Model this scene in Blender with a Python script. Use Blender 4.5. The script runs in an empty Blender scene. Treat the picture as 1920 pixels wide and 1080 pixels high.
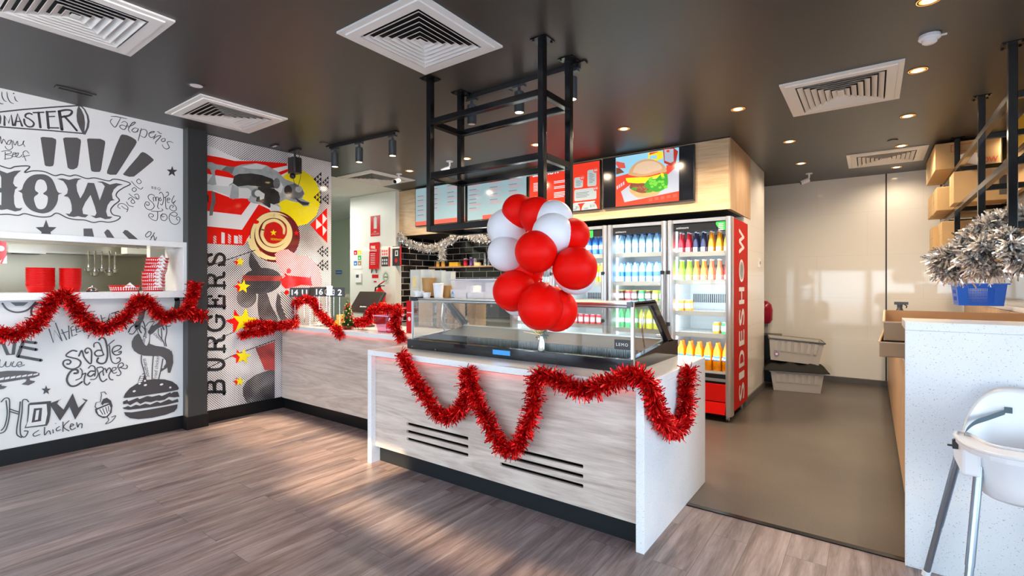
import bpy, bmesh, math, random
from mathutils import Vector, Matrix
R = random.Random(7)
sc = bpy.context.scene
C = bpy.data.collections.new('shop'); sc.collection.children.link(C)
PI = math.pi
# ---------------------------------------------------------------- camera, view
F_PX, YAW, HZ, HC = 925.0, math.radians(36.1), 532.0, 1.4
cam = bpy.data.cameras.new('camera'); cam_o = bpy.data.objects.new('camera', cam); C.objects.link(cam_o)
cam.sensor_width = 36; cam.lens = F_PX/1920*36; cam.shift_y = (HZ-540)/1920; cam.clip_start = .05; cam.clip_end = 200
cam_o.location = (0, 0, HC); cam_o.rotation_euler = (PI/2, 0, YAW); sc.camera = cam_o
vs = sc.view_settings; vs.view_transform = 'Standard'; vs.look = 'None'; vs.exposure = 0.8; vs.gamma = 1; vs.use_curve_mapping = False
sc.cycles.use_denoising = True
sc.cycles.max_bounces = 8; sc.cycles.diffuse_bounces = 5; sc.cycles.glossy_bounces = 4; sc.cycles.transparent_max_bounces = 16
sc.cycles.sample_clamp_indirect = 6
# ---------------------------------------------------------------- world + sun
w = bpy.data.worlds.new('sky'); sc.world = w; w.use_nodes = True
nt = w.node_tree; bg = nt.nodes['Background']
geo = nt.nodes.new('ShaderNodeTexCoord'); sep = nt.nodes.new('ShaderNodeSeparateXYZ'); ramp = nt.nodes.new('ShaderNodeValToRGB')
nt.links.new(geo.outputs['Generated'], sep.inputs[0]); nt.links.new(sep.outputs['Z'], ramp.inputs[0]); nt.links.new(ramp.outputs[0], bg.inputs[0])
ramp.color_ramp.elements[0].color = (.74, .86, 1, 1); ramp.color_ramp.elements[1].color = (.46, .66, 1, 1)
bg.inputs[1].default_value = 5.9
sun = bpy.data.lights.new('sun', 'SUN'); sun_o = bpy.data.objects.new('sun', sun); C.objects.link(sun_o)
sun.energy = 11; sun.angle = math.radians(1.2); sun.color = (1, .66, .38)
SUN_EL = math.radians(27); SUN_AZ = math.radians(-1)      # travels towards +Y
sd = Vector((math.sin(SUN_AZ)*math.cos(SUN_EL), math.cos(SUN_AZ)*math.cos(SUN_EL), -math.sin(SUN_EL)))
sun_o.rotation_euler = sd.to_track_quat('-Z', 'Y').to_euler()
def portal(loc, rot, sx, sy):
    l = bpy.data.lights.new('portal', 'AREA'); l.shape = 'RECTANGLE'; l.size = sx; l.size_y = sy; l.energy = 1; l.cycles.is_portal = True
    o = bpy.data.objects.new('portal', l); C.objects.link(o); o.location = loc; o.rotation_euler = rot
portal((-1.5, -1.95, 1.2), (PI/2, 0, 0), 8.4, 2.4)
portal((2.65, .5, 1.2), (PI/2, 0, PI/2), 5.0, 2.4)
# ---------------------------------------------------------------- photo rays to points of the place
SA, CA = math.sin(YAW), math.cos(YAW)
def ray(x, y):
    u = (x-960)/F_PX; v = (HZ-y)/F_PX
    return Vector((-SA+CA*u, CA+SA*u, v))
def onX(x, y, X): r = ray(x, y); return r*(X/r.x)+Vector((0, 0, HC))
def onY(x, y, Y): r = ray(x, y); return r*(Y/r.y)+Vector((0, 0, HC))
def onZ(x, y, Z): r = ray(x, y); return r*((Z-HC)/r.z)+Vector((0, 0, HC))
# ---------------------------------------------------------------- materials
M = {}
def newmat(n):
    m = bpy.data.materials.new(n); m.use_nodes = True; M[n] = m
    return m, m.node_tree, m.node_tree.nodes['Principled BSDF']
def mat(n, col, rough=.5, metal=0, spec=.5, emit=None, es=1, coat=0, bump=0, bscale=80, var=0, vscale=6):
    m, t, b = newmat(n)
    b.inputs['Base Color'].default_value = (*col, 1); b.inputs['Roughness'].default_value = rough
    b.inputs['Metallic'].default_value = metal; b.inputs['Specular IOR Level'].default_value = spec
    b.inputs['Coat Weight'].default_value = coat
    if emit: b.inputs['Emission Color'].default_value = (*emit, 1); b.inputs['Emission Strength'].default_value = es
    if bump or var:
        tc = t.nodes.new('ShaderNodeTexCoord'); nz = t.nodes.new('ShaderNodeTexNoise'); nz.inputs['Scale'].default_value = bscale if bump else vscale
        nz.inputs['Detail'].default_value = 4; t.links.new(tc.outputs['Object'], nz.inputs['Vector'])
        if bump:
            bp = t.nodes.new('ShaderNodeBump'); bp.inputs['Strength'].default_value = bump; bp.inputs['Distance'].default_value = .01
            t.links.new(nz.outputs[0], bp.inputs['Height']); t.links.new(bp.outputs[0], b.inputs['Normal'])
        if var:
            mx = t.nodes.new('ShaderNodeMix'); mx.data_type = 'RGBA'; mx.inputs['A'].default_value = (*[c*(1-var) for c in col], 1); mx.inputs['B'].default_value = (*[min(1, c*(1+var)) for c in col], 1)
            t.links.new(nz.outputs[0], mx.inputs['Factor']); t.links.new(mx.outputs['Result'], b.inputs['Base Color'])
    return m
def N(t, k, **kw):
    n = t.nodes.new(k)
    for a, v in kw.items(): setattr(n, a, v)
    return n
def mathn(t, op, a, b=None, c=None):
    n = t.nodes.new('ShaderNodeMath'); n.operation = op
    for i, x in enumerate((a, b, c)):
        if x is None: continue
        if isinstance(x, (int, float)): n.inputs[i].default_value = x
        else: t.links.new(x, n.inputs[i])
    return n.outputs[0]
def rampn(t, fac, stops, interp='LINEAR'):
    n = t.nodes.new('ShaderNodeValToRGB'); n.color_ramp.interpolation = interp; cr = n.color_ramp
    while len(cr.elements) < len(stops): cr.elements.new(.5)
    for e, (p, c) in zip(cr.elements, stops): e.position = p; e.color = (*c, 1)
    t.links.new(fac, n.inputs[0]); return n.outputs[0]
def mixc(t, f, a, b, mode='MIX'):
    n = t.nodes.new('ShaderNodeMix'); n.data_type = 'RGBA'; n.blend_type = mode
    for s, x in (('Factor', f), ('A', a), ('B', b)):
        if isinstance(x, (int, float)): n.inputs[s].default_value = x
        elif isinstance(x, tuple): n.inputs[s].default_value = (*x, 1)
        else: t.links.new(x, n.inputs[s])
    return n.outputs['Result']
def coords(t, scale=(1, 1, 1), rot=(0, 0, 0)):
    tc = t.nodes.new('ShaderNodeTexCoord'); mp = t.nodes.new('ShaderNodeMapping'); mp.inputs['Scale'].default_value = scale; mp.inputs['Rotation'].default_value = rot
    t.links.new(tc.outputs['Object'], mp.inputs['Vector']); return mp.outputs[0]
def noise(t, vec, scale, detail=4, rough=.5, dist=0):
    n = t.nodes.new('ShaderNodeTexNoise'); n.inputs['Scale'].default_value = scale; n.inputs['Detail'].default_value = detail; n.inputs['Roughness'].default_value = rough; n.inputs['Distortion'].default_value = dist
    t.links.new(vec, n.inputs['Vector']); return n.outputs[0]
def woodmat(n, stops, stretch, scale, rough=.45, wave=.35, coat=0):
    m, t, b = newmat(n)
    v = coords(t, stretch); g1 = noise(t, v, scale, 6, .6, .6); g2 = noise(t, coords(t, tuple(s*(2.6 if s == max(stretch) else 1) for s in stretch)), scale*4, 5, .7, .5); g3 = noise(t, coords(t, tuple(s*.35 for s in stretch)), scale*.8, 3, .5, 1.4)
    ring = mathn(t, 'FRACT', mathn(t, 'MULTIPLY', g3, 7.0)); ring = mathn(t, 'MULTIPLY', mathn(t, 'ABSOLUTE', mathn(t, 'SUBTRACT', ring, .5)), 2)
    f = mathn(t, 'ADD', mathn(t, 'MULTIPLY', g1, .50), mathn(t, 'ADD', mathn(t, 'MULTIPLY', g2, .34), mathn(t, 'MULTIPLY', ring, wave*.5)))
    t.links.new(rampn(t, f, stops), b.inputs['Base Color']); b.inputs['Roughness'].default_value = rough; b.inputs['Coat Weight'].default_value = coat
    return m
# floor boards run along Y
def floormat():
    m, t, b = newmat('floor_boards')
    br = N(t, 'ShaderNodeTexBrick'); br.offset = .37; br.inputs['Scale'].default_value = 1; br.inputs['Brick Width'].default_value = 1.22; br.inputs['Row Height'].default_value = .18
    br.inputs['Mortar Size'].default_value = .0012; br.inputs['Mortar Smooth'].default_value = .2; br.inputs['Bias'].default_value = 0
    br.inputs['Color1'].default_value = (0, 0, 0, 1); br.inputs['Color2'].default_value = (1, 1, 1, 1); br.inputs['Mortar'].default_value = (.5, .5, .5, 1)
    t.links.new(coords(t, rot=(0, 0, PI/2)), br.inputs['Vector'])
    bw = N(t, 'ShaderNodeRGBToBW'); t.links.new(br.outputs['Color'], bw.inputs[0])
    # per-board shift of the grain
    tc = N(t, 'ShaderNodeTexCoord'); sx = N(t, 'ShaderNodeSeparateXYZ'); t.links.new(tc.outputs['Object'], sx.inputs[0])
    cx = N(t, 'ShaderNodeCombineXYZ'); t.links.new(mathn(t, 'MULTIPLY', sx.outputs[0], 9), cx.inputs[0]); t.links.new(mathn(t, 'MULTIPLY', sx.outputs[1], .75), cx.inputs[1]); t.links.new(mathn(t, 'MULTIPLY', bw.outputs[0], 23), cx.inputs[2])
    g1 = noise(t, cx.outputs[0], 1.6, 5, .6, .5); g2 = noise(t, cx.outputs[0], 9, 4, .65, .3)
    f = mathn(t, 'ADD', mathn(t, 'MULTIPLY', g1, .68), mathn(t, 'MULTIPLY', g2, .32))
    col = rampn(t, f, [(.30, (.066, .050, .051)), (.42, (.145, .113, .114)), (.53, (.225, .183, .187)), (.68, (.35, .30, .31))])
    tint = rampn(t, bw.outputs[0], [(0, (.88, .86, .88)), (.5, (1, 1, 1)), (1, (1.08, 1.03, 1.0))])
    c2 = mixc(t, 1.0, col, tint, 'MULTIPLY')
    c3 = mixc(t, br.outputs['Fac'], c2, (.08, .055, .045)); t.links.new(c3, b.inputs['Base Color'])
    b.inputs['Roughness'].default_value = .38
    bp = N(t, 'ShaderNodeBump'); bp.inputs['Strength'].default_value = .15; bp.inputs['Distance'].default_value = .003; t.links.new(g2, bp.inputs['Height']); t.links.new(bp.outputs[0], b.inputs['Normal'])
floormat()
woodmat('counter_timber', [(.25, (.30, .235, .205)), (.42, (.47, .385, .34)), (.55, (.60, .51, .46)), (.75, (.72, .64, .59))], (1, 1, 9), 1.7, .5, .25)
woodmat('oak', [(.25, (.44, .28, .14)), (.42, (.62, .43, .25)), (.58, (.74, .55, .35)), (.75, (.82, .65, .45))], (1, 1, 8), 1.6, .4, .25, .3)
woodmat('oak_side', [(.25, (.30, .18, .09)), (.42, (.45, .29, .16)), (.58, (.57, .385, .235)), (.75, (.66, .47, .30))], (8, 8, .8), 1.5, .45, .25)
def speckle(n, base, rough=.18):
    m, t, b = newmat(n); v = coords(t)
    a = rampn(t, noise(t, v, 190, 1, .3), [(.0, (.0,)*3), (.69, (0, 0, 0)), (.73, (1, 1, 1))])
    c = mixc(t, a, base, (.45, .44, .42)); a2 = rampn(t, noise(t, v, 3, 3, .5), [(.35, (.93, .94, .96)), (.65, (1, 1, 1))])
    t.links.new(mixc(t, 1, c, a2, 'MULTIPLY'), b.inputs['Base Color']); b.inputs['Roughness'].default_value = rough
speckle('stone', (.80, .81, .83))
speckle('stone_plain', (.80, .81, .83), .12)
def tilemat(n, bw, rh, c1, c2, mortar, size, rough, rot=(0, 0, 0), bump=.3):
    m, t, b = newmat(n); br = N(t, 'ShaderNodeTexBrick'); br.inputs['Scale'].default_value = 1; br.inputs['Brick Width'].default_value = bw; br.inputs['Row Height'].default_value = rh
    br.inputs['Mortar Size'].default_value = size; br.inputs['Mortar Smooth'].default_value = .1
    br.inputs['Color1'].default_value = (*c1, 1); br.inputs['Color2'].default_value = (*c2, 1); br.inputs['Mortar'].default_value = (*mortar, 1)
    tc = N(t, 'ShaderNodeTexCoord'); s = N(t, 'ShaderNodeSeparateXYZ'); t.links.new(tc.outputs['Object'], s.inputs[0]); cb = N(t, 'ShaderNodeCombineXYZ')
    t.links.new(mathn(t, 'ADD', s.outputs[0], s.outputs[1]), cb.inputs[0]); t.links.new(s.outputs[2], cb.inputs[1]); t.links.new(cb.outputs[0], br.inputs['Vector'])
    t.links.new(br.outputs['Color'], b.inputs['Base Color']); b.inputs['Roughness'].default_value = rough
    bp = N(t, 'ShaderNodeBump'); bp.invert = True; bp.inputs['Strength'].default_value = bump; bp.inputs['Distance'].default_value = .004; t.links.new(br.outputs['Fac'], bp.inputs['Height']); t.links.new(bp.outputs[0], b.inputs['Normal'])
tilemat('black_tile', .29, .10, (.012, .010, .010), (.022, .018, .017), (.66, .60, .54), .0045, .12)
tilemat('gloss_panel', 1.2, .6, (.80, .79, .75), (.80, .79, .75), (.66, .65, .61), .0012, .045, bump=.05)
tilemat('gloss_tile', .6, .3, (.82, .80, .76), (.82, .80, .76), (.66, .65, .62), .0016, .10, bump=.06)
def vinyl():
    m, t, b = newmat('vinyl'); v = coords(t); a = noise(t, v, 240, 2, .5); c = noise(t, v, 1.3, 4, .5)
    f = mathn(t, 'ADD', mathn(t, 'MULTIPLY', a, .55), mathn(t, 'MULTIPLY', c, .45))
    t.links.new(rampn(t, f, [(.3, (.050, .041, .034)), (.5, (.088, .075, .064)), (.7, (.135, .117, .101))]), b.inputs['Base Color']); b.inputs['Roughness'].default_value = .33
vinyl()
def dots(n, cell, light, dark, rlo, rhi, blob=1.2, seed=0, ax=(1, 2)):
    """half-tone print: round dots on a slanted grid whose size follows a slow noise"""
    m, t, b = newmat(n); tc = N(t, 'ShaderNodeTexCoord'); s = N(t, 'ShaderNodeSeparateXYZ'); t.links.new(tc.outputs['Object'], s.inputs[0])
    y, z = s.outputs[ax[0]], s.outputs[ax[1]]; k = .7071/cell
    u = mathn(t, 'MULTIPLY', mathn(t, 'ADD', y, z), k); v = mathn(t, 'MULTIPLY', mathn(t, 'SUBTRACT', y, z), k)
    fu = mathn(t, 'SUBTRACT', mathn(t, 'FRACT', u), .5); fv = mathn(t, 'SUBTRACT', mathn(t, 'FRACT', v), .5)
    d = mathn(t, 'SQRT', mathn(t, 'ADD', mathn(t, 'MULTIPLY', fu, fu), mathn(t, 'MULTIPLY', fv, fv)))
    mp = N(t, 'ShaderNodeMapping'); mp.inputs['Location'].default_value = (seed, seed*2, 0); t.links.new(tc.outputs['Object'], mp.inputs[0])
    nz = rampn(t, noise(t, mp.outputs[0], blob, 2, .5, .4), [(.35, (0, 0, 0)), (.65, (1, 1, 1))])
    r = mathn(t, 'ADD', mathn(t, 'MULTIPLY', nz, rhi-rlo), rlo)
    f = mathn(t, 'LESS_THAN', d, r)
    t.links.new(mixc(t, f, light, dark), b.inputs['Base Color']); b.inputs['Roughness'].default_value = .06
WHITE = (.74, .73, .75)
dots('halftone', .017, WHITE, (.03, .028, .035), .22, .44, 1.6, 3)
dots('halftone_light', .017, WHITE, (.03, .028, .035), .18, .30, 2, 5)
dots('halftone_dark', .017, (.55, .54, .56), (.025, .022, .028), .46, .62, 2.5, 9)
dots('halftone_red', .017, (.75, .10, .09), (.10, .02, .02), .22, .52, 2.5, 9)
def stripes(n, pitch, c1, c2, ratio=.5):
    m, t, b = newmat(n); tc = N(t, 'ShaderNodeTexCoord'); s = N(t, 'ShaderNodeSeparateXYZ'); t.links.new(tc.outputs['Object'], s.inputs[0])
    f = mathn(t, 'LESS_THAN', mathn(t, 'FRACT', mathn(t, 'MULTIPLY', mathn(t, 'ADD', s.outputs[1], s.outputs[2]), 1/pitch)), ratio)
    t.links.new(mixc(t, f, c1, c2), b.inputs['Base Color']); b.inputs['Roughness'].default_value = .07
stripes('candy_stripe', .026, WHITE, (.78, .03, .03), .45)
stripes('black_stripe', .028, WHITE, (.03, .03, .035), .5)
mat('mural_white', (.73, .735, .745), .35); mat('mural_ink', (.052, .046, .050), .35); mat('mural_ink_light', (.085, .078, .08), .35)
mat('paint_white', (.76, .77, .74), .4); mat('paint_green_white', (.60, .66, .56), .5); mat('ceiling_dark', (.031, .029, .027), .38, spec=.6, bump=.04, bscale=260)
mat('ceiling_white', (.80, .80, .76), .6); mat('column_dark', (.030, .031, .033), .35, spec=.35); mat('skirting_black', (.005, .005, .006), .3, spec=.3, bump=.05, bscale=300)
mat('kick_dark', (.008, .010, .013), .5, spec=.25); mat('cove_grey', (.10, .10, .10), .5)
mat('print_red', (.76, .010, .006), .06); mat('print_yellow', (.87, .74, .01), .06); mat('print_white', (.76, .76, .77), .06); mat('print_black', (.02, .02, .024), .1)
mat('print_cream', (.82, .68, .33), .06); mat('print_maroon', (.15, .012, .016), .06); mat('print_darkred', (.55, .015, .012), .06)
mat('photo_grey1', (.14, .145, .15), .07, var=.5, vscale=14); mat('photo_grey2', (.33, .36, .37), .07, var=.45, vscale=12); mat('photo_grey3', (.035, .033, .033), .07, var=.6, vscale=9); mat('photo_grey4', (.58, .62, .62), .07)
mat('vent_white', (.74, .73, .71), .45); mat('vent_dark', (.008, .008, .008), .8); mat('white_plastic', (.82, .83, .87), .25); mat('white_matte', (.8, .8, .78), .5)
mat('frame_black', (.004, .0045, .006), .16, spec=.45); mat('lamp_grey', (.06, .07, .08), .35, .3); mat('black_plastic', (.015, .015, .017), .35); mat('black_gloss', (.012, .014, .018), .08)
mat('steel', (.55, .54, .51), .28, 1); mat('steel_kitchen', (.46, .43, .34), .34, .85); mat('silver', (.66, .67, .70), .30, .85); mat('chrome', (.75, .75, .76), .12, 1)
mat('tinsel_red', (.72, .008, .012), .22, .9); mat('tinsel_red2', (.95, .03, .02), .3, .6); mat('tinsel_silver', (.90, .91, .93), .2, 1); mat('tinsel_gold', (.97, .90, .82), .4, .35); mat('tinsel_core', (.12, .003, .004), .6)
mat('balloon_red', (.74, .003, .001), .45, spec=.12); mat('balloon_white', (.72, .73, .80), .4, spec=.3); mat('foil', (.72, .80, .78), .2, .9, var=.3, vscale=40); mat('gold_foil', (.85, .62, .2), .25, .9)
mat('basket_red', (.68, .006, .006), .35, spec=.25); mat('paper', (.84, .84, .85), .6); mat('cardboard', (.56, .37, .17), .7, var=.1, vscale=5); mat('cardboard_brown', (.42, .27, .16), .7, var=.1); mat('cardboard_in', (.60, .47, .34), .7)
mat('tape', (.66, .50, .28), .25); mat('print_onbox', (.60, .10, .04), .6); mat('ink_grey', (.10, .10, .09), .6); mat('yellow_card', (.90, .58, .05), .6)
mat('tub_grey', (.46, .45, .43), .4); mat('tub_clear', (.62, .63, .72), .25); mat('cloth_black', (.008, .009, .009), .85, bump=.5, bscale=30); mat('blue_plastic', (.004, .10, .62), .3)
mat('green_label', (.03, .45, .08), .4); mat('red_sign', (.60, .008, .014), .3, spec=.3); mat('black_sign', (.02, .02, .024), .4); mat('led_red', (.9, .1, .05), .5, emit=(1, .10, .06), es=3.2)
mat('red_gloss', (.62, .008, .006), .15, spec=.4); mat('fridge_side', (.46, .010, .006), .5, spec=.06); mat('fridge_white', (.82, .85, .87), .4); mat('fridge_black', (.015, .016, .018), .25)
mat('tape_blue', (.05, .35, .85), .5); mat('glow_warm', (1, .8, .5), .5, emit=(1, .68, .34), es=14); mat('glow_white', (1, 1, 1), .5, emit=(.85, .93, 1), es=2.6); mat('glow_off', (.75, .70, .75), .5)
mat('lens', (.01, .012, .02), .05); mat('grille', (.40, .42, .42), .35, .6); mat('brown_cup', (.42, .235, .08), .6); mat('cup_white', (.78, .80, .86), .45)
mat('green_leaf', (.03, .16, .04), .6); mat('gold_box', (.85, .50, .04), .4); mat('strap', (.07, .11, .13), .6); mat('leg_metal', (.34, .40, .47), .28, .9)
mat('purple', (.25, .10, .40), .5); mat('amber', (.75, .35, .05), .4); mat('pink_tub', (.72, .48, .72), .3); mat('maroon', (.30, .005, .03), .12)
def glass(n, tint=(1, 1, 1), gloss=.06, rough=.02):
    m = bpy.data.materials.new(n); m.use_nodes = True; M[n] = m; t = m.node_tree; t.nodes.clear()
    o = N(t, 'ShaderNodeOutputMaterial'); tr = N(t, 'ShaderNodeBsdfTransparent'); gl = N(t, 'ShaderNodeBsdfGlossy'); mx = N(t, 'ShaderNodeMixShader'); fr = N(t, 'ShaderNodeFresnel')
    tr.inputs[0].default_value = (*tint, 1); gl.inputs['Roughness'].default_value = rough; fr.inputs[0].default_value = 1.45
    t.links.new(mathn(t, 'MULTIPLY', fr.outputs[0], gloss/.04), mx.inputs[0]); t.links.new(tr.outputs[0], mx.inputs[1]); t.links.new(gl.outputs[0], mx.inputs[2]); t.links.new(mx.outputs[0], o.inputs[0])
glass('glass', (.93, .96, .955), .045); glass('glass_clear', (.96, .98, .985), .017); glass('acrylic', (.93, .95, .94), .04); glass('tub_film', (.70, .72, .80), .08, .2); mat('water', (.42, .66, .86), .12, coat=.6); glass('pink_film', (.85, .6, .85), .06, .1)
def liquid(n, col, rough=.15, e=0): return mat(n, col, rough, coat=.5)
for n, c in dict(l_red=(.72, .02, .04), l_dark=(.03, .03, .09), l_orange=(.95, .32, .01), l_lime=(.50, .80, .02), l_coral=(.93, .24, .09), l_fanta=(.98, .30, .0), l_green=(.03, .50, .12), l_yellow=(.85, .80, .04), l_blue=(.04, .22, .70), l_brown=(.10, .03, .02), l_white=(.85, .87, .86)).items(): liquid(n, c)
m_ = mat('frosted', (.80, .84, .83), .25); m_.node_tree.nodes['Principled BSDF'].inputs['Alpha'].default_value = .32
m_ = mat('frosted_tub', (.66, .68, .78), .3); m_.node_tree.nodes['Principled BSDF'].inputs['Alpha'].default_value = .42
mat('glow_amber', (1, .55, .15), .4, emit=(1, .42, .08), es=.8)
# ---------------------------------------------------------------- mesh builder
class MB:
    def __init__(s): s.v = []; s.f = []; s.m = []; s.sm = []
    def add(s, vs, fs, m=0, smooth=False):
        b = len(s.v); s.v += [tuple(v) for v in vs]; s.f += [tuple(b+i for i in f) for f in fs]; s.m += [m]*len(fs); s.sm += [smooth]*len(fs); return s
    def box(s, x0, y0, z0, x1, y1, z1, m=0):
        x0, x1 = min(x0, x1), max(x0, x1); y0, y1 = min(y0, y1), max(y0, y1); z0, z1 = min(z0, z1), max(z0, z1)
        return s.add([(x0, y0, z0), (x1, y0, z0), (x1, y1, z0), (x0, y1, z0), (x0, y0, z1), (x1, y0, z1), (x1, y1, z1), (x0, y1, z1)],
                     [(0, 3, 2, 1), (4, 5, 6, 7), (0, 1, 5, 4), (1, 2, 6, 5), (2, 3, 7, 6), (3, 0, 4, 7)], m)
    def hexa(s, p, m=0):  # 8 points, bottom 4 then top 4
        return s.add(p, [(0, 3, 2, 1), (4, 5, 6, 7), (0, 1, 5, 4), (1, 2, 6, 5), (2, 3, 7, 6), (3, 0, 4, 7)], m)
    def beam(s, a, b, w, m=0, up=None):
        a, b = Vector(a), Vector(b); d = (b-a).normalized(); u = Vector(up) if up else (Vector((0, 0, 1)) if abs(d.z) < .9 else Vector((0, 1, 0)))
        x = d.cross(u).normalized(); y = x.cross(d).normalized(); ww, hh = (w if isinstance(w, tuple) else (w, w)); ww /= 2; hh /= 2
        ps = [c+x*i*ww+y*j*hh for c in (a, b) for i, j in ((-1, -1), (1, -1), (1, 1), (-1, 1))]
        return s.add(ps, [(0, 3, 2, 1), (4, 5, 6, 7), (0, 1, 5, 4), (1, 2, 6, 5), (2, 3, 7, 6), (3, 0, 4, 7)], m)
    def cyl(s, a, b, r0, r1=None, n=16, m=0, caps=True):
        r1 = r0 if r1 is None else r1; a, b = Vector(a), Vector(b); d = (b-a).normalized(); u = Vector((0, 0, 1)) if abs(d.z) < .9 else Vector((1, 0, 0)); x = d.cross(u).normalized(); y = d.cross(x)
        vs = []
        for c, r in ((a, r0), (b, r1)): vs += [c+(x*math.cos(2*PI*i/n)+y*math.sin(2*PI*i/n))*r for i in range(n)]
        s.add(vs, [(i, (i+1) % n, n+(i+1) % n, n+i) for i in range(n)], m, True)
        if caps: s.add(vs, [tuple(range(n-1, -1, -1)), tuple(range(n, 2*n))], m)
        return s
    def tube(s, pts, r, n=8, m=0, closed=False):
        pts = [Vector(p) for p in pts]; k = len(pts); vs = []; up = Vector((0, 0, 1)); px = None
        for i, p in enumerate(pts):
            d = (pts[(i+1) % k if closed else min(i+1, k-1)]-pts[(i-1) % k if closed else max(i-1, 0)]).normalized()
            if px is None: px = d.cross(up if abs(d.z) < .9 else Vector((1, 0, 0))).normalized()
            x = (px-d*px.dot(d)).normalized(); y = d.cross(x); px = x; rr = r[i] if isinstance(r, (list, tuple)) else r
            vs += [p+(x*math.cos(2*PI*j/n)+y*math.sin(2*PI*j/n))*rr for j in range(n)]
        fs = []
        for i in range(k if closed else k-1):
            for j in range(n): a, b = i*n, ((i+1) % k)*n; fs.append((a+j, a+(j+1) % n, b+(j+1) % n, b+j))
        s.add(vs, fs, m, True)
        if not closed: s.add(vs, [tuple(range(n-1, -1, -1)), tuple((k-1)*n+j for j in range(n))], m)
        return s
    def lathe(s, prof, c=(0, 0, 0), n=20, m=0, caps=True, sx=1, sy=1):
        vs = []; c = Vector(c)
        for r, z in prof: vs += [c+Vector((math.cos(2*PI*i/n)*r*sx, math.sin(2*PI*i/n)*r*sy, z)) for i in range(n)]
        s.add(vs, [(k*n+i, k*n+(i+1) % n, (k+1)*n+(i+1) % n, (k+1)*n+i) for k in range(len(prof)-1) for i in range(n)], m, True)
        if caps:
            k = len(prof)-1; fs = []
            if prof[0][0] > 1e-5: fs.append(tuple(range(n-1, -1, -1)))
            if prof[-1][0] > 1e-5: fs.append(tuple(k*n+i for i in range(n)))
            if fs: s.add(vs, fs, m)
        return s
    def ball(s, c, r, n=20, m=0, rz=None):
        rz = rz or r; return s.lathe([(max(1e-6, r*math.sin(PI*k/(n//2))), -rz*math.cos(PI*k/(n//2))) for k in range(n//2+1)], c, n, m, False)
    def poly(s, pts, m=0): return s.add(pts, [tuple(range(len(pts)))], m)
    def prism(s, pts, off, m=0, m2=None):
        n = len(pts); a = [Vector(p) for p in pts]; o = Vector(off); s.add(a+[p+o for p in a], [tuple(range(n-1, -1, -1)), tuple(range(n, 2*n))], m)
        return s.add(a+[p+o for p in a], [(i, (i+1) % n, n+(i+1) % n, n+i) for i in range(n)], m if m2 is None else m2)
    def xf(s, mat4, start=0):
        s.v[start:] = [tuple(mat4 @ Vector(v)) for v in s.v[start:]]; return s
    def rounded(s, x0, x1, y0, y1, z0, z1, r, m=0, n=4):  # box with round vertical corners
        pts = []
        for cx, cy, a0 in ((x1-r, y1-r, 0), (x0+r, y1-r, 90), (x0+r, y0+r, 180), (x1-r, y0+r, 270)):
            pts += [(cx+r*math.cos(math.radians(a0+90*k/n)), cy+r*math.sin(math.radians(a0+90*k/n)), z0) for k in range(n+1)]
        return s.prism(pts, (0, 0, z1-z0), m)
    def build(s, name, mats, parent=None, bevel=0, loc=(0, 0, 0), seg=2):
        me = bpy.data.meshes.new(name); l = Vector(loc)
        vs = [tuple(Vector(v)-l) for v in s.v] if l.length else s.v
        me.from_pydata(vs, [], s.f)
        for q in (mats if isinstance(mats, (list, tuple)) else [mats]): me.materials.append(M[q])
        me.polygons.foreach_set('material_index', s.m); me.polygons.foreach_set('use_smooth', s.sm)
        me.update(); o = bpy.data.objects.new(name, me); C.objects.link(o)
        if any(s.sm): me.set_sharp_from_angle(angle=.75)
        if parent: o.parent = parent
        o.location = l
        if bevel:
            b = o.modifiers.new('edge', 'BEVEL'); b.width = bevel; b.segments = seg; b.limit_method = 'ANGLE'; b.angle_limit = .6
        return o
def tag(o, label=None, cat=None, group=None, kind=None):
    if label: o['label'] = label
    if cat: o['category'] = cat
    if group: o['group'] = group
    if kind: o['kind'] = kind
    return o
def thing(name, label, cat, loc=(0, 0, 0), group=None, rz=0):
    o = bpy.data.objects.new(name, None); C.objects.link(o); o.location = loc; o.rotation_euler = (0, 0, rz); o.empty_display_size = .05
    return tag(o, label, cat, group)
def struct(name, mb, mats, **k): return tag(mb.build(name, mats, **k), kind='structure')
def dup(root, loc=None, rz=None, label=None, group=None, drop=()):
    c = root.copy(); C.objects.link(c)
    if loc is not None: c.location = loc
    if rz is not None: c.rotation_euler = (0, 0, rz)
    if label: c['label'] = label
    if group: c['group'] = group
    for ch in root.children:
        if ch.name.split('.')[0] in drop: continue
        d = ch.copy(); C.objects.link(d); d.parent = c
        for g in ch.children: e = g.copy(); C.objects.link(e); e.parent = d
    return c
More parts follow.
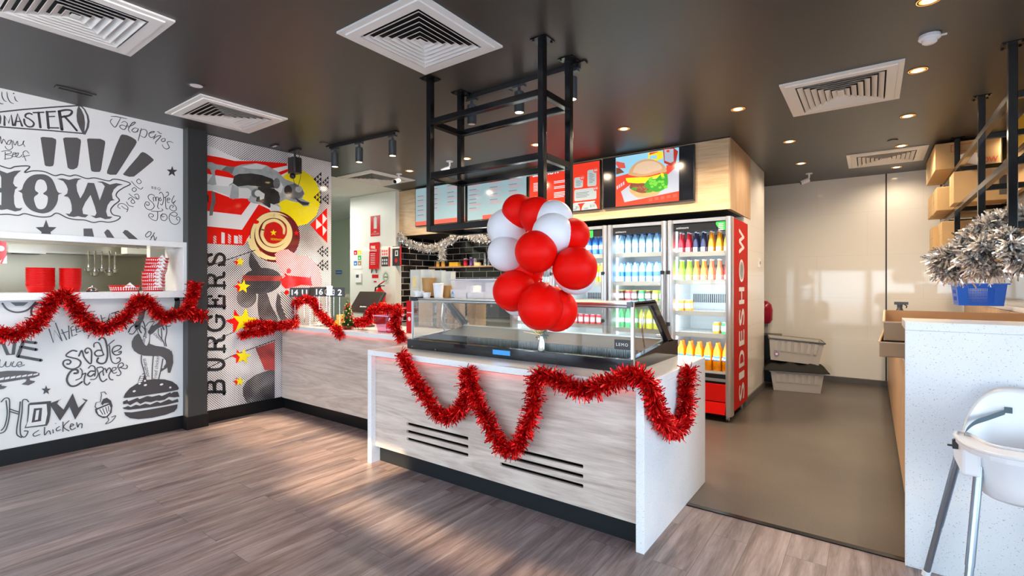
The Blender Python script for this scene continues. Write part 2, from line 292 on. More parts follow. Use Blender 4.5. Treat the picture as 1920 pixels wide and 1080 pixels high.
# lettering from the built-in font, laid on any plane
_tc = {}
def glyphs(txt, sp=1.0):
    if (txt, sp) in _tc: return _tc[txt, sp]
    cu = bpy.data.curves.new('t', 'FONT'); cu.body = txt; cu.size = 1; cu.resolution_u = 3; cu.space_character = sp; o = bpy.data.objects.new('t', cu); C.objects.link(o)
    dg = bpy.context.evaluated_depsgraph_get(); me = bpy.data.meshes.new_from_object(o.evaluated_get(dg))
    vs = [tuple(v.co) for v in me.vertices]; fs = [tuple(p.vertices) for p in me.polygons]
    bpy.data.objects.remove(o); bpy.data.curves.remove(cu); bpy.data.meshes.remove(me); _tc[txt, sp] = (vs, fs); return vs, fs
def text(mb, txt, org, right, up, h, m=0, width=None, bold=0, slant=0, sp=1.0, center=False):
    """org = lower left (or centre) of the text, h = capital height"""
    vs, fs = glyphs(txt, sp)
    if not vs: return
    x0 = min(v[0] for v in vs); x1 = max(v[0] for v in vs); ky = h/.71; kx = ky if width is None else width/(x1-x0)
    right, up, org = Vector(right).normalized(), Vector(up).normalized(), Vector(org)
    if center: org = org-right*(x1-x0)*kx/2-up*h/2
    nrm = right.cross(up)
    offs = [(0, 0)] if not bold else [(dx*bold, dy*bold) for dx, dy in ((0, 0), (1, 0), (-1, 0), (0, 1), (0, -1), (.7, .7), (-.7, .7), (.7, -.7), (-.7, -.7))]
    for i, (dx, dy) in enumerate(offs): mb.add([org+right*((v[0]-x0)*kx+v[1]*slant*ky+dx)+up*(v[1]*ky+dy)+nrm*i*2e-5 for v in vs], fs, m)
# pictures on a plane, traced through the photo's rays
def spline(pts, k=6):
    if len(pts) < 3: return pts
    out = []; n = len(pts)
    for i in range(n-1):
        p0, p1, p2, p3 = pts[max(i-1, 0)], pts[i], pts[i+1], pts[min(i+2, n-1)]
        for j in range(k):
            t = j/k; out.append(tuple(.5*((2*p1[a])+(-p0[a]+p2[a])*t+(2*p0[a]-5*p1[a]+4*p2[a]-p3[a])*t*t+(-p0[a]+3*p1[a]-3*p2[a]+p3[a])*t**3) for a in range(len(p1))))
    out.append(pts[-1]); return out
class Draw:
    """draws filled shapes and brush strokes on a plane; coordinates are those of a zoomed piece of the photograph"""
    def __init__(s, mb, fn, nrm): s.mb = mb; s.fn = fn; s.n = Vector(nrm).normalized(); s.lay = 0; s.set(0, 0, 1)
    def set(s, x, y, k): s.x = x; s.y = y; s.k = k; return s
    def P(s, p): return s.fn(s.x+p[0]/s.k, s.y+p[1]/s.k)
    def fill(s, pts, m, sm=False, dz=None):
        pts = [tuple(p) for p in pts]
        if sm: pts = spline(pts+[pts[0]], 5)[:-1]
        s.lay += 1; o = s.n*(.0008+.00002*s.lay if dz is None else dz); s.mb.poly([s.P(p)+o for p in pts], m)
    def ell(s, cx, cy, rx, ry, m, n=28, a=0): s.fill([(cx+rx*math.cos(t)*math.cos(a)-ry*math.sin(t)*math.sin(a), cy+rx*math.cos(t)*math.sin(a)+ry*math.sin(t)*math.cos(a)) for t in [2*PI*i/n for i in range(n)]], m)
    def line(s, pts, w, m, sm=True, taper=0, closed=False):
        pts = [tuple(p) for p in pts]
        if closed: pts = pts+[pts[0]]
        if sm: pts = spline(pts, 5)
        s.lay += 1; o = s.n*(.0008+.00002*s.lay)
        P = [s.P(p)+o for p in pts]; c = P[len(P)//2]; d = -c.x*SA+c.y*CA; hw = w/s.k*d/F_PX/2
        k = len(P); vs = []
        for i in range(k):
            t = P[min(i+1, k-1)]-P[max(i-1, 0)]
            if t.length < 1e-9: t = Vector((0, 1, 0))
            x = t.normalized().cross(s.n); f = 1 if not taper else 1-taper*abs(2*i/(k-1)-1)**2
            vs += [P[i]+x*hw*f, P[i]-x*hw*f]
        s.mb.add(vs, [(2*i, 2*i+1, 2*i+3, 2*i+2) for i in range(k-1)], m)
        if w > 5:
            for q in (P[0], P[-1]):
                a = s.n.orthogonal().normalized(); b = s.n.cross(a); r = hw*(1-taper)
                if r > 1e-4: s.mb.poly([q+a*r*math.cos(2*PI*j/10)+b*r*math.sin(2*PI*j/10) for j in range(10)], m)
    def star(s, cx, cy, r, m, a=0, q=.42, sx=1): s.fill([(cx+sx*(r if i % 2 == 0 else r*q)*math.sin(PI*i/5+a), cy-(r if i % 2 == 0 else r*q)*math.cos(PI*i/5+a)) for i in range(10)], m)
# glittering garlands: a core and many thin foil strips
def garland(name, pts, rad, label, cat, mats=('tinsel_red', 'tinsel_red2', 'tinsel_core'), dens=2800, wid=.0034, group=None, sd=1, seg=2):
    rr = random.Random(sd); runs = pts if isinstance(pts[0], list) else [pts]; mb = MB()
    for run in runs:
        P = [Vector(p) for p in spline([tuple(p) for p in run], 6)]
        mb.tube(P, rad*.12, 5, 2)
        L = [0]
        for i in range(1, len(P)): L.append(L[-1]+(P[i]-P[i-1]).length)
        n = int(L[-1]*dens); j = 1
        for k in range(n):
            t = L[-1]*(k+rr.random())/n
            while j < len(L)-1 and L[j] < t: j += 1
            f = (t-L[j-1])/max(1e-6, L[j]-L[j-1]); c = P[j-1].lerp(P[j], f); d = (P[j]-P[j-1]).normalized()
            a = d.orthogonal().normalized(); a.rotate(Matrix.Rotation(rr.uniform(0, 2*PI), 3, d)); ln = rad*rr.uniform(.65, 1.12)
            out = (a+d*rr.gauss(0, .45)).normalized(); side = out.cross(Vector((rr.gauss(0, 1), rr.gauss(0, 1), rr.gauss(0, 1)))).normalized()*wid*rr.uniform(.6, 1.4)
            bend = Vector((rr.gauss(0, .25), rr.gauss(0, .25), rr.gauss(-.12, .25)))*ln
            q1 = c+out*ln*.5; q2 = c+out*ln+bend*.6; s2 = side*.9; s2.rotate(Matrix.Rotation(rr.uniform(-.9, .9), 3, out))
            mb.add([c-side, c+side, q1+side, q1-side, q2+s2, q2-s2], [(0, 1, 2, 3), (3, 2, 4, 5)], 0 if rr.random() < .72 else 1)
    b0 = Vector(runs[0][0]); o = mb.build(name, list(mats), loc=b0); return tag(o, label, cat, group)
# ================================================================ THE SETTING
WX, H = -5.395, 2.9
struct('floor', MB().box(-5.6, -2.0, -.1, 2.7, 3.19, 0), 'floor_boards')
struct('floor', MB().box(-11, 3.19, -.1, 2.7, 9.2, -.001), 'vinyl')
struct('trim_1', MB().box(-.945, 3.165, 0, .15, 3.205, .006), 'frame_black')
struct('ceiling', MB().box(-6.1, -2.1, H, 2.8, 9.2, H+.1), 'ceiling_dark')
struct('ceiling', MB().box(-11, 3.5, H+.004, -6.1, 9.2, H+.1), 'ceiling_white')
INK, LITE = 1, 2
# --- left wall with the serving hatch and the hand-drawn mural
mb = MB(); hy0, hy1, hz0, hz1 = -.9, 1.955, 1.30, 1.785
mb.box(WX-.12, -2.05, 0, WX, hy0, H); mb.box(WX-.12, hy1+.02, 0, WX, 2.05, H); mb.box(WX-.12, hy0, 0, WX, hy1+.02, hz0); mb.box(WX-.12, hy0, hz1-.01, WX, hy1+.02, H)
D = Draw(mb, lambda x, y: onX(x, y, WX), (1, 0, 0))
D.set(0, 150, 7.2)
for p in ([(-10,300),(10,320),(45,322)], [(25,160),(28,220),(55,275),(88,292)], [(92,160),(105,240),(140,300),(185,320)], [(195,222),(210,270),(240,293)]): D.line(p, 12, INK, taper=.5)
D.ell(184, 182, 11, 9, INK)
D.line([(-60,438),(300,400),(700,368),(1060,345)], 17, INK, sm=False)
D.line([(-60,628),(300,655),(700,685),(1120,722)], 17, INK, sm=False)
D.fill([(1060,345),(1100,400),(1135,480),(1148,580),(1140,690),(1150,730),(1110,715),(1075,650),(1040,560),(1032,480),(1040,400)], LITE)
D.fill([(1040,340),(1100,345),(1150,395),(1195,480),(1210,560),(1200,640),(1155,738),(1120,735),(1165,650),(1180,560),(1168,480),(1130,400),(1090,362),(1060,358)], LITE)
for p, w_ in (([(-60,560),(-20,580),(0,590),(8,520),(0,480)], 16), ([(60,610),(60,480),(115,585),(150,470),(175,612)], 22), ([(200,612),(238,455),(298,620)], 24), ([(222,560),(280,560)], 16),
        ([(430,462),(395,450),(350,465),(345,500),(400,530),(455,580),(440,625),(380,630),(335,590),(325,530)], 20), ([(450,442),(590,436)], 18), ([(520,440),(545,640)], 26),
        ([(635,430),(655,650)], 28), ([(625,432),(745,425)], 20), ([(645,495),(735,492)], 16), ([(650,645),(790,648)], 18), ([(800,425),(835,668)], 34)):
    D.line(p, w_, INK, sm=len(p) > 5)
D.line([(790,425),(880,405),(955,410),(970,440),(930,480),(830,500)], 24, INK); D.line([(870,490),(960,590),(1035,682)], 26, INK, sm=False)
for p in ([(-10,830),(5,760),(20,860),(45,800),(70,830),(90,870)], [(150,810),(115,820),(95,860),(130,870),(155,815),(165,880),(165,920),(120,945),(80,920),(70,895)], [(175,820),(200,880),(235,825),(245,885),(300,870),(325,820),(310,850),(335,900)],
          [(70,970),(70,1070)], [(20,965),(80,955),(150,965),(140,990),(70,1005),(150,1020),(155,1050),(60,1070)], [(180,1010),(215,985),(180,985),(170,1030),(225,1030),(250,985),(215,1000),(220,1040),(270,1040),(300,1010)], [(390,990),(350,955),(310,985),(330,1040),(350,1090)], [(300,1040),(400,1015)]):
    D.line(p, 8, INK)
D.set(0, 290, 6.75)
def roundpoly(p, m): D.fill(p, m, sm=False)
for p in ([(512,-215),(540,-225),(660,-215),(708,-195),(712,-165),(680,120),(668,145),(630,150),(580,145),(565,128)],
          [(797,-205),(825,-218),(975,-215),(1020,-190),(1025,-160),(990,130),(975,165),(930,188),(885,185),(855,165),(850,130)],
          [(1100,-195),(1120,-205),(1270,-200),(1325,-175),(1332,-150),(1278,190),(1262,218),(1200,220),(1160,210),(1150,190)]): roundpoly(p, LITE)
D.set(180, 200, 9)
D.fill([(440,468),(520,480),(600,515),(670,560),(688,600),(660,660),(600,750),(480,940),(370,1110),(340,1150),(240,1150),(185,1130),(185,1090),(260,880),(330,680),(390,540),(412,490)], LITE)
D.fill([(785,765),(840,785),(910,835),(970,890),(970,910),(900,970),(780,1070),(640,1180),(560,1185),(470,1155),(455,1140),(560,1010),(700,850),(750,785)], LITE)
for p in ([(250,165),(340,168),(420,185),(520,205)], [(415,190),(385,250),(325,345),(275,310),(240,250),(270,205)], [(430,270),(480,250),(525,280),(520,320),(480,385),(420,365),(400,330),(440,310),(500,330),(545,320)],
          [(530,345),(620,310),(665,265),(620,270),(570,330),(545,390),(575,437)], [(700,370),(650,360),(605,400),(640,430),(690,420),(715,370),(700,430)], [(765,365),(740,460),(710,578)], [(740,410),(790,385),(840,395),(862,440),(840,500),(810,520),(750,490)],
          [(890,450),(960,440),(985,420),(930,425),(890,470),(920,520),(980,505),(1010,465),(965,550)], [(965,550),(1030,500),(1095,495),(1030,570),(1005,600),(1010,635)], [(1030,420),(1060,430),(1075,450),(1110,455)], [(1130,540),(1100,560),(1120,590),(1165,575),(1160,540),(1125,540)],
          [(1300,610),(1250,590),(1200,600),(1220,650),(1235,690),(1190,715),(1140,690),(1115,640)]): D.line(p, 13, INK, taper=.4)
D.star(1282, 1095, 88, INK)
# big SHOW with its outline
D.set(0, 290, 6.75)
D.line([(-60,120),(0,140),(120,175),(200,150),(375,148),(310,225),(420,205),(560,215),(690,265),(780,250),(880,272),(960,258),(1095,302),(1200,295),(1370,332),(1440,310),(1560,330),(1650,370),(1560,420),(1490,470),(1470,520),(1510,580),(1440,640),(1400,700),(1430,760),(1520,785),(1480,830),(1380,855),(1270,845),(1180,858),(1070,828),(960,822),(850,800),(720,740),(640,780),(540,790),(430,775),(310,747),(230,768),(100,755),(0,758),(-60,760)], 13, INK)
D.fill([(-60,180),(0,200),(90,235),(180,205),(270,200),(225,235),(180,290),(165,360),(190,400),(225,415),(190,440),(175,520),(180,620),(200,670),(240,680),(285,672),(260,705),(190,720),(90,690),(20,700),(-60,690),(-60,640),(-20,620),(15,640),(18,480),(-60,480),(-60,420),(15,420),(15,290),(-10,230),(-60,225)], LITE)
D.fill([(-120,180),(-60,180),(-60,700),(-130,690)], LITE, dz=.0007)
D.fill([(225,460),(275,440),(300,370),(350,300),(420,258),(500,248),(580,256),(650,300),(690,370),(715,440),(740,480),(785,490),(740,510),(730,580),(700,650),(640,715),(560,742),(480,735),(390,700),(320,630),(285,540),(278,490)], LITE, sm=True)
D.lay += 30
D.fill([(510,312),(560,330),(590,390),(590,450),(545,495),(600,530),(598,610),(570,670),(520,692),(470,675),(440,610),(432,540),(485,490),(445,450),(445,390),(470,330)], 0, sm=True)
D.fill([(720,305),(790,300),(870,320),(950,300),(1035,302),(985,325),(965,380),(975,460),(1015,555),(1060,480),(1110,355),(1190,360),(1230,480),(1260,580),(1290,500),(1325,400),(1290,360),(1220,342),(1300,340),(1390,378),(1470,360),(1560,378),(1490,395),(1440,440),(1415,500),(1425,560),(1455,575),(1400,585),(1360,640),(1340,720),(1360,780),(1425,787),(1390,812),(1330,818),(1270,795),(1210,805),(1145,770),(1200,775),(1220,740),(1200,660),(1145,510),(1080,600),(1040,690),(1050,750),(1118,762),(1080,795),(1030,790),(990,778),(930,790),(870,780),(825,745),(880,750),(908,710),(905,640),(885,570),(860,535),(805,525),(850,490),(858,440),(840,390),(800,335)], LITE)
D.star(582, 962, 140, INK, sx=1)
D.fill([(1055,935),(1165,935),(1190,1040),(1190,1100),(1060,1100)], LITE); D.fill([(1315,985),(1355,945),(1380,955),(1500,1130),(1400,1130)], LITE); D.fill([(1550,985),(1580,952),(1615,960),(1850,1160),(1720,1160)], LITE)
D.set(200, 310, 7.714)
for p in ([(195,625),(160,600),(180,560),(240,555),(300,600),(305,640),(290,672)], [(215,590),(260,625),(305,640)], [(285,530),(320,580),(385,600)], [(310,495),(345,465),(385,500),(405,540),(370,550),(350,520),(375,490)], [(320,410),(380,460),(450,492)], [(400,430),(440,415),(465,450),(455,490),(410,450)],
          [(395,320),(365,350),(395,382),(430,350),(400,320)], [(355,230),(420,300),(490,345),(520,320)], [(460,197),(430,230),(465,268),(500,240),(465,197)],
          [(690,438),(640,420),(600,445),(610,490),(670,550),(685,600),(640,643),(580,630),(548,580),(570,530),(610,540),(610,575),(580,580),(578,560)], [(680,520),(672,470),(700,460),(712,520),(715,465),(745,470),(745,540),(735,600),(755,628)], [(770,470),(790,500),(770,515),(757,490),(775,465)],
          [(760,410),(785,388),(815,430),(820,500),(800,572),(775,560)], [(860,392),(885,388),(890,430),(830,470)], [(850,460),(850,560),(860,625),(885,630)], [(870,500),(910,495),(905,475),(875,480),(875,530),(905,540)], [(975,440),(940,510),(960,550),(995,510)], [(990,520),(960,550),(1000,600),(1000,650),(950,658),(908,620),(930,580),(965,590),(950,610)],
          [(645,662),(760,668),(810,650),(795,630)], [(735,672),(735,750),(715,800),(650,780),(605,730),(630,698),(675,720),(660,748),(640,740)], [(810,700),(780,730),(790,785),(840,800),(875,760),(850,710),(800,710),(800,745),(830,740)], [(925,715),(985,740),(1020,710),(980,678),(920,700),(900,760),(930,830),(990,855),(1040,830),(1060,770),(1030,745),(1005,770),(1030,795)]):
    D.line(p, 9, INK)
for i, q in enumerate('BBQ'): text(mb, q, D.P((648+i*42, 338+i*8))+Vector((.002, 0, 0)), (0, 1, 0), (0, 0, 1), .024, INK)
D.star(943, 90, 78, INK, a=.08)
for p in ([(600,965),(560,1010),(580,1040),(630,1010),(640,965),(600,960)], [(690,975),(610,1110)], [(640,1040),(680,1020),(690,1100)], [(700,1090),(720,1040)]): D.line(p, 10, INK)
# lower part
D.set(0, 420, 4.5)
for p in ([(20,670),(60,720),(140,745),(230,725),(300,660)], [(330,660),(275,700),(265,760),(320,800)]): D.line(p, 13, INK)
D.fill([(85,660),(240,660),(200,690),(130,692)], LITE)
for p, w_ in (([(413,886),(450,1003),(459,897),(523,988),(468,836)], 8), ([(520,891),(561,976)], 8), ([(520,923),(581,903)], 7), ([(579,860),(584,967)], 8), ([(616,863),(596,874),(608,947),(646,932)], 8), ([(602,900),(628,891)], 7), ([(663,860),(637,868),(646,915),(681,903)], 8), ([(640,892),(666,883)], 7), ([(704,858),(710,915),(733,908)], 8),
        ([(780,790),(800,850),(840,830),(830,800),(785,790)], 7), ([(850,770),(865,830),(900,820)], 7), ([(855,800),(885,790)], 6), ([(905,830),(925,755),(955,815)], 7), ([(940,755),(1000,735)], 7), ([(970,745),(985,810)], 7), ([(1003,760),(1015,800)], 7), ([(1030,725),(1042,790)], 7), ([(1008,780),(1036,758)], 6)):
    D.line(p, w_, INK, sm=False)
D.set(80, 600, 7.717)
for p, w_ in (([(490,452),(430,440),(360,480),(340,520),(420,545),(500,565),(550,610),(520,675),(430,710),(340,690),(295,640),(310,590),(370,575),(405,600),(385,635),(350,635)], 20), ([(522,520),(565,440),(600,540),(690,635),(705,540),(700,440),(650,405),(610,440),(630,480),(655,465)], 19),
        ([(740,390),(745,340),(800,325),(835,370),(860,450),(882,505)], 15), ([(850,440),(790,440),(750,480),(780,520),(850,515),(880,500)], 20), ([(815,285),(850,255),(900,280),(930,400),(935,520),(905,610),(840,630),(785,600),(800,550)], 22), ([(1035,290),(960,350),(930,385)], 12), ([(965,370),(975,500),(1000,600),(1060,630),(1120,590),(1110,545),(1070,555)], 14),
        ([(1030,460),(1100,430),(1135,385),(1080,370),(1020,400),(1005,460),(1050,505),(1120,490),(1135,455),(1100,465)], 17),
        ([(455,770),(505,765),(495,720),(420,730),(365,800),(350,880),(400,950),(480,950),(565,895)], 24), ([(540,700),(570,740),(555,830),(480,868)], 13), ([(570,790),(620,770),(605,830),(600,900),(640,940),(680,905)], 17), ([(660,695),(700,660),(750,680),(760,760),(750,810)], 15), ([(740,740),(690,740),(650,790),(690,815),(740,780)], 20),
        ([(780,700),(800,780),(760,850),(690,860)], 13), ([(790,690),(850,680),(880,720),(820,770),(830,850),(870,890),(925,855)], 16), ([(880,800),(870,730),(900,700),(925,760)], 14), ([(920,740),(960,690),(985,730),(955,800),(975,855),(1015,865)], 14), ([(1000,740),(1050,720),(1060,690),(1015,690),(1000,740),(1030,770),(1070,755)], 11),
        ([(1085,690),(1100,640),(1150,620),(1165,660),(1100,700),(1130,760),(1110,800),(1070,800)], 13), ([(1130,690),(1200,705),(1225,670),(1205,650)], 12)):
    D.line(p, w_, INK)
D.set(0, 620, 4.5)
D.line([(-30,200),(-10,100),(30,120),(65,200),(110,200),(125,80)], 22, INK, sm=False)
for p in ([(195,95),(150,215)], [(190,90),(300,103)], [(175,135),(305,160)], [(150,215),(345,250)]): D.line(p, 23, INK, sm=False)
for p in ([(0,245),(-5,300),(25,302),(50,260)], [(50,262),(48,300),(80,298),(95,265)], [(115,260),(100,295),(130,302),(150,270),(175,262),(180,285),(150,290),(160,305),(205,288)]): D.line(p, 6, INK)
D.fill([(-40,350),(60,338),(200,338),(300,345),(332,358),(330,378),(290,395),(200,408),(100,425),(0,440),(-40,445)], LITE)
D.lay += 20
for i in range(7): D.fill([(-10+48*i,420-7*i),(30+48*i,412-7*i),(34+48*i,392-6*i),(-6+48*i,402-6*i)], 0)
D.fill([(190,405),(225,412),(215,430),(180,452),(240,460),(290,435),(295,425),(250,418),(250,400)], LITE); D.fill([(-40,460),(15,450),(10,462),(60,470),(30,490),(-40,500)], LITE)
D.star(388, 502, 42, INK)
for p in ([(10,600),(40,570),(75,575),(80,640),(75,740),(50,830),(20,860),(-20,865)], [(50,590),(60,700),(40,800),(10,840)], [(240,600),(220,580),(190,590),(185,680),(170,800),(175,880),(210,895),(235,850),(205,845)], [(170,600),(160,700),(140,830),(145,880),(180,900)], [(80,660),(155,685)], [(80,680),(150,702)]): D.line(p, 8, INK)
D.fill([(235,625),(250,608),(430,592),(425,700),(412,770),(395,800),(205,822),(225,780),(232,700)], INK); D.lay += 5
D.fill([(248,628),(392,618),(398,700),(380,790),(218,812),(236,760),(245,690)], 0); D.lay += 5
D.fill([(285,655),(355,650),(345,762),(265,775)], INK); D.lay += 5; D.fill([(305,672),(330,668),(318,750),(292,755)], 0)
D.fill([(425,610),(520,575),(495,590),(480,615),(535,665),(612,528),(660,650),(720,595),(690,570),(740,585),(725,600),(632,750),(585,640),(505,760),(430,640)], INK)
for p in ([(325,840),(280,870),(290,890),(335,875)], [(375,815),(375,880),(400,850),(415,845),(425,872)], [(445,835),(448,862)], [(500,808),(475,825),(480,845),(508,835)], [(530,770),(530,850)], [(580,760),(535,810),(580,845)], [(590,810),(620,795),(600,785),(590,815),(605,835),(635,820)], [(645,775),(655,815),(665,790),(690,785),(688,820)]): D.line(p, 7, INK)
D.ell(468, 782, 4, 4, INK)
D.fill([(800,660),(925,610),(945,640),(940,690),(905,730),(870,738),(830,720),(805,690)], INK); D.lay += 4; D.fill([(815,668),(920,625),(932,650),(925,690),(895,722),(862,722),(830,705)], 0)
for p in ([(840,665),(865,705)], [(865,655),(885,705)], [(890,645),(905,695)], [(912,637),(918,680)]): D.line(p, 6, INK, sm=False)
D.fill([(850,612),(870,575),(900,565),(935,590),(950,640),(930,640),(915,608),(880,612),(860,630)], INK)
D.line([(820,665),(800,640),(810,605),(845,600),(855,540),(850,520),(880,515),(895,535)], 6, INK, sm=False); D.line([(905,730),(915,755),(890,785),(940,765),(975,718),(940,728)], 6, INK)
# snake round the burger
D.set(220, 560, 9)
D.line([(1000,0),(1010,60),(985,190),(930,300),(860,370),(740,430),(640,480),(560,560)], 80, LITE); D.line([(420,180),(395,320),(345,420),(340,480)], 85, LITE)
D.lay += 10
for i in range(4): D.fill([(895-14*i,38+48*i),(945-14*i,38+48*i),(932-16*i,72+48*i),(880-16*i,72+48*i)], 0)
D.fill([(335,590),(280,640),(240,720),(240,810),(280,880),(350,930),(440,960),(600,968),(720,968),(780,1000),(830,1080),(850,1250),(890,1250),(940,1080),(930,940),(880,860),(780,815),(640,795),(545,760),(545,620),(620,540),(600,440),(560,480),(540,560),(545,640),(530,740),(490,800),(440,760),(400,660),(370,600)], LITE)
for p, w_ in (([(345,430),(330,520),(360,600),(400,680),(440,760),(490,800),(530,740),(545,620),(550,500),(620,400)], 9), ([(310,430),(230,480),(185,565)], 18), ([(320,520),(260,595),(200,590)], 15), ([(370,420),(370,520),(400,575)], 20), ([(430,380),(460,460),(465,540)], 18), ([(410,460),(470,540),(450,620)], 13), ([(480,460),(530,400),(620,385)], 12), ([(690,510),(690,600),(760,700),(800,800)], 12), ([(735,500),(745,600),(745,680)], 14),
        ([(810,440),(830,540),(805,700),(825,800)], 14), ([(760,470),(780,520)], 18), ([(800,445),(850,468),(895,455)], 11)): D.line(p, w_, INK)
for q, p, rr_ in (('BBQ', (455, 760), 1.35), ('Sauce', (487, 655), 1.5)): text(mb, q, D.P(p)+Vector((.003, 0, 0)), (0, math.cos(rr_), math.sin(rr_)), (0, -math.sin(rr_), math.cos(rr_)), .026, INK, slant=.2)
text(mb, 'Chipotle', D.P((600, 600))+Vector((.003, 0, 0)), (0, math.cos(.85), -math.sin(.85)), (0, math.sin(.85), math.cos(.85)), .022, INK, slant=.2)
D.set(220, 660, 7.714)
for p in ([(345,50),(345,140),(380,270),(412,400)], [(518,50),(505,200),(498,400)], [(655,100),(630,240),(595,390)]): D.line(p, 13, INK)
D.fill([(375,300),(320,360),(295,440),(300,480),(420,440),(410,400)], INK); D.fill([(780,-20),(803,60),(790,150),(730,220),(620,290),(635,240),(700,170),(700,120),(660,80),(640,40)], LITE); D.lay += 6
for i in range(5): D.fill([(350-13*i,328+28*i),(385-8*i,322+30*i),(380-9*i,342+30*i),(335-12*i,350+28*i)], 0)
for i in range(5): D.fill([(668-2*i,105+27*i),(698-6*i,120+24*i),(694-8*i,136+24*i),(658-4*i,128+27*i)], 0)
text(mb, 'Southern', D.P((462, 360))+Vector((.003, 0, 0)), (0, -.16, 1), (0, -1, -.16), .034, INK, slant=.2); text(mb, 'Fried chicken', D.P((566, 400))+Vector((.003, 0, 0)), (0, .1, 1), (0, -1, .1), .030, INK, slant=.2)
D.fill([(85,662),(110,600),(180,520),(290,450),(420,402),(560,390),(680,395),(790,425),(860,475),(888,525),(870,548),(700,580),(500,610),(300,640),(130,662)], INK)
D.lay += 6
for cx, cy, rx in ((240,566,24), (402,477,24), (635,468,26), (762,512,17), (395,415,16), (318,455,20)): D.ell(cx, cy, rx, 14, 0, a=-.3)
D.fill([(78,715),(140,688),(155,712),(290,660),(315,680),(430,635),(500,645),(600,620),(640,635),(765,580),(770,600),(810,575),(870,572),(895,645),(820,655),(740,648),(680,690),(600,705),(560,700),(480,725),(400,715),(330,750),(280,715),(180,768),(140,745),(80,755)], INK)
D.fill([(72,805),(110,795),(150,778),(190,795),(265,760),(320,775),(400,745),(470,760),(570,718),(620,735),(740,682),(790,705),(870,675),(882,720),(700,765),(500,795),(300,820),(160,835),(90,822)], INK)
D.fill([(92,868),(200,872),(400,840),(600,805),(868,755),(860,810),(820,860),(700,905),(500,950),(300,970),(180,955),(115,915)], INK)
struct('wall_left', mb, ['mural_white', 'mural_ink', 'mural_ink_light'])
struct('baseboard_left', MB().box(WX, -2, 0, WX+.012, 1.975, .125), 'skirting_black')
# column
cb = MB().box(WX-.1, 1.985, .12, -5.28, 2.155, H); cb.box(WX-.1, 1.975, 0, -5.272, 2.163, .125, 1); struct('column', cb, ['column_dark', 'skirting_black'])
# --- poster wall
PX = -5.385; mb = MB(); mb.box(PX-.2, 2.155, 0, PX, 3.60, H, 9)
fn = lambda x, y: onX(x, y, PX); D = Draw(mb, fn, (1, 0, 0))
HT, HTL, HTD, HTR, RED, YEL, WHT, BLK, CRM, EDGE, MAR, CS, BS, G1, G2, G3, G4, DRD = range(18)
mb.poly([(PX+.0005, 2.156, .125), (PX+.0005, 3.60, .125), (PX+.0005, 3.60, H-.004), (PX+.0005, 2.156, H-.004)], HT)
D.set(340, 230, 4)
D.fill([(172,170),(250,190),(340,235),(450,280),(600,295),(785,305),(900,310),(890,600),(700,700),(480,900),(440,910),(172,905)], WHT)
D.fill([(172,240),(300,262),(400,287),(560,288),(700,298),(790,305),(795,322),(680,345),(560,310),(450,315),(380,345),(340,345),(172,330)], RED)
D.fill([(172,335),(390,345),(395,415),(172,372)], RED); D.fill([(172,330),(340,345),(395,418),(172,380)], RED)
D.fill([(172,510),(230,512),(360,560),(500,570),(525,590),(450,692),(172,660)], RED)
D.fill([(172,775),(455,803),(580,612),(660,650),(690,690),(560,760),(520,830),(490,880),(470,920),(172,905)], RED)
D.fill([(715,375),(850,330),(850,345),(742,395)], RED); D.fill([(765,415),(860,350),(880,370),(800,430)], RED)
for i, (a, b, h0) in enumerate(((240,262,60), (300,325,85), (350,372,70), (395,425,60), (430,455,65))): D.fill([(a,905),(b,908),(b,912-h0),(a,905-h0)], WHT if i % 2 else CS)
D.ell(870, 565, 170, 208, YEL, 48); D.lay += 2
D.fill([(870,358),(960,390),(1020,470),(1042,600),(1010,700),(940,760),(870,775)], YEL)
# elephant photograph turned on its side
D.fill([(188,295),(230,298),(260,312),(340,325),(400,332),(450,315),(560,305),(640,322),(720,365),(780,425),(850,450),(900,480),(925,530),(905,570),(935,585),(965,600),(955,625),(915,628),(880,600),(830,590),(780,575),(750,590),(725,610),(748,635),(742,665),(712,675),(668,672),(672,640),(600,612),(540,605),(505,590),(490,560),(460,540),(400,500),(385,450),(395,400),(345,365),(262,350),(250,365),(258,440),(265,465),(235,470),(190,460),(215,420),(232,395),(215,350),(190,340)], G2)
D.fill([(395,400),(430,385),(520,380),(600,392),(680,420),(715,460),(720,490),(650,490),(590,480),(500,470),(420,480),(355,470),(385,450)], G3)
D.fill([(340,325),(400,332),(380,385),(345,368),(300,355)], G1); D.fill([(575,480),(640,485),(720,500),(740,560),(735,600),(690,615),(660,640),(600,600),(560,590)], G3)
D.fill([(690,420),(740,440),(765,480),(745,530),(700,500),(715,460)], G4); D.ell(715, 455, 26, 40, G1)
D.fill([(790,470),(850,455),(905,490),(920,535),(895,565),(850,580),(800,560),(780,520)], G1); D.ell(800, 505, 30, 35, G3); D.ell(880, 500, 26, 24, G2); D.fill([(850,560),(900,590),(960,600),(950,618),(910,618),(870,590)], G3)
D.fill([(668,605),(745,635),(740,668),(670,672)], G4); D.fill([(560,305),(640,322),(600,350),(500,345),(450,330)], G4)
D.fill([(230,515),(250,520),(258,600),(245,620),(235,695),(210,698),(212,650),(225,600)], G1); D.fill([(172,465),(240,470),(240,512),(172,508)], G4)
D.fill([(240,470),(350,478),(385,455),(440,490),(500,490),(520,520),(510,570),(480,565),(400,570),(360,565),(355,548),(240,505)], G4)
D.fill([(380,460),(430,485),(430,565),(385,575),(362,560)], G2); D.ell(492, 528, 34, 34, G4); D.ell(560, 530, 36, 32, G1); D.ell(575, 530, 26, 24, G4); D.fill([(580,505),(625,535),(620,570),(590,580)], G4); D.fill([(172,520),(205,545),(205,600),(172,580)], G3)
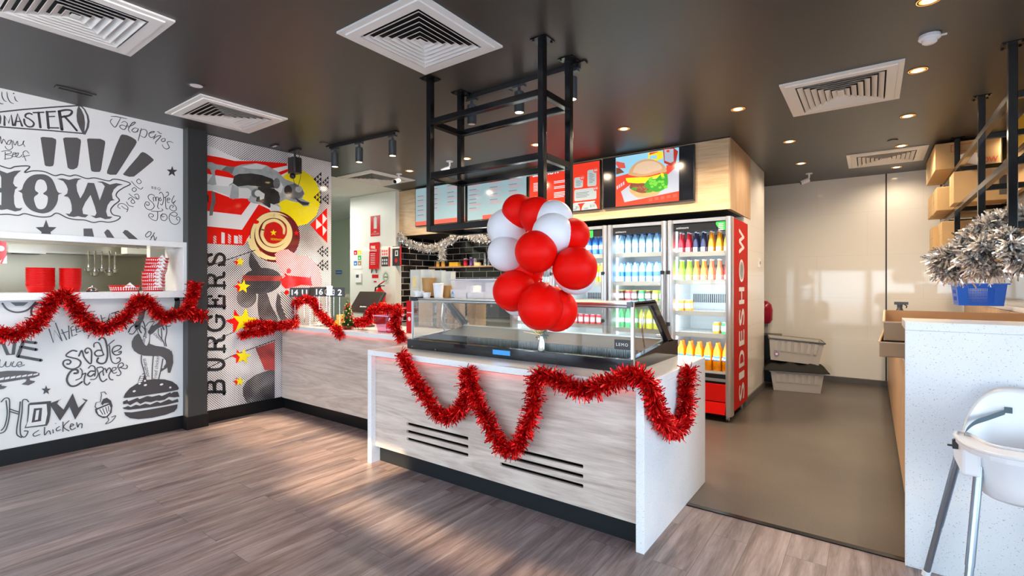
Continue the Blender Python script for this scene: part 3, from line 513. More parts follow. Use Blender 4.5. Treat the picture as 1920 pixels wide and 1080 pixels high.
# triangles
def tris(x, y, w_, h_, m): 
    for i in range(3):
        for j in range(i+1):
            cx = x+w_*i/3; cy = y-h_*i/6+h_*j/3; D.fill([(cx, cy), (cx+w_/3, cy-h_/6), (cx+w_/3, cy+h_/6-2)], m)
for q in ((990,425,60,110), (1055,448,48,95), (990,560,60,110), (1055,575,48,85), (1015,965,48,90), (1060,970,40,80), (1015,1070,48,90), (1060,1070,40,80)): tris(*q, BLK)
D.fill([(965,768),(1092,640),(1094,905)], RED); D.fill([(1010,720),(1010,800),(1055,768)], WHT); D.fill([(1058,680),(1092,720),(1058,765)], WHT); D.fill([(1058,770),(1090,805),(1060,850)], WHT); D.fill([(1058,765),(1094,722),(1094,800)], RED)
# round spiral
sp_c = (700, 840)
D.ell(700, 855, 188, 192, MAR, 48); D.ell(690, 850, 172, 180, CRM, 48); D.ell(712, 848, 166, 160, MAR, 48); D.ell(692, 832, 140, 140, CRM, 48); D.ell(690, 826, 112, 112, MAR, 40); D.ell(700, 826, 96, 100, DRD, 40)
D.line([(610,800),(630,755),(690,732),(740,750),(768,790),(768,830)], 24, CRM, taper=.3); D.line([(610,800),(605,850),(640,905),(700,920),(760,895),(800,840),(795,760),(750,710),(690,695)], 24, CRM)
D.star(690, 825, 25, YEL); text(mb, 'SIDESHOW', D.P((668, 880))+Vector((.006, 0, 0)), (0, 1, 0), (0, 0, 1), .022, YEL); D.star(862, 828, 22, RED); D.star(585, 968, 26, RED); D.ell(560, 745, 22, 14, RED)
D.fill([(490,870),(530,868),(560,930),(610,985),(650,1010),(640,1030),(570,1000),(515,940)], CRM)
D.fill([(700,985),(740,955),(800,950),(850,985),(870,1000),(930,995),(990,1030),(1030,1090),(1055,1180),(1040,1300),(900,1330),(800,1250),(740,1100),(710,1040)], CS)
# lower: letters, stars, photo of two figures
D.set(360, 460, 3.375)
D.ell(440, 225, 128, 82, HTD, a=-.1); D.ell(345, 330, 62, 66, HTD, a=.3); D.fill([(370,40),(410,100),(440,160),(400,180),(360,120)], HTD, True); D.fill([(420,280),(470,300),(500,380),(540,475),(440,480),(415,400)], HTD, True); D.fill([(540,300),(580,360),(600,470),(560,470),(530,390)], HTD, True)
D.fill([(560,285),(640,330),(640,470),(600,470),(560,370)], BS); D.fill([(320,900),(345,860),(400,820),(460,798),(523,782),(523,965),(400,1000),(345,995),(322,950)], HTD); D.fill([(400,650),(523,610),(523,790),(460,790)], HTR)
D.fill([(320,190),(570,195),(570,225),(320,225)], HTR); D.fill([(560,215),(600,190),(750,205),(760,255),(690,250),(640,265),(590,275),(565,250)], RED); D.ell(612, 162, 14, 16, RED); D.line([(590,185),(612,200),(640,210)], 14, RED); D.ell(598, 298, 14, 14, RED); D.line([(750,195),(752,330)], 4, RED)
D.line([(80,140),(270,75),(400,30)], 5, BLK, sm=False); D.line([(75,790),(250,700),(523,600)], 5, BLK, sm=False); D.line([(270,545),(150,600),(75,640)], 4, BLK, sm=False)
for cx, cy, r in ((302, 105, 30), (322, 262, 44), (330, 482, 84), (322, 704, 52), (300, 862, 30)):
    D.star(cx-r*.5, cy, r*.95, RED, a=-.25); D.lay += 3; D.star(cx+2, cy-1, r*1.02, YEL, a=.12)
Y0 = onX(360+88/3.375, 460, PX).y
def slab(ch, yb, yt, x0=88, x1=206):
    # letters lie on their side: bottoms to the right, reading upward; a = along the text (up), b = from top (left) to foot (right)
    def q(a, b): return (x0+(x1-x0)*b, yb-(yb-yt)*a)
    L = lambda pts, w_, sm=False: D.line([q(*p) for p in pts], w_, BLK, sm=sm)
    thick, thin = 19, 13
    if ch == 'B': L([(.2, 0), (.2, 1)], thick); L([(.05, .03), (.62, .04), (.85, .12), (.88, .28), (.75, .42), (.2, .46)], thick, True); L([(.2, .46), (.75, .48), (.95, .60), (.95, .82), (.80, .94), (.05, .97)], thick, True)
    if ch == 'U': L([(.22, .03), (.22, .62), (.35, .88), (.55, .96), (.75, .85), (.82, .6), (.82, .03)], thick, True); L([(.02, .03), (.42, .03)], thin); L([(.64, .03), (1, .03)], thin)
    if ch == 'R': L([(.2, 0), (.2, 1)], thick); L([(.05, .03), (.65, .04), (.85, .15), (.85, .33), (.70, .47), (.2, .5)], thick, True); L([(.5, .5), (.68, .62), (.78, .92), (1, .96)], thick, True); L([(.02, .97), (.42, .97)], thin)
    if ch == 'G': L([(.9, .28), (.75, .08), (.5, .02), (.22, .12), (.08, .45), (.2, .82), (.5, .97), (.75, .92), (.9, .8), (.9, .58)], thick, True); L([(.58, .56), (1, .56)], thin); L([(.9, 0), (.9, .3)], thin)
    if ch == 'E': L([(.2, 0), (.2, 1)], thick); L([(.05, .03), (.9, .03), (.9, .28)], thick); L([(.2, .5), (.65, .5)], thick); L([(.65, .36), (.65, .64)], thin); L([(.05, .97), (.93, .97), (.93, .7)], thick)
    if ch == 'S': L([(.85, .28), (.70, .06), (.4, .02), (.18, .14), (.2, .35), (.45, .46), (.75, .56), (.9, .72), (.78, .93), (.5, .99), (.25, .92), (.12, .70)], thick, True); L([(.85, 0), (.85, .3)], thin); L([(.12, .68), (.12, 1)], thin)
for ch, yb, yt in (('B', 945, 855), ('U', 808, 705), ('R', 678, 572), ('G', 548, 440), ('E', 402, 315), ('R', 275, 175), ('S', 135, 45)): slab(ch, yb, yt)
struct('wall_poster', mb, ['halftone', 'halftone_light', 'halftone_dark', 'halftone_red', 'print_red', 'print_yellow', 'print_white', 'print_black', 'print_cream', 'column_dark', 'print_maroon', 'candy_stripe', 'black_stripe', 'photo_grey1', 'photo_grey2', 'photo_grey3', 'photo_grey4', 'print_darkred'])
struct('baseboard_poster', MB().box(PX, 2.163, 0, PX+.012, 3.0, .125), 'skirting_black')
# --- corridor, sign wall, tiled recess, bulkhead, cool room
struct('wall_corridor', MB().box(-11, 7.0, 0, -6.3, 7.1, H).box(-11, 3.4, 0, -10.9, 7.0, H).box(-11, 3.40, 0, PX-.2, 3.5, H), 'paint_green_white')
struct('door_1', MB().box(-8.46, 6.94, 0, -7.9, 6.995, 2.05).box(-8.40, 6.925, 0, -7.9, 6.94, 2.0, 1), ['paint_white', 'paint_green_white'])
struct('wall_sign', MB().box(-7.367, 5.30, 0, -6.18, 5.42, H), 'paint_white')
struct('wall_niche', MB().box(-6.30, 5.42, 0, -6.18, 6.2, H).box(-6.18, 6.15, 0, -1.2, 6.25, H), 'black_tile')
b = MB().box(-6.18, 5.375, 2.165, -1.18, 6.4, H-.002).box(-1.18, 5.375, 2.165, -1.165, 6.42, H-.002, 1).box(-6.17, 5.39, 2.16, -1.2, 6.14, 2.165, 2).box(-6.18, 5.37, 2.892, -1.165, 5.3749, H-.001, 2)
struct('wall_bulkhead', b, ['oak', 'oak_side', 'ceiling_dark'])
struct('wall_kitchen', MB().box(-1.32, 6.26, .09, -1.17, 7.36, H).box(-1.3, 6.08, .09, -1.172, 6.26, 2.16), 'gloss_tile')
struct('baseboard_kitchen', MB().box(-1.30, 6.08, 0, -1.155, 7.365, .09), 'cove_grey')
struct('wall_back', MB().box(-4, 8.45, .07, .150, 8.55, H).box(.168, 8.45, .07, 2.8, 8.55, H).box(.150, 8.462, .07, .168, 8.55, H, 1).box(-4, 6.4, 0, -3.9, 8.5, H), ['gloss_panel', 'black_plastic'])
struct('baseboard_back', MB().box(-4, 8.40, 0, 2.7, 8.452, .075), 'cove_grey')
struct('wall_right', MB().box(2.7, 3.1, 0, 2.8, 8.5, H), 'gloss_panel')
# shop front: posts, header and sill with panes
def shopfront(name, a, b_, zh, n):
    a, b_ = Vector(a), Vector(b_); d = b_-a; f = MB()
    for i in range(n+1): p = a+d*i/n; f.beam(p, p+Vector((0, 0, zh)), .07)
    f.beam(a+Vector((0, 0, .05)), b_+Vector((0, 0, .05)), (.07, .1)); f.beam(a+Vector((0, 0, zh)), b_+Vector((0, 0, zh)), (.07, .07)); f.beam(a+Vector((0, 0, (zh+H)/2)), b_+Vector((0, 0, (zh+H)/2)), (.12, H-zh))
    o = struct(name, f, 'column_dark')
    g = MB(); nn = d.cross(Vector((0, 0, 1))).normalized()*.004
    g.beam(a+Vector((0, 0, zh/2)), b_+Vector((0, 0, zh/2)), (.006, zh)); pane = g.build('window_pane', 'glass', o); return o
shopfront('window_1', (-5.4, -2.0, 0), (2.65, -2.0, 0), 2.47, 6)
shopfront('window_2', (2.7, -2.0, 0), (2.7, 3.1, 0), 2.44, 4)
struct('ground', MB().box(-30, -30, -.25, 30, -2.06, -.1).box(2.8, -2.06, -.25, 30, 12, -.1), mat('paving', (.55, .54, .53), .8, var=.15, vscale=2).name)
# unseen canopy, added outside to shade the middle of the floor
struct('shade_canopy', MB().box(-2.7, -3.1, 2.60, 3.2, -2.1, 2.70), 'column_dark')
struct('shade_fascia', MB().box(-11, -4.06, 1.85, -3.3, -4.0, 3.12).box(-3.3, -4.06, 1.85, 5, -4.0, 2.985), 'column_dark')   # unseen boards added to block the sun, leaving bands on the floor
# serving hatch: white box frame and the steel kitchen behind it
h = MB(); X0, X1 = -5.75, WX+.085
h.box(X0, hy0, hz1-.04, X1, hy1+.045, hz1+.012); h.box(X0, hy0, hz0-.03, X1, hy1+.045, hz0+.03); h.box(X0, hy1-.0, hz0+.03, X1, hy1+.045, hz1-.04); h.box(X0, hy0-.05, hz0-.03, X1, hy0, hz1+.012)
struct('window_3', h, 'stone_plain', bevel=.003)
k = MB().box(-7.7, -1.5, 0, -7.6, 2.6, H).box(-7.6, 2.55, 0, -5.6, 2.65, H).box(-7.6, -1.6, 0, -5.6, -1.5, H).box(-7.7, -1.6, H, -5.5, 2.65, H+.05).box(-7.7, -1.6, -.05, -5.5, 2.65, 0)
k.box(-7.6, .72, 0, -7.595, .725, H, 1)
struct('wall_hatch_kitchen', k, ['steel_kitchen', 'black_plastic'])
# ================================================================ COUNTERS
def counter_front():
    t = thing('display_counter', 'timber fronted counter with white stone waterfall ends under the glass display case', 'counter', (-2.07, 3.04, 0))
    o = Vector((-2.07, 3.04, 0)); x0, x1, y0, y1, zt = -3.197, -.950, 2.46, 3.617, .882
    b = MB().box(x0, y0, zt-.042, x1, y1, zt).box(x0, y0, 0, x0+.045, y1, zt-.042).box(x1-.045, y0, 0, x1, y1, zt-.042)
    sp(b, 'stone_frame', 'stone_plain', t, o, .0025)
    px0, px1, py = x0+.045, x1-.045, 2.503; rows = []; k = 0
    def xz(x, y): p = onY(x, y, py); return p.x, p.z
    zs = [.5*(xz(762.5, a)[1]+xz(1093, b_)[1]) for a, b_ in ((794.4, 874.5), (808.5, 892.8), (822.5, 911.5))]
    xa = [(xz(762.5, 800)[0], xz(878, 800)[0]), (xz(937.5, 850)[0], xz(1093.5, 850)[0])]
    p = MB(); z = .125; hh = .011
    for zc in sorted(zs):
        p.box(px0, py, z, px1, py+.018, zc-hh); z = zc+hh
        p.box(px0, py, zc-hh, xa[0][0], py+.018, zc+hh); p.box(xa[0][1], py, zc-hh, xa[1][0], py+.018, zc+hh); p.box(xa[1][1], py, zc-hh, px1, py+.018, zc+hh)
        for a, b_ in xa:
            for e, s in ((a, 1), (b_, -1)):
                for q in (1, -1): p.add([(e, py, zc+q*hh), (e+s*.004, py, zc+q*hh), (e, py, zc+q*(hh-.004)), (e, py+.018, zc+q*hh), (e+s*.004, py+.018, zc+q*hh), (e, py+.018, zc+q*(hh-.004))], [(0, 1, 2), (1, 4, 5, 2)], 0)
    p.box(px0, py, z, px1, py+.018, .828); p.box(px0+.01, py+.08, .13, px1-.01, py+.09, .8, 1)
    sp(p, 'front_panel', ['counter_timber', 'vent_dark'], t, o)
    sp(MB().box(px0, 2.545, 0, px1, 2.56, .125), 'kickboard', 'kick_dark', t, o)
    sp(MB().box(px0+.02, py-.022, .8365, px1-.02, py-.008, .8395), 'light_strip', 'led_red', t, o)
    return t
def sp(mb, name, m, parent, org, bevel=0, label=None, seg=2):
    """part given in world coordinates, stored relative to its thing"""
    o = Vector(org); mb.v = [tuple(Vector(v)-o) for v in mb.v]; q = mb.build(name, m, parent, bevel, seg=seg)
    if label: q['label'] = label
    return q
counter_front()
o = Vector((-4.3, 3.3, 0)); t = thing('service_counter', 'pale timber service counter with white top running from the poster wall', 'counter', o)
sp(MB().box(PX+.015, 2.94, .895, -3.25, 3.62, .94), 'countertop', 'stone_plain', t, o, .002); sp(MB().box(PX+.02, 2.965, .12, -3.22, 2.985, .893), 'front_panel', 'counter_timber', t, o)
sp(MB().box(PX+.02, 2.985, 0, -3.22, 3.0, .118).box(-3.27, 3.0, 0, -3.25, 3.6, .89), 'kickboard', 'skirting_black', t, o)
sp(MB().box(PX+.1, 2.950, .8938, -3.3, 2.963, .8948), 'light_strip', 'led_red', t, o)
o = Vector((.8, 5, 0)); t = thing('stone_bench', 'speckled white stone bench with timber side along the aisle', 'bench', o)
b = MB().box(.134, 3.13, 0, 1.50, 3.17, 1.17).box(.134, 3.13, 1.17, 1.50, 3.47, 1.212).box(.95, 3.47, 1.17, 1.50, 8.3, 1.212)
sp(b, 'stone_slab', 'stone', t, o, .002)
sp(MB().box(.17, 3.175, .06, .19, 8.3, .95).box(.93, 3.48, .95, .95, 8.3, 1.17), 'side_panel', 'oak_side', t, o)
sp(MB().box(.15, 3.475, .95, .925, 8.3, .968), 'work_top', 'stone_plain', t, o); sp(MB().box(.215, 3.2, 0, .235, 8.3, .07), 'kickboard', 'cove_grey', t, o)
o = Vector((-4, 4.05, 0)); t = thing('prep_bench', 'steel prep bench behind the glass display case', 'bench', o)
sp(MB().box(-4.9, 3.9, .86, -3.0, 4.45, .90).box(-4.85, 3.95, .2, -3.05, 4.4, .22), 'worktop', 'steel', t, o)
for x in (-4.85, -3.07):
    for y in (3.95, 4.38): sp(MB().cyl((x, y, 0), (x, y, .86), .02), 'leg', 'steel', t, o)
o = Vector((-5, 5.8, 0)); t = thing('back_bench', 'black bench against the dark tiled wall beside the drinks fridges', 'bench', o)
sp(MB().box(-6.17, 5.5, .86, -3.97, 6.14, .9), 'worktop', 'steel', t, o); sp(MB().box(-6.17, 5.53, 0, -3.97, 6.1, .86), 'cabinet', 'black_plastic', t, o)
# ================================================================ GLASS DISPLAY CASE
o = Vector((-2.07, 3.1, .882)); t = thing('display_case', 'empty glass display case with black base on the stone counter', 'display case', o)
x0, x1, y0, y1, zb = -3.02, -1.13, 2.71, 3.58, .8825
b = MB().box(x0, y0, zb, x1, y0+.05, .955).box(x0+.03, 3.0, zb, x1-.03, y1, .905)
for xa in (x0, x1-.035):
    b.prism([(xa, y0+.05, zb), (xa, y1, zb), (xa, y1, 1.0), (xa, 3.40, 1.01), (xa, y0+.05, .955)], (.035, 0, 0))
    b.prism([(xa, y0+.03, 1.262), (xa, y0+.03, 1.292), (xa, 3.12, 1.298), (xa, 3.44, 1.02), (xa, 3.50, 1.0), (xa, 3.38, 1.0), (xa, 3.08, 1.262)], (.035, 0, 0))
b.box(x0+.03, 3.38, .88, x1-.03, y1, .985)
sp(b, 'base', 'black_gloss', t, o, .002)
b = MB().add([(x0+.035, 3.06, .968), (x1-.035, 3.06, .968), (x1-.035, 3.36, 1.022), (x0+.035, 3.36, 1.022), (x0+.035, 3.06, .958), (x1-.035, 3.06, .958)], [(0, 1, 2, 3), (4, 5, 1, 0)]); b.box(x0+.035, 3.34, 1.018, x1-.035, 3.40, 1.026, 1)
sp(b, 'back_rail', ['lamp_grey', 'steel'], t, o)
g = MB(); n = 120
for i in range(n): x = x0+.35+(x1-x0-.42)*i/n; g.box(x, 3.04, .89, x+.006, 3.056, .966)
sp(g, 'air_grille', 'grille', t, o); sp(MB().box(x0+.035, 2.76, .8825, x1-.035, 2.985, .895).box(x0+.035, 3.056, .9, x1-.035, 3.06, .966), 'deck', 'black_gloss', t, o)
sp(MB().box(x0+.004, 2.762, .957, x1-.004, 2.768, 1.272), 'front_glass', 'glass_clear', t, o)
for xa in (x0+.012, x1-.02):
    g = MB(); g.prism([(xa, 2.775, .965), (xa, 3.36, 1.02), (xa, 3.07, 1.262), (xa, 2.775, 1.262)], (.006, 0, 0)); sp(g, 'side_glass', 'glass_clear', t, o)
sp(MB().hexa([(x0+.04, 3.40, 1.02), (x1-.04, 3.40, 1.02), (x1-.04, 3.406, 1.02), (x0+.04, 3.406, 1.02), (x0+.04, 3.11, 1.275), (x1-.04, 3.11, 1.275), (x1-.04, 3.116, 1.275), (x0+.04, 3.116, 1.275)]), 'rear_glass', 'glass_clear', t, o)
sp(MB().box(x0, 2.78, 1.274, x1, 3.13, 1.284), 'top_shelf', 'steel', t, o, .001)
sp(MB().cyl((x0+.03, 2.80, 1.262), (x1-.03, 2.80, 1.262), .011), 'front_rail', 'silver', t, o)
sp(MB().box(x1-.016, 2.757, .90, x1+.002, 2.775, 1.29), 'corner_post', 'silver', t, o, .001); sp(MB().box(x0-.002, 2.757, .95, x0+.006, 2.775, 1.29), 'corner_post', 'silver', t, o, .001)
for xa in (x0+.05, x1-.06):
    sp(MB().tube([(xa, 3.07, 1.25), (xa, 3.05, 1.1), (xa, 3.09, .985)], .006, 8), 'support_rod', 'chrome', t, o); sp(MB().cyl((xa-.015, 3.36, 1.035), (xa+.03, 3.36, 1.035), .014), 'hinge_bracket', 'chrome', t, o)
for q, n_ in ((onY(940, 662, y0-.001), 0),): sp(MB().box(q.x-.075, y0-.0025, .908, q.x+.075, y0-.0005, .94), 'blue_tape', 'tape_blue', t, o, label='strip of bright blue tape')
for x, z in ((x0+.06, .90), (x0+.32, .895)): sp(MB().cyl((x, y0+.001, z), (x, y0-.003, z), .005), 'screw', 'chrome', t, o)
p = onY(1167, 646, 2.755); b = MB().box(p.x-.05, 2.750, p.z-.028, p.x+.05, 2.7545, p.z+.028); text(b, 'LEMO', (p.x, 2.7495, p.z), (1, 0, 0), (0, 0, 1), .018, 1, center=True, sp=1.3)
tag(b.build('shelf_label', ['black_sign', 'print_white'], bevel=.004, loc=(p.x, 2.75, p.z)), 'small black label lettered LEMO on the case front glass', 'label')
# ================================================================ DRINKS FRIDGES
ORD = ['first', 'second', 'third', 'fourth', 'fifth', 'sixth', 'seventh', 'eighth', 'ninth']
def fridge(x0, x1, shelves, label, side_text=False, interior='fridge_white'):
    o = Vector(((x0+x1)/2, 5.75, 0)); t = thing('drinks_fridge', label, 'fridge', o)
    yb, yf, z0, z1 = 6.06, 5.40, .10, 2.07
    b = MB().box(x0, yf, z0, x0+.03, yb, z1).box(x1-.03, yf, z0, x1, yb, z1).box(x0+.03, yf, z1-.06, x1-.03, yb, z1).box(x0+.03, yf, z0, x1-.03, yb, .43)
    sp(b, 'cabinet', 'fridge_black', t, o)
    b = MB().box(x0+.03, yb-.03, .43, x1-.03, yb, z1-.06).box(x0+.03, yf+.02, .43, x0+.034, yb-.03, z1-.06).box(x1-.034, yf+.02, .43, x1-.03, yb-.03, z1-.06).box(x0+.034, yf+.02, z1-.064, x1-.034, yb-.03, z1-.061)
    nl = 22
    for i in range(nl): xx = x0+.07+(x1-x0-.14)*i/nl; b.box(xx, yb-.036, 1.86, xx+.012, yb-.03, 1.97, 1).box(xx, yb-.036, 1.50, xx+.012, yb-.03, 1.62, 1).box(xx, yb-.036, 1.18, xx+.012, yb-.03, 1.28, 1)
    sp(b, 'liner', [interior, 'lamp_grey'], t, o)
    for z in shelves:
        s = MB().box(x0+.04, yf+.03, z-.012, x1-.04, yb-.04, z); s.box(x0+.04, yf+.025, z-.042, x1-.04, yf+.032, z+.008)
        q = sp(s, 'shelf', 'white_matte', t, o)
        s = MB()
        for i in range(7): xx = x0+.06+(x1-x0-.12)*i/7; s.box(xx, yf+.0235, z-.034, xx+.05, yf+.025, z-.012)
        sp(s, 'price_strip', 'l_white', t, o)
        s = MB()
        for i in range(8): xx = x0+.05+(x1-x0-.1)*i/7.; s.box(xx-.0015, yf+.05, z, xx+.0015, yf+.052, z+.055)
        s.box(x0+.05, yf+.05, z+.05, x1-.05, yf+.052, z+.055); sp(s, 'shelf_divider', 'acrylic', t, o)
    # door
    d0, d1 = 5.275, 5.395
    prof = lambda xc, s: [(xc, d0+.035, .06), (xc+s*.01, d0+.012, .06), (xc+s*.028, d0, .06), (xc+s*.050, d0+.006, .06), (xc+s*.062, d0+.03, .06), (xc+s*.062, d1, .06), (xc, d1, .06)]
    b = MB(); 
    for xc, s in ((x1, -1), (x0, 1)): b.prism(prof(xc, s), (0, 0, 2.02))
    b.box(x0+.05, d0+.03, 2.045, x1-.05, d1, 2.08).box(x0+.05, d0+.04, .40, x1-.05, d1-.02, .43)
    dr = sp(b, 'door', 'silver', t, o)
    sp(MB().box(x0+.062, d0+.045, .43, x1-.062, d0+.06, .475), 'door_rail', 'fridge_black', t, o)
    b = MB().box(x0+.062, d0+.045, 1.96, x1-.062, d0+.06, 2.045)
    text(b, 'activecore', (x0+.09, d0+.044, 1.985), (1, 0, 0), (0, 0, 1), .022, 1, slant=.25, bold=.001)
    q = sp(b, 'door_header', ['fridge_black', 'silver'], t, o)
    sp(MB().box(x0+.062, d0+.05, .475, x1-.062, d0+.056, 1.96), 'door_glass', 'glass_clear', t, o)
    hx = x0+.03 if side_text else x1-.03
    b = MB().cyl((hx, d0-.035, .96), (hx, d0-.035, 1.52), .016).cyl((hx, d0-.035, .95), (hx, d0-.035, .99), .019, m=1).cyl((hx, d0-.035, 1.50), (hx, d0-.035, 1.54), .019, m=1).box(hx-.01, d0-.03, .955, hx+.01, d0+.01, .975, 1).box(hx-.01, d0-.03, 1.515, hx+.01, d0+.01, 1.535, 1)
    sp(b, 'door_handle', ['silver', 'black_plastic'], t, o)
    b = MB().box(x0+.062, d0+.03, .20, x1-.062, d0+.05, .375).hexa([(x0+.062, d0-.0, .075), (x1-.062, d0-.0, .075), (x1-.062, d0+.05, .06), (x0+.062, d0+.05, .06), (x0+.062, d0+.03, .19), (x1-.062, d0+.03, .19), (x1-.062, d0+.06, .19), (x0+.062, d0+.06, .19)])
    sp(b, 'kick_panel', 'red_gloss', t, o)
    for xc in (x0+.05, x1-.05):
        for yc in (5.36, 5.98): sp(MB().cyl((xc-.012, yc, .032), (xc+.012, yc, .032), .032, m=0).box(xc-.015, yc-.02, .05, xc+.015, yc+.02, .10, 1), 'caster', ['silver', 'black_plastic'], t, o)
    for xc in (x0+.055, x1-.055): sp(MB().box(xc-.009, 5.44, .46, xc+.009, 5.455, 1.98), 'light_tube', 'glow_white', t, o)
    L = bpy.data.lights.new('fridge_lamp', 'AREA'); L.shape = 'RECTANGLE'; L.size = .5; L.size_y = 1.3; L.energy = 4.6; L.color = (.80, .92, 1)
    lo = bpy.data.objects.new('fridge_lamp', L); C.objects.link(lo); lo.parent = t; lo.location = (0, 5.43-5.75, 1.25); lo.rotation_euler = (-PI/2, 0, 0); lo.rotation_euler = (PI/2, 0, 0)
    if side_text:
        X = x1+.004
        b = MB().box(x1, 5.40, .10, X, 6.06, 2.07)
        sd = sp(b, 'side_panel', 'fridge_side', t, o)
        b = MB(); 
        # letters read upward, their feet towards the room's back
        yl = 5.86; hh = .26; zpos = .16; widths = dict(S=.165, I=.06, D=.165, E=.15, H=.165, O=.24, W=.25); gaps = .065
        for ch in 'SIDESHOW':
            wd = widths[ch]
            if ch == 'O':
                zc = zpos+wd/2; yc = yl-hh/2; r = [(Vector((X+.0015, yc+hh/2*math.cos(a)*k_, zc+wd/2*math.sin(a)*k_))) for k_ in (1, .80) for a in [2*PI*i/40 for i in range(40)]]
                b.poly(r[:40]); b.poly([v+Vector((.0006, 0, 0)) for v in r[40:]], 1); b.poly([Vector((X+.0028, yc+(v.y-yc)*.55+.01, zc+(v.z-zc)*.72)) for v in r[40:]], 2)
            else: text(b, ch, (X+.0015, yl, zpos), (0, 0, 1), (0, -1, 0), hh, 0, width=wd, bold=.008)
            zpos += wd+gaps
        b2 = sp(b, 'lettering', ['print_white', 'photo_grey2', 'photo_grey1'], t, o, label='white SIDESHOW letters running up the side')
    return t
FR = {'right': (-1.787, -1.134, [1.735, 1.435, 1.10, .87, .475], 'drinks fridge with red SIDESHOW side panel at the end of the row'),
      'middle': (-2.487, -1.793, [1.75, 1.42, 1.20, .88, .55], 'drinks fridge of bottled water, second from the red side panel'),
      'third': (-3.187, -2.493, [1.75, 1.42, 1.20, .90, .55], 'drinks fridge half hidden behind the balloons'),
      'fourth': (-3.90, -3.193, [1.75, 1.42, 1.20, .90, .55], 'drinks fridge farthest from the red side panel, next to the black bench')}
fridge(*FR['right'], side_text=True)
for k in ('middle', 'third', 'fourth'): fridge(*FR[k])
# bottles: one of each shape and colour, then copies
def bottle(shape, liq, cap, lab, labh=(.3, .55), clear=None):
    """glass bottle filled with drink: body, cap, paper label"""
    t = thing(*shape['nm'], shape['cat'], (0, 0, -5)); h, r = shape['h'], shape['r']; pr = [(r*a, h*b) for a, b in shape['p']]
    b = MB().lathe(pr, n=14); f = b.build('body' if not clear else 'body', [liq], t)
    if clear: nb = MB().lathe([(r*a*1.01, h*b_) for a, b_ in shape['p'][shape['nk']:]], n=12); nb.build('neck', clear, t)
    MB().cyl((0, 0, h*.955), (0, 0, h*1.0), shape['cr']*1.12, n=12).build('cap', cap, t)
    if lab:
        rr = lambda z: max(a*r if False else 0, 0) or next((pr[i][0]+(pr[i+1][0]-pr[i][0])*(z-pr[i][1])/max(1e-6, pr[i+1][1]-pr[i][1]) for i in range(len(pr)-1) if pr[i][1] <= z <= pr[i+1][1]), r)
        b = MB(); n = 8; zs = [h*(shape['lb'][0]+(shape['lb'][1]-shape['lb'][0])*k/3) for k in range(4)]; hw = math.radians(shape['lb'][2])
        vs = [((rr(z)+.0016)*math.sin(-hw+2*hw*i/n), -(rr(z)+.0016)*math.cos(-hw+2*hw*i/n), z) for z in zs for i in range(n+1)]
        b.add(vs, [(k*(n+1)+i, k*(n+1)+i+1, (k+1)*(n+1)+i+1, (k+1)*(n+1)+i) for k in range(3) for i in range(n)], 0, True)
        if shape['nm'][0] == 'plastic_bottle': text(b, 'Fanta', (0, -(r+.0026), h*.455), (1, 0, 0), (0, .05, 1), h*.085, 1, center=True, slant=.2, bold=.001)
        b.build('paper_label', [lab, 'print_white'], t)
    return t
SODA = dict(lb=(.06, .26, 42), nm=('soda_bottle', 'x'), cat='bottle', h=.225, r=.033, cr=.013, nk=5, p=[(.0, 0), (.85, 0), (.93, .02), (1, .08), (.90, .38), (.62, .62), (.42, .80), (.38, .93), (.38, .96)])
PET = dict(lb=(.38, .54, 48), nm=('plastic_bottle', 'x'), cat='bottle', h=.30, r=.044, cr=.014, nk=5, p=[(0, 0), (.8, 0), (.95, .03), (1, .10), (.92, .22), (1, .34), (1, .60), (.85, .72), (.45, .88), (.32, .93), (.32, .96)])
WAT = dict(lb=(.30, .52, 85), nm=('water_bottle', 'x'), cat='bottle', h=.23, r=.036, cr=.015, nk=5, p=[(0, 0), (.85, 0), (1, .05), (1, .30), (.93, .40), (1, .50), (1, .66), (.80, .80), (.42, .90), (.40, .96)])
CAN = dict(lb=(.25, .70, 60), nm=('drink_can', 'x'), cat='can', h=.125, r=.033, cr=.025, nk=5, p=[(0, 0), (.80, 0), (1, .07), (1, .85), (.82, .955), (.80, .96)])
def row(shelf, fr, shape, items, cname, z, y=5.49, x0=None, dx=None, behind=1, word='bottle', lab='print_white', cap='white_plastic', clear=None, start=0):
    """items: list of (material, colour word)"""
    xa, xb, _, _ = FR[fr]; n = len(items); protos = row.p; frw = {'right': 'red sided fridge', 'middle': 'water fridge', 'third': 'balloon hidden fridge', 'fourth': 'farthest fridge'}[fr]
    x0 = xa+.09 if x0 is None else x0; dx = (xb-xa-.18)/(max(n-1, 1)) if dx is None else dx
    for i, (mt, cw) in enumerate(items):
        if mt is None: continue
        key = (shape['nm'][0], mt, cap, lab)
        for b in range(behind+1):
            loc = (x0+dx*i, y+b*.085, z)
            lb = f'{cw} {word}, {ORD[i+start]} from left, {shelf} shelf of the {frw}' if b == 0 else f'{cw} {word} behind the {ORD[i+start]} from left, {shelf} shelf of the {frw}'
            gr = f'drinks on the {shelf} shelf of the {frw}'
            if key not in protos: t = bottle(shape, mt, cap, lab, clear=clear); t.location = loc; t['label'] = lb; t['group'] = gr; protos[key] = t
            else: t = dup(protos[key], loc, label=lb, group=gr)
row.p = {}
z = FR['right'][2]
row('top', 'right', SODA, [('l_red', 'red'), ('l_red', 'red'), ('l_dark', 'dark blue'), ('l_dark', 'dark blue'), ('l_orange', 'orange'), ('l_orange', 'orange'), ('l_yellow', 'yellow')], '', z[0], clear='acrylic')
row('second', 'right', SODA, [('l_lime', 'lime green'), ('l_lime', 'lime green'), ('l_orange', 'orange'), ('l_orange', 'orange'), ('l_coral', 'coral'), ('l_coral', 'coral'), ('l_red', 'red')], '', z[1], clear='acrylic')
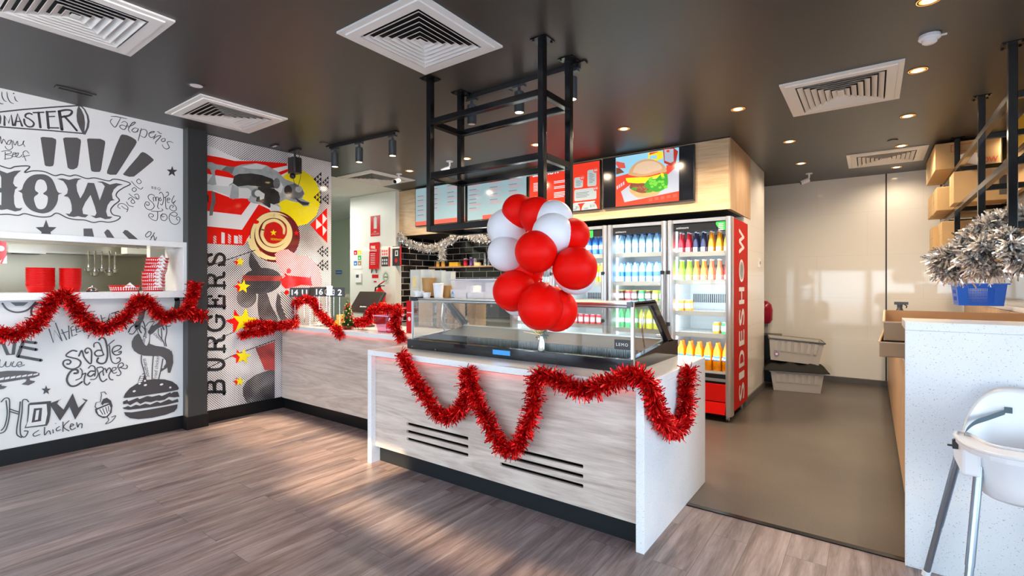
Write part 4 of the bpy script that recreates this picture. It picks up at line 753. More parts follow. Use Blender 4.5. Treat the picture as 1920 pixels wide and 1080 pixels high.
row('third', 'right', CAN, [('l_orange', 'orange'), ('l_fanta', 'orange')], '', z[2], dx=.075, word='can', lab='print_white', cap='silver')
row('fourth', 'right', CAN, [('l_orange', 'orange'), ('l_green', 'green')], '', z[3], x0=-1.33, dx=.085, word='can', cap='silver')
row('bottom', 'right', PET, [('l_fanta', 'orange')]*6, '', z[4], dx=.094, word='soda bottle', lab='l_blue', cap='l_fanta', behind=1)
z = FR['middle'][2]
row('top', 'middle', WAT, [('water', 'clear')]*7, '', z[0], dx=.085, word='water bottle', lab='print_white', cap='l_blue')
row('second', 'middle', WAT, [('water', 'clear')]*6, '', z[1], dx=.085, word='water bottle', lab='l_blue', cap='l_blue')
row('third', 'middle', CAN, [('l_brown', 'dark'), ('l_red', 'red'), ('l_brown', 'dark'), ('l_green', 'green'), ('l_brown', 'dark'), ('l_yellow', 'yellow'), ('l_green', 'green')], '', z[2], word='can', cap='l_yellow', dx=.082)
row('fourth', 'middle', WAT, [('l_green', 'green'), ('l_green', 'green'), ('l_green', 'green'), ('l_yellow', 'yellow'), ('l_yellow', 'yellow'), ('l_yellow', 'yellow')], '', z[3], word='bottle', lab='l_white', cap='l_green', dx=.085)
z = FR['third'][2]
row('fourth', 'third', CAN, [('l_red', 'red')]*7, '', z[3], word='can', cap='silver', dx=.082); row('top', 'third', WAT, [('l_blue', 'blue')]*6, '', z[0], word='bottle', cap='white_plastic', dx=.09)
row('second', 'third', WAT, [('l_yellow', 'yellow')]*6, '', z[1], word='bottle', cap='white_plastic', dx=.09)
z = FR['fourth'][2]; row('fourth', 'fourth', CAN, [('l_red', 'red')]*7, '', z[3], word='can', cap='silver', dx=.082)
# price card, carton pack and green stickers on the doors
DY = 5.317
def card(name, pts, Y, m, label, cat, th=.002, extra=None, mats=None):
    P = [onY(x, y, Y) for x, y in pts]; b = MB().prism(P, (0, th, 0)); 
    if extra: extra(b)
    c = sum(P, Vector())/len(P); return tag(b.build(name, mats or [m], loc=c), label, cat)
def greenx(b):
    for i in range(4): P = [onY(x, y, DY-.001) for x, y in ((1347, 419+3.6*i), (1356, 418.4+3.6*i), (1356, 420+3.6*i), (1347, 420.6+3.6*i))]; b.poly(P, 1)
card('door_sticker', [(1343, 415), (1359.5, 413), (1359.5, 431), (1352, 430), (1345, 425), (1342, 420)], DY, 'green_label', 'green sticker at the top corner of the red sided fridge door', 'sticker', extra=greenx, mats=['green_label', 'print_white'])
card('door_sticker', [(1103, 429), (1112, 428), (1112, 445), (1103, 446)], DY, 'green_label', 'green sticker on the fridge door beside the balloons', 'sticker')
# ================================================================ HANGING BLACK FRAMES
def hang_frame(name, label, xs, ys, lv, w, zb):
    o = Vector((sum(xs)/len(xs), sum(ys)/len(ys), zb)); t = thing(name, label, 'hanging frame', o)
    for x in xs:
        for y in ys:
            p = sp(MB().box(x-w/2, y-w/2, zb-w/2, x+w/2, y+w/2, H-.008), 'post', 'frame_black', t, o, .003)
            f = MB().box(x-.055, y-.055, H-.008, x+.055, y+.055, H-.0005)
            for a in (-1, 1):
                for c in (-1, 1): f.cyl((x+a*.04, y+c*.04, H-.016), (x+a*.04, y+c*.04, H-.008), .008, n=6)
            f.v = [tuple(Vector(v)-o) for v in f.v]; f.build('ceiling_flange', 'frame_black', p)
    for z in lv:
        for x in xs:
            for a, b in zip(ys, ys[1:]): sp(MB().box(x-w/2, a+w/2, z-w/2, x+w/2, b-w/2, z+w/2), 'rail', 'frame_black', t, o, .003)
        for y in ys:
            for a, b in zip(xs, xs[1:]): sp(MB().box(a+w/2, y-w/2, z-w/2, b-w/2, y+w/2, z+w/2), 'rail', 'frame_black', t, o, .003)
hang_frame('ceiling_rack', 'black steel frame hung from the ceiling above the balloons', (-2.605, -1.636), (2.56, 2.89), (2.575, 2.185, 1.80), .042, 1.80)
hang_frame('ceiling_rack', 'black steel frame hung over the bench, stacked with cardboard boxes', (.71, 1.06), (4.33, 5.41, 6.80, 8.1), (2.575, 2.165, 1.765), .044, 1.765)
# ================================================================ CEILING FITTINGS
def vent(x0, x1, y0, y1, label, zc=H, n=6):
    cx, cy = (x0+x1)/2, (y0+y1)/2; o = Vector((cx, cy, zc)); t = thing('ceiling_vent', label, 'air vent', o); hx, hy = (x1-x0)/2, (y1-y0)/2
    def ring(mb, a, za, b_, zb, m=0):   # frustum ring between two rectangles (a = inset)
        A = [(s*(hx-a), q*(hy-a), za) for s, q in ((-1, -1), (1, -1), (1, 1), (-1, 1))]; B = [(s*(hx-b_), q*(hy-b_), zb) for s, q in ((-1, -1), (1, -1), (1, 1), (-1, 1))]
        mb.add(A+B, [(i, (i+1) % 4, 4+(i+1) % 4, 4+i) for i in range(4)], m)
    f = MB(); ring(f, 0, -.0005, 0, -.012); ring(f, 0, -.012, .035, -.012); ring(f, .035, -.012, .038, -.020); ring(f, .038, -.020, .095, -.020); ring(f, .095, -.020, .095, -.001); f.build('frame', 'vent_white', t)
    MB().box(-hx+.09, -hy+.09, -.004, hx-.09, hy-.09, -.001).build('backing', 'vent_dark', t)
    st = (min(hx, hy)-.095)/(n+.6)
    for k in range(n):
        a = .095+st*(k+.25); b = MB(); ring(b, a, -.024, a+st*.72, -.006); ring(b, a+.003, -.0245, a, -.024); ring(b, a+.003, -.0245, a+st*.72+.003, -.0065); b.build('louvre', 'vent_white', t)
    a = .095+st*(n+.1); MB().box(-(hx-a), -(hy-a), -.022, hx-a, hy-a, -.018).build('centre_plate', 'vent_white', t)
vent(-2.572, -1.878, 1.755, 2.477, 'square ceiling vent above the middle of the floor, before the hanging frame')
vent(-3.925, -3.203, .425, 1.14, 'square ceiling vent at the upper left corner of the photo')
vent(-4.99, -4.275, 1.695, 2.415, 'square ceiling vent beside the black column')
vent(-.565, .18, 4.19, 5.04, 'square ceiling vent between the aisle downlights')
vent(-.24, .50, 6.95, 7.725, 'small looking vent at the far end of the aisle ceiling')
vent(-6.05, -5.32, 4.14, 4.93, 'square ceiling vent behind the poster wall', n=6)
# recessed downlights
def downlight(x, y, label, on=True, r=.042, e=14, col=(1, .78, .55), group='recessed ceiling downlights'):
    t = thing('downlight', label, 'ceiling light', (x, y, H), group)
    MB().lathe([(r+.016, -.0005), (r+.016, -.004), (r+.003, -.006), (r, -.003), (r, -.0005)], n=24, caps=False).build('trim_ring', 'ceiling_dark' if on else 'lamp_grey', t)
    MB().cyl((0, 0, -.0045), (0, 0, -.001), r*(.78 if on else 1), n=24).build('lens', 'glow_warm' if on else 'glow_off', t)
    if on: MB().lathe([(r*.78, -.0042), (r*1.30, -.0052), (r*1.36, -.001)], n=24, caps=False).build('halo_ring', 'glow_amber', t)  # emissive amber ring imitates the halo of glare round the lens
    if on:
        L = bpy.data.lights.new('lamp', 'SPOT'); L.energy = e; L.color = col; L.spot_size = math.radians(165); L.spot_blend = .7; L.shadow_soft_size = .045
        lo = bpy.data.objects.new('lamp', L); C.objects.link(lo); lo.parent = t; lo.location = (0, 0, -.02)
    return t
for i, (x, y) in enumerate(((.245, 3.403), (.262, 4.475), (.26, 5.641), (.26, 6.82), (.257, 8.03))): downlight(x, y, f'lit downlight, {ORD[i]} from the camera in the line above the aisle edge by the bench', e=(28, 34, 38, 38, 16)[i])
for i, (x, y) in enumerate(((-.70, 5.92), (-.711, 7.08))): downlight(x, y, f'lit downlight in the aisle ceiling, the one {("level with the fridges", "in front of the white camera")[i]}', e=26)
for i, (x, y) in enumerate(((-.926, 4.56), (-1.935, 4.49), (-2.923, 4.45), (-3.917, 4.45), (-4.954, 4.488))): downlight(x, y, f'lit downlight, {ORD[i]} from the right in the row before the menu screens', e=84)
downlight(1.172, 6.797, 'lit downlight above the boxes inside the bench frame', e=26)
downlight(-4.126, 1.607, 'unlit downlight near the vent beside the black column', on=False)
for i, (x, y) in enumerate(((-4.0, .1), (-4.0, -1.3), (-2.6, -.4), (-1.2, .6), (-1.2, -1.0), (.4, -.9), (-2.6, -1.6))):  # out-of-view downlights added to brighten mural and floor
    downlight(x, y, f'fill downlight added unseen behind the camera, {ORD[i]} of that field', e=19, col=(1, .93, .86))
# track lights
def track(xs, y0_, y1_, heads, label, lit):
    o = Vector(((xs[0]+xs[1])/2, (y0_+y1_)/2, H)); t = thing('track_light', label, 'track light', o)
    sp(MB().beam((xs[0], y0_, H-.02), (xs[1], y1_, H-.02), (.036, .036)).box(xs[0]-.05, y0_-.025, H-.014, xs[0]+.05, y0_+.025, H-.001).box(xs[1]-.05, y1_-.025, H-.014, xs[1]+.05, y1_+.025, H-.001), 'track', 'black_plastic', t, o)
    for i, x in enumerate(heads):
        y = y0_+(y1_-y0_)*(x-xs[0])/(xs[1]-xs[0])
        b = MB().box(x-.05, y-.018, H-.055, x+.05, y+.018, H-.038).cyl((x, y, H-.10), (x, y, H-.05), .012).lathe([(.030, -.24), (.038, -.24), (.038, -.092), (.034, -.088), (.0, -.088)], (x, y, H-.0), n=20, caps=False)
        p = sp(b, 'spotlight', 'lamp_grey', t, o)
        g = MB().cyl((x, y, H-.236), (x, y, H-.232), .031, n=20); g.v = [tuple(Vector(v)-o) for v in g.v]; g.build('lens', 'glow_warm' if lit[i] else 'glow_off', p)
        if lit[i]:
            L = bpy.data.lights.new('lamp', 'SPOT'); L.energy = 40; L.color = (1, .80, .56); L.spot_size = math.radians(90); L.spot_blend = .5; L.shadow_soft_size = .03
            lo = bpy.data.objects.new('lamp', L); C.objects.link(lo); lo.parent = t; lo.location = Vector((x, y, H-.245))-o
track((-4.75, -3.80), 3.17, 3.24, (-4.68, -4.30, -3.82), 'black track light with three spotlights above the service counter', (1, 1, 1))
track((-2.60, -1.60), 2.97, 2.97, (-2.56, -2.10, -1.66), 'black track light with three spotlights behind the hanging frame', (0, 1, 1))
# detectors, sensors, cameras, speaker
t = thing('smoke_detector', 'white smoke detector on the ceiling above the bench', 'smoke detector', (.282, 3.891, H))
MB().lathe([(.052, -.0005), (.055, -.02), (.050, -.026), (.038, -.028), (.036, -.045), (.026, -.052), (0, -.053)], n=24, caps=False).build('housing', 'white_plastic', t); MB().box(.052, -.006, -.018, .08, .006, -.010).build('test_tab', 'white_plastic', t)
for x, y, lb in ((-4.713, 3.068, 'dark flat ceiling sensor beside the service counter track light'), (-2.295, 3.083, 'dark flat ceiling sensor behind the hanging frame'), (.178, 6.513, 'dark flat ceiling sensor by the far aisle vent')):
    tag(MB().cyl((0, 0, -.008), (0, 0, -.0005), .045, n=24).build('ceiling_sensor', 'ceiling_dark', loc=(0, 0, 0)), lb, 'sensor').location = (x, y, H)
t = thing('slot_diffuser', 'narrow black slot vent in the ceiling above the mural', 'air vent', (-5.0, 1.10, H)); MB().box(-.035, -.12, -.008, .035, .12, -.0005).build('frame', 'ceiling_dark', t); MB().box(-.018, -.10, -.0095, .018, .10, -.008).build('slot', 'vent_dark', t)
t = thing('exit_light', 'slim black ceiling fitting near the hanging speaker', 'ceiling light', (-5.219, 2.799, H)); MB().rounded(-.07, .07, -.022, .022, -.014, -.0005, .01).build('housing', 'black_plastic', t); MB().box(-.04, -.01, -.0155, .04, .01, -.014).build('lens', 'white_matte', t)
def camera_fit(x, y, a, label, blue=False):
    t = thing('security_camera', label, 'security camera', (x, y, H), rz=a)
    MB().lathe([(.042, -.0005), (.042, -.010), (.03, -.014), (0, -.014)], n=20, caps=False).build('mount', 'white_plastic', t)
    MB().tube([(0, 0, -.012), (0, 0, -.06), (.02, 0, -.085)], .011, 8).build('arm', 'white_plastic', t)
    q = MB().cyl((.0, 0, -.085), (.10, 0, -.125), .030, n=18).build('body', 'white_plastic', t); MB().cyl((.10, 0, -.125), (.103, 0, -.126), .024, n=18).build('lens', 'lens', q)
camera_fit(-.688, 7.794, PI+.3, 'white security camera on the aisle ceiling before the glossy white wall')
camera_fit(-4.171, 4.425, PI*1.2, 'white security camera seen through the hanging frame'); camera_fit(-5.216, 4.533, -PI/2+.3, 'white security camera beside the vent behind the poster wall')
sx, sy = -5.20, 3.02; t = thing('speaker', 'black speaker hung from the ceiling before the poster wall', 'speaker', (sx, sy, H))
MB().box(-.10, -.02, -.022, .10, .02, -.0005).cyl((0, 0, -.10), (0, 0, -.02), .012).build('bracket', 'black_plastic', t); MB().rounded(-.07, .07, -.055, .055, -.27, -.10, .03).build('housing', 'black_plastic', t, bevel=.006)
MB().ball((-.01, -.02, -.30), .032, 16).build('lens', 'lens', t); MB().tube([(.08, 0, -.03), (.085, .01, -.2), (.08, .02, -.32), (.03, .02, -.42), (-.02, .01, -.40), (-.03, 0, -.32)], .003, 6).build('cable', 'black_plastic', t)

# fill panels added out of view to brighten corridor and hatch kitchen
def fill_panel(x, y, z, sx, sy, e, col, label):
    t = thing('fill_panel_light', label, 'ceiling light', (x, y, z)); MB().box(-sx, -sy, -.03, sx, sy, -.001).build('frame', 'vent_white', t); MB().box(-sx+.03, -sy+.03, -.034, sx-.03, sy-.03, -.030).build('diffuser', 'glow_white', t)
    L = bpy.data.lights.new('lamp', 'AREA'); L.shape = 'RECTANGLE'; L.size = sx*2-.06; L.size_y = sy*2-.06; L.energy = e; L.color = col; lo = bpy.data.objects.new('lamp', L); C.objects.link(lo); lo.parent = t; lo.location = (0, 0, -.04)
fill_panel(-7.7, 4.45, H+.003, .3, .3, 24, (1, .97, .88), 'square fill panel added unseen in the corridor behind the poster wall')
fill_panel(-6.7, .6, H, .3, .6, 42, (1, .93, .74), 'fill panel added unseen in the kitchen behind the serving hatch')
fill_panel(-6.5, 2.2, H, .15, .3, 10, (1, .93, .74), 'small fill panel added at the hatch kitchen end') if False else None

def aimed(x, y, tx, ty, tz, e, label):  # unseen spotlight, added to lift the brightness of a wall
    t = thing('fill_spotlight', label, 'spotlight', (x, y, H)); d = (Vector((tx, ty, tz))-Vector((x, y, H-.15))).normalized(); c = Vector((0, 0, -.15))
    MB().box(-.06, -.02, -.03, .06, .02, -.001).cyl((0, 0, -.13), (0, 0, -.03), .01).build('track_adapter', 'black_plastic', t); MB().cyl(c-d*.06, c+d*.09, .04, n=20).build('head', 'lamp_grey', t); MB().cyl(c+d*.0905, c+d*.092, .033, n=20).build('lens', 'glow_warm', t)
    L = bpy.data.lights.new('lamp', 'SPOT'); L.energy = e; L.color = (1, .95, .90); L.spot_size = math.radians(95); L.spot_blend = 1; L.shadow_soft_size = .06; lo = bpy.data.objects.new('lamp', L); C.objects.link(lo); lo.parent = t; lo.location = c+d*.11; lo.rotation_euler = d.to_track_quat('-Z', 'Y').to_euler()
aimed(-3.1, -.55, -5.4, .9, 2.5, 52, 'fill spotlight added unseen behind the camera, aimed at the upper mural'); aimed(-3.0, -1.3, -5.4, -.6, 2.4, 40, 'fill spotlight added unseen, aimed at the mural left of the picture')
aimed(-2.2, .05, -5.4, 2.9, 2.1, 42, 'fill spotlight added unseen behind the camera, aimed at the poster wall')
# ================================================================ MENU SCREENS on the bulkhead
def screen(xa, xb, za, zb_, label, draw, mats, frame='black_plastic', tilt=0):
    Y = 5.335; o = Vector(((xa+xb)/2, Y, (za+zb_)/2)); t = thing('menu_screen', label, 'screen', o)
    w_, h_ = (xb-xa)/2, (zb_-za)/2
    MB().box(-w_, 0, -h_, w_, .036, h_).build('casing', frame, t, bevel=.003)
    b = MB(); W, Hh = w_-.012, h_-.012
    def q(u, v, k=0): return Vector((-W+2*W*u, -.0015-.0002*k, Hh-2*Hh*v))
    draw(b, q, W*2, Hh*2); b.build('display', mats, t); return t
def em(n, c, s=1.0): m = mat(n, tuple(x*.5 for x in c), .12, emit=c, es=s); return n
for n, c in dict(s_blue=(.27, .39, .43), s_red=(.80, .045, .02), s_red2=(.72, .10, .07), s_ink=(.12, .14, .16), s_inkred=(.55, .22, .22), s_white=(.85, .88, .9), s_pale=(.42, .48, .48), s_black=(.006, .006, .008), s_sky=(.30, .62, .80), s_bun=(.62, .36, .18), s_bun2=(.74, .52, .34), s_bun3=(.62, .34, .15), s_cheese=(.95, .62, .02), s_green=(.05, .32, .03), s_green2=(.16, .55, .05), s_patty=(.22, .07, .035), s_patty2=(.36, .14, .08), s_yel=(.95, .72, .02), s_tray=(.80, .06, .03), s_paper=(.42, .46, .55), s_ketchup=(.45, .03, .02)).items(): em(n, c, .52)
def bars(b, q, u, v, wu, n, m, k=2, h=.008, gap=.021, rnd=None):
    for i in range(n):
        ww = wu*(rnd.uniform(.55, 1) if rnd else 1); b.poly([q(u, v+gap*i, k), q(u, v+gap*i+h, k), q(u+ww, v+gap*i+h, k), q(u+ww, v+gap*i, k)], m)
rm = random.Random(3)
def menu_pale(cols, foot):
    def d(b, q, W, Hh):
        b.poly([q(0, 0), q(0, 1), q(1, 1), q(1, 0)], 0)
        for u, v0, blocks in cols:
            v = v0
            for n in blocks: bars(b, q, u, v, .13, 1, 1, h=.015); bars(b, q, u, v+.028, .23, n, 2, rnd=rm, h=.007, gap=.02); v += .028+.02*n+.045
        foot(b, q)
    return d
def foot1(b, q):
    b.poly([q(0, .89, 2), q(0, 1, 2), q(1, 1, 2), q(1, .89, 2)], 3); text(b, 'SHOW', q(.86, .975, 4), (1, 0, 0), (0, 0, 1), .032, 4, bold=.002)
def foot2(b, q): b.poly([q(.27, .90, 2), q(.27, 1, 2), q(1, 1, 2), q(1, .90, 2)], 3)
screen(-5.76, -4.715, 2.29, 2.885, 'pale blue menu screen, the one farthest from the burger picture', menu_pale([(.04, .20, (2, 4, 2, 3, 2)), (.33, .06, (4, 2, 3, 2, 3)), (.66, .04, (5, 2, 3, 4)), ], foot1), ['s_blue', 's_ink', 's_inkred', 's_red2', 's_white'])
screen(-4.688, -3.645, 2.29, 2.87, 'pale blue menu screen directly left of the red menu screen', menu_pale([(.03, .06, (4, 3, 2, 1, 3, 3)), (.40, .05, (5, 5, 3, 5)), (.72, .03, (6, 4, 4, 2))], foot2), ['s_blue', 's_ink', 's_inkred', 's_red2', 's_white'])
def menu_red(b, q, W, Hh):
    b.poly([q(0, 0), q(0, 1), q(1, 1), q(1, 0)], 0)
    text(b, 'SIDESHOW', q(.05, .13, 2), (1, 0, 0), (0, 0, 1), .045, 1, width=.40, bold=.003)
    for u, v, n in ((.06, .28, 6), (.37, .30, 2), (.37, .42, 2), (.06, .62, 4), (.37, .55, 4)): bars(b, q, u, v, .22, n, 1, h=.014, gap=.034, rnd=rm)
    def card_(u0, v0, u1, v1, lines, price=None):
        r = .02; pts = []
        for cu, cv, a0 in ((u1-r, v0+r, -90), (u1-r, v1-r, 0), (u0+r, v1-r, 90), (u0+r, v0+r, 180)): pts += [q(cu+r*math.cos(math.radians(a0+30*k)), cv+r*1.7*math.sin(math.radians(a0+30*k)), 2) for k in range(4)]
        b.poly(pts[::-1], 2); bars(b, q, u0+.025, v0+.06, (u1-u0)*.7, lines, 3, k=3, h=.01, gap=.032, rnd=rm)
        if price: c = q(u1-.01, v0+.01, 4); b.poly([c+Vector((.032*math.cos(a), 0, .032*math.sin(a))) for a in [-2*PI*i/20 for i in range(20)]][::-1], 4); text(b, price, c+Vector((0, -.0004, 0)), (1, 0, 0), (0, 0, 1), .018, 1, center=True)
    card_(.66, .30, .78, .50, 4, '$15'); card_(.84, .18, .96, .50, 7, '$20'); card_(.66, .56, .96, .78, 4, '$100'); bars(b, q, .66, .83, .28, 1, 1, h=.02)
    for u0, u1, pr in ((.60, .74, '$5'), (.76, .97, '$10')):
        c = (u0+u1)/2; pts = [q(c+(u1-u0)/2*math.cos(a), 1-.17*math.sin(a), 2) for a in [PI*i/20 for i in range(21)]]; b.poly(pts[::-1] if False else pts, 2); text(b, pr, q(c+.01, .955, 5), (1, 0, 0), (0, 0, 1), .03, 3); bars(b, q, u0+.03, .955, .06, 2, 3, k=3, h=.008, gap=.02)
screen(-3.616, -2.594, 2.28, 2.872, 'red menu screen headed SIDESHOW behind the hanging frame post', menu_red, ['s_red', 's_white', 's_pale', 's_ink', 's_red2'])
def burger(b, q, W, Hh):
    b.poly([q(0, 0), q(0, 1), q(1, 1), q(1, 0)], 0)
    Y = 5.335; o = Vector((-2.0375, Y, 2.5775))
    lay = [0]
    S = Draw(b, lambda x, y: onY(x, y, Y-.0015)-o, (0, -1, 0)); S.set(1020, 240, 4.571)
    # Draw measures widths in the room; only fills are used here
    F = S.fill; 
    F([(615,255),(1157,165),(1157,622),(615,675)], 1)
    F([(615,420),(760,380),(1157,330),(1157,622),(615,675)], 4); F([(1050,320),(1157,290),(1157,500),(1050,480)], 4)
    F([(660,545),(760,470),(1060,400),(1140,330),(1157,350),(1157,540),(690,637)], 11)
    for i in range(9): F([(690+52*i,640-9*i),(722+52*i,635-9*i),(720+52*i,662-9*i),(688+52*i,668-9*i)] if i > 3 else [(622+i*18,500-12*i),(634+i*18,494-12*i),(636+i*18,520-12*i),(624+i*18,528-12*i)], 12 if i > 3 else 11)
    F([(615,420),(730,395),(735,430),(615,475)], 4); F([(620,285),(690,300),(700,345),(640,345),(615,310)], 12); F([(618,340),(650,345),(690,380),(618,400)], 13)
    F([(893,212),(985,196),(1020,205),(1020,260),(950,285),(895,270)], 9); F([(905,212),(975,200),(980,205),(905,232)], 4); F([(908,238),(968,230),(968,262),(908,268)], 1)
    F([(1020,180),(1115,172),(1150,200),(1130,300),(1090,325),(1030,300)], 10); F([(1030,185),(1110,178),(1112,285),(1085,300),(1035,280)], 11); F([(1050,190),(1075,188),(1075,208),(1050,208)], 4)
    F([(735,520),(800,545),(960,540),(1000,530),(975,570),(900,590),(810,598),(760,570),(735,545)], 3, True)
    F([(745,475),(800,470),(900,480),(960,510),(940,540),(850,558),(790,545),(735,515)], 7, True)
    for i in range(26): F([(755+i*7+rm.uniform(-4,4), 490+rm.uniform(0,50)), (770+i*7, 486+rm.uniform(0,45)), (768+i*7, 498+rm.uniform(0,45))], 8)
    F([(765,508),(800,515),(790,535),(745,522)], 5); F([(870,535),(930,530),(925,550),(880,556)], 5)
    F([(700,430),(760,425),(900,420),(1000,395),(1010,420),(900,445),(880,470),(800,475),(720,468),(705,450)], 9)
    F([(870,470),(900,440),(960,435),(1000,400),(1050,390),(1062,430),(1060,490),(1020,530),(960,548),(900,525),(860,500)], 5, True)
    for i in range(22): x, y = 885+rm.uniform(0,150), 420+rm.uniform(0,100); F([(x,y),(x+24,y-10),(x+30,y+8),(x+10,y+16)], 6)
    F([(1000,385),(1025,388),(1030,420),(1005,415)], 9)
    F([(722,400),(740,350),(780,305),(840,275),(910,266),(985,290),(1030,320),(1050,355),(1045,378),(990,385),(920,405),(830,418),(770,412)], 2, True); F([(760,380),(790,320),(850,290),(930,285),(990,310),(1010,350),(940,375),(850,395)], 3 if False else 14, True)
    for i in range(60): x, y = 780+rm.uniform(0,200), 300+rm.uniform(0,80); F([(x,y),(x+4,y-2),(x+5,y+2)], 11)
screen(-2.566, -1.509, 2.28, 2.875, 'screen showing a large burger photograph with black side bands', burger, ['s_black', 's_sky', 's_bun', 's_bun3', 's_tray', 's_green', 's_green2', 's_patty', 's_patty2', 's_yel', 's_ketchup', 's_paper', 's_red2', 's_patty', 's_bun2'])
# ================================================================ BALLOONS
BX = Vector((-1.71, 2.66, 0))
tag(MB().box(0, 0, 0, 0, 0, 0).build('x', 'paper'), 'x') if False else None
def balloon(px, py, rpx, Y, m, label, rz=1.12, tilt=None, squash=None):
    c = onY(px, py, Y); d = -c.x*SA+c.y*CA; r = rpx*d/F_PX; t = thing('balloon', label, 'balloon', c, 'red and white balloons in the bunch')
    pr = []
    for k in range(21):
        a = PI*k/20; rr_ = r*math.sin(a); z = -r*math.cos(a)
        if z < 0: z *= 1.16; rr_ *= 1-.10*(abs(z)/(r*1.16))**3
        pr.append((max(rr_, 1e-5), z))
    hub = onY(1015, 500, 2.47); dr = (hub-c).normalized()       # neck points to the heart of the bunch
    rot = Vector((0, 0, -1)).rotation_difference(dr).to_matrix().to_4x4()
    b = MB().lathe(pr, n=32, caps=False).xf(rot); b.build('skin', m, t)
    k = MB().lathe([(.003, -r*1.15), (.009, -r*1.15-.008), (.004, -r*1.15-.014), (.011, -r*1.15-.026)], n=10, caps=True).xf(rot); k.build('knot', m, t)
RB, WB = 'balloon_red', 'balloon_white'
for a in ((1013, 577, 42.5, 2.40, RB, 'red balloon at the bottom front of the bunch'), (1005, 472, 40, 2.28, RB, 'red balloon at the very front centre of the bunch'), (1079, 503, 41, 2.40, RB, 'red balloon on the right of the bunch above the fridge view'),
          (962, 546, 38.5, 2.42, RB, 'red balloon at the lower left of the bunch'), (1043, 582, 40, 2.54, RB, 'lowest red balloon, half behind the bottom front one'), (948, 475, 34, 2.40, WB, 'white balloon at the left, the lower one of the two'),
          (950, 428, 37, 2.45, WB, 'white balloon at the left, the upper one of the two'), (1036, 438, 39, 2.38, WB, 'white balloon right of centre, the lower one of the two'), (1038, 412, 36.5, 2.45, WB, 'white balloon right of centre, the upper one of the two'),
          (972, 395, 31, 2.44, RB, 'red balloon at the top of the bunch'), (1006, 402, 33, 2.43, RB, 'red balloon at the top, tucked behind the top white balloon'), (1074, 441, 32, 2.47, RB, 'red balloon at the upper right edge behind the white pair'),
          (1080, 515, 38, 2.52, WB, 'white balloon showing as a rim behind the right red balloon'), (985, 505, 34, 2.52, RB, 'red balloon deep in the middle of the bunch'), (972, 560, 33, 2.50, WB, 'white balloon hidden behind the lower left red balloon')):
    px, py, r_, Y, m, lb = a
    balloon(px, py, r_, Y, m, lb)
wz = .9555; p = onY(1015, 640, 2.735); t = thing('balloon_weight', 'pale shiny foil balloon weight with gold ribbon on the display case edge', 'balloon weight', (p.x, 2.735, wz))
b = MB().lathe([(.018, 0), (.022, .01), (.018, .05), (.010, .075), (.016, .09), (.030, .11)], n=14, sy=.9); rr_ = random.Random(5)
for i in range(60): a = rr_.uniform(0, 2*PI); z = rr_.uniform(.06, .115); r2 = rr_.uniform(.02, .042); b.add([(0, 0, .075), (r2*math.cos(a), r2*math.sin(a)*.6, z), (r2*math.cos(a+.35), r2*math.sin(a+.35)*.6, z-.008)], [(0, 1, 2)])
for v in b.v: pass
t.scale = (1.35, 1.0, 1.3); b.build('foil_bag', 'foil', t)
b = MB()
for dx, dz in ((-.09, .012), (-.075, .04), (-.05, .08), (.05, .04), (.03, .06)): b.beam((0, -.02, .085), (dx, -.03, .085+dz), (.007, .001))
b.build('ribbon', 'gold_foil', t); b = MB()
for dx in (-.01, 0, .012): b.tube([(0, 0, .09), (dx, .01, .2), (dx*2+(onY(1015, 500, 2.47).x-p.x), -.25, .48)], .0008, 4)
b.build('strings', 'white_matte', t)
# ================================================================ GARLANDS
def path(crop, pts, fn):
    x, y, k = crop; return [fn(x+a/k, y+b/k) for a, b in pts]
fW = lambda x, y: onX(x, y, -5.245)
A = path((0, 420, 4.5), [(-60,935),(0,930),(150,920),(300,860),(380,740),(450,640),(560,590),(620,680),(700,780),(800,875),(900,880),(1020,820),(1120,720),(1190,625),(1290,700),(1380,785),(1480,770),(1560,745)], fW)
A2 = [onX(x, y, -5.22) for x, y in ((347,584),(358,565),(364,545),(366,531))]; A3 = [onX(x, y, -5.22) for x, y in ((350,583),(366,589),(384,594))]
A[-1] = onX(346, 585, -5.22)
garland('tinsel_garland', [A, A2, A3], .068, 'red tinsel garland swagged along the serving hatch to the black column', 'garland', sd=1)
sv = lambda pts, Y: [onY(x, y, Y) for x, y in pts]
B = [onX(x, y, PX+.06) for x, y in ((450,630),(470,624),(500,620))]+sv([(520,611),(538,609),(555,606)], 2.90); B1 = [onX(*q, PX+.07) for q in ((462,612),(480,606),(500,608),(515,609))]
B2 = sv([(555,606),(550,592),(551,575),(560,564),(575,561),(589,567),(596,583),(608,597),(624,610),(632,618),(640,622),(652,612),(655,603),(668,604),(682,603),(693,600),(694,588),(704,578),(716,576),(730,580),(745,579),(752,577)], 3.12)
B3 = sv([(748,580),(742,593),(741,610),(748,625),(755,640)], 2.9); B4 = sv([(627,613),(633,622),(640,630)], 2.91)
garland('tinsel_garland', [B, B1, B2, B3, B4], .055, 'red tinsel garland looped over the service counter to the display case', 'garland', sd=2)
fF = lambda x, y: onY(x, y, 2.405)
G = path((740, 640, 3.2), [(40,70),(75,150),(130,240),(190,330),(240,410),(310,455),(370,430),(415,360),(435,270),(432,165)], fF)
G2 = path((740, 640, 3.2), [(440,165),(465,270),(500,370),(550,460),(600,560),(650,640),(710,650),(755,590),(795,500),(825,420),(840,330),(845,250),(862,195),(930,210),(1000,240),(1080,280),(1160,290),(1240,262),(1330,230),(1440,195),(1500,215)], fF)
fE = lambda x, y: onX(x, y, -.90)
G3 = [G2[-1]]+path((740, 640, 3.2), [(1545,300),(1560,370),(1585,440),(1630,505),(1685,530),(1725,480),(1745,400),(1752,300),(1755,220),(1770,165)], fE)
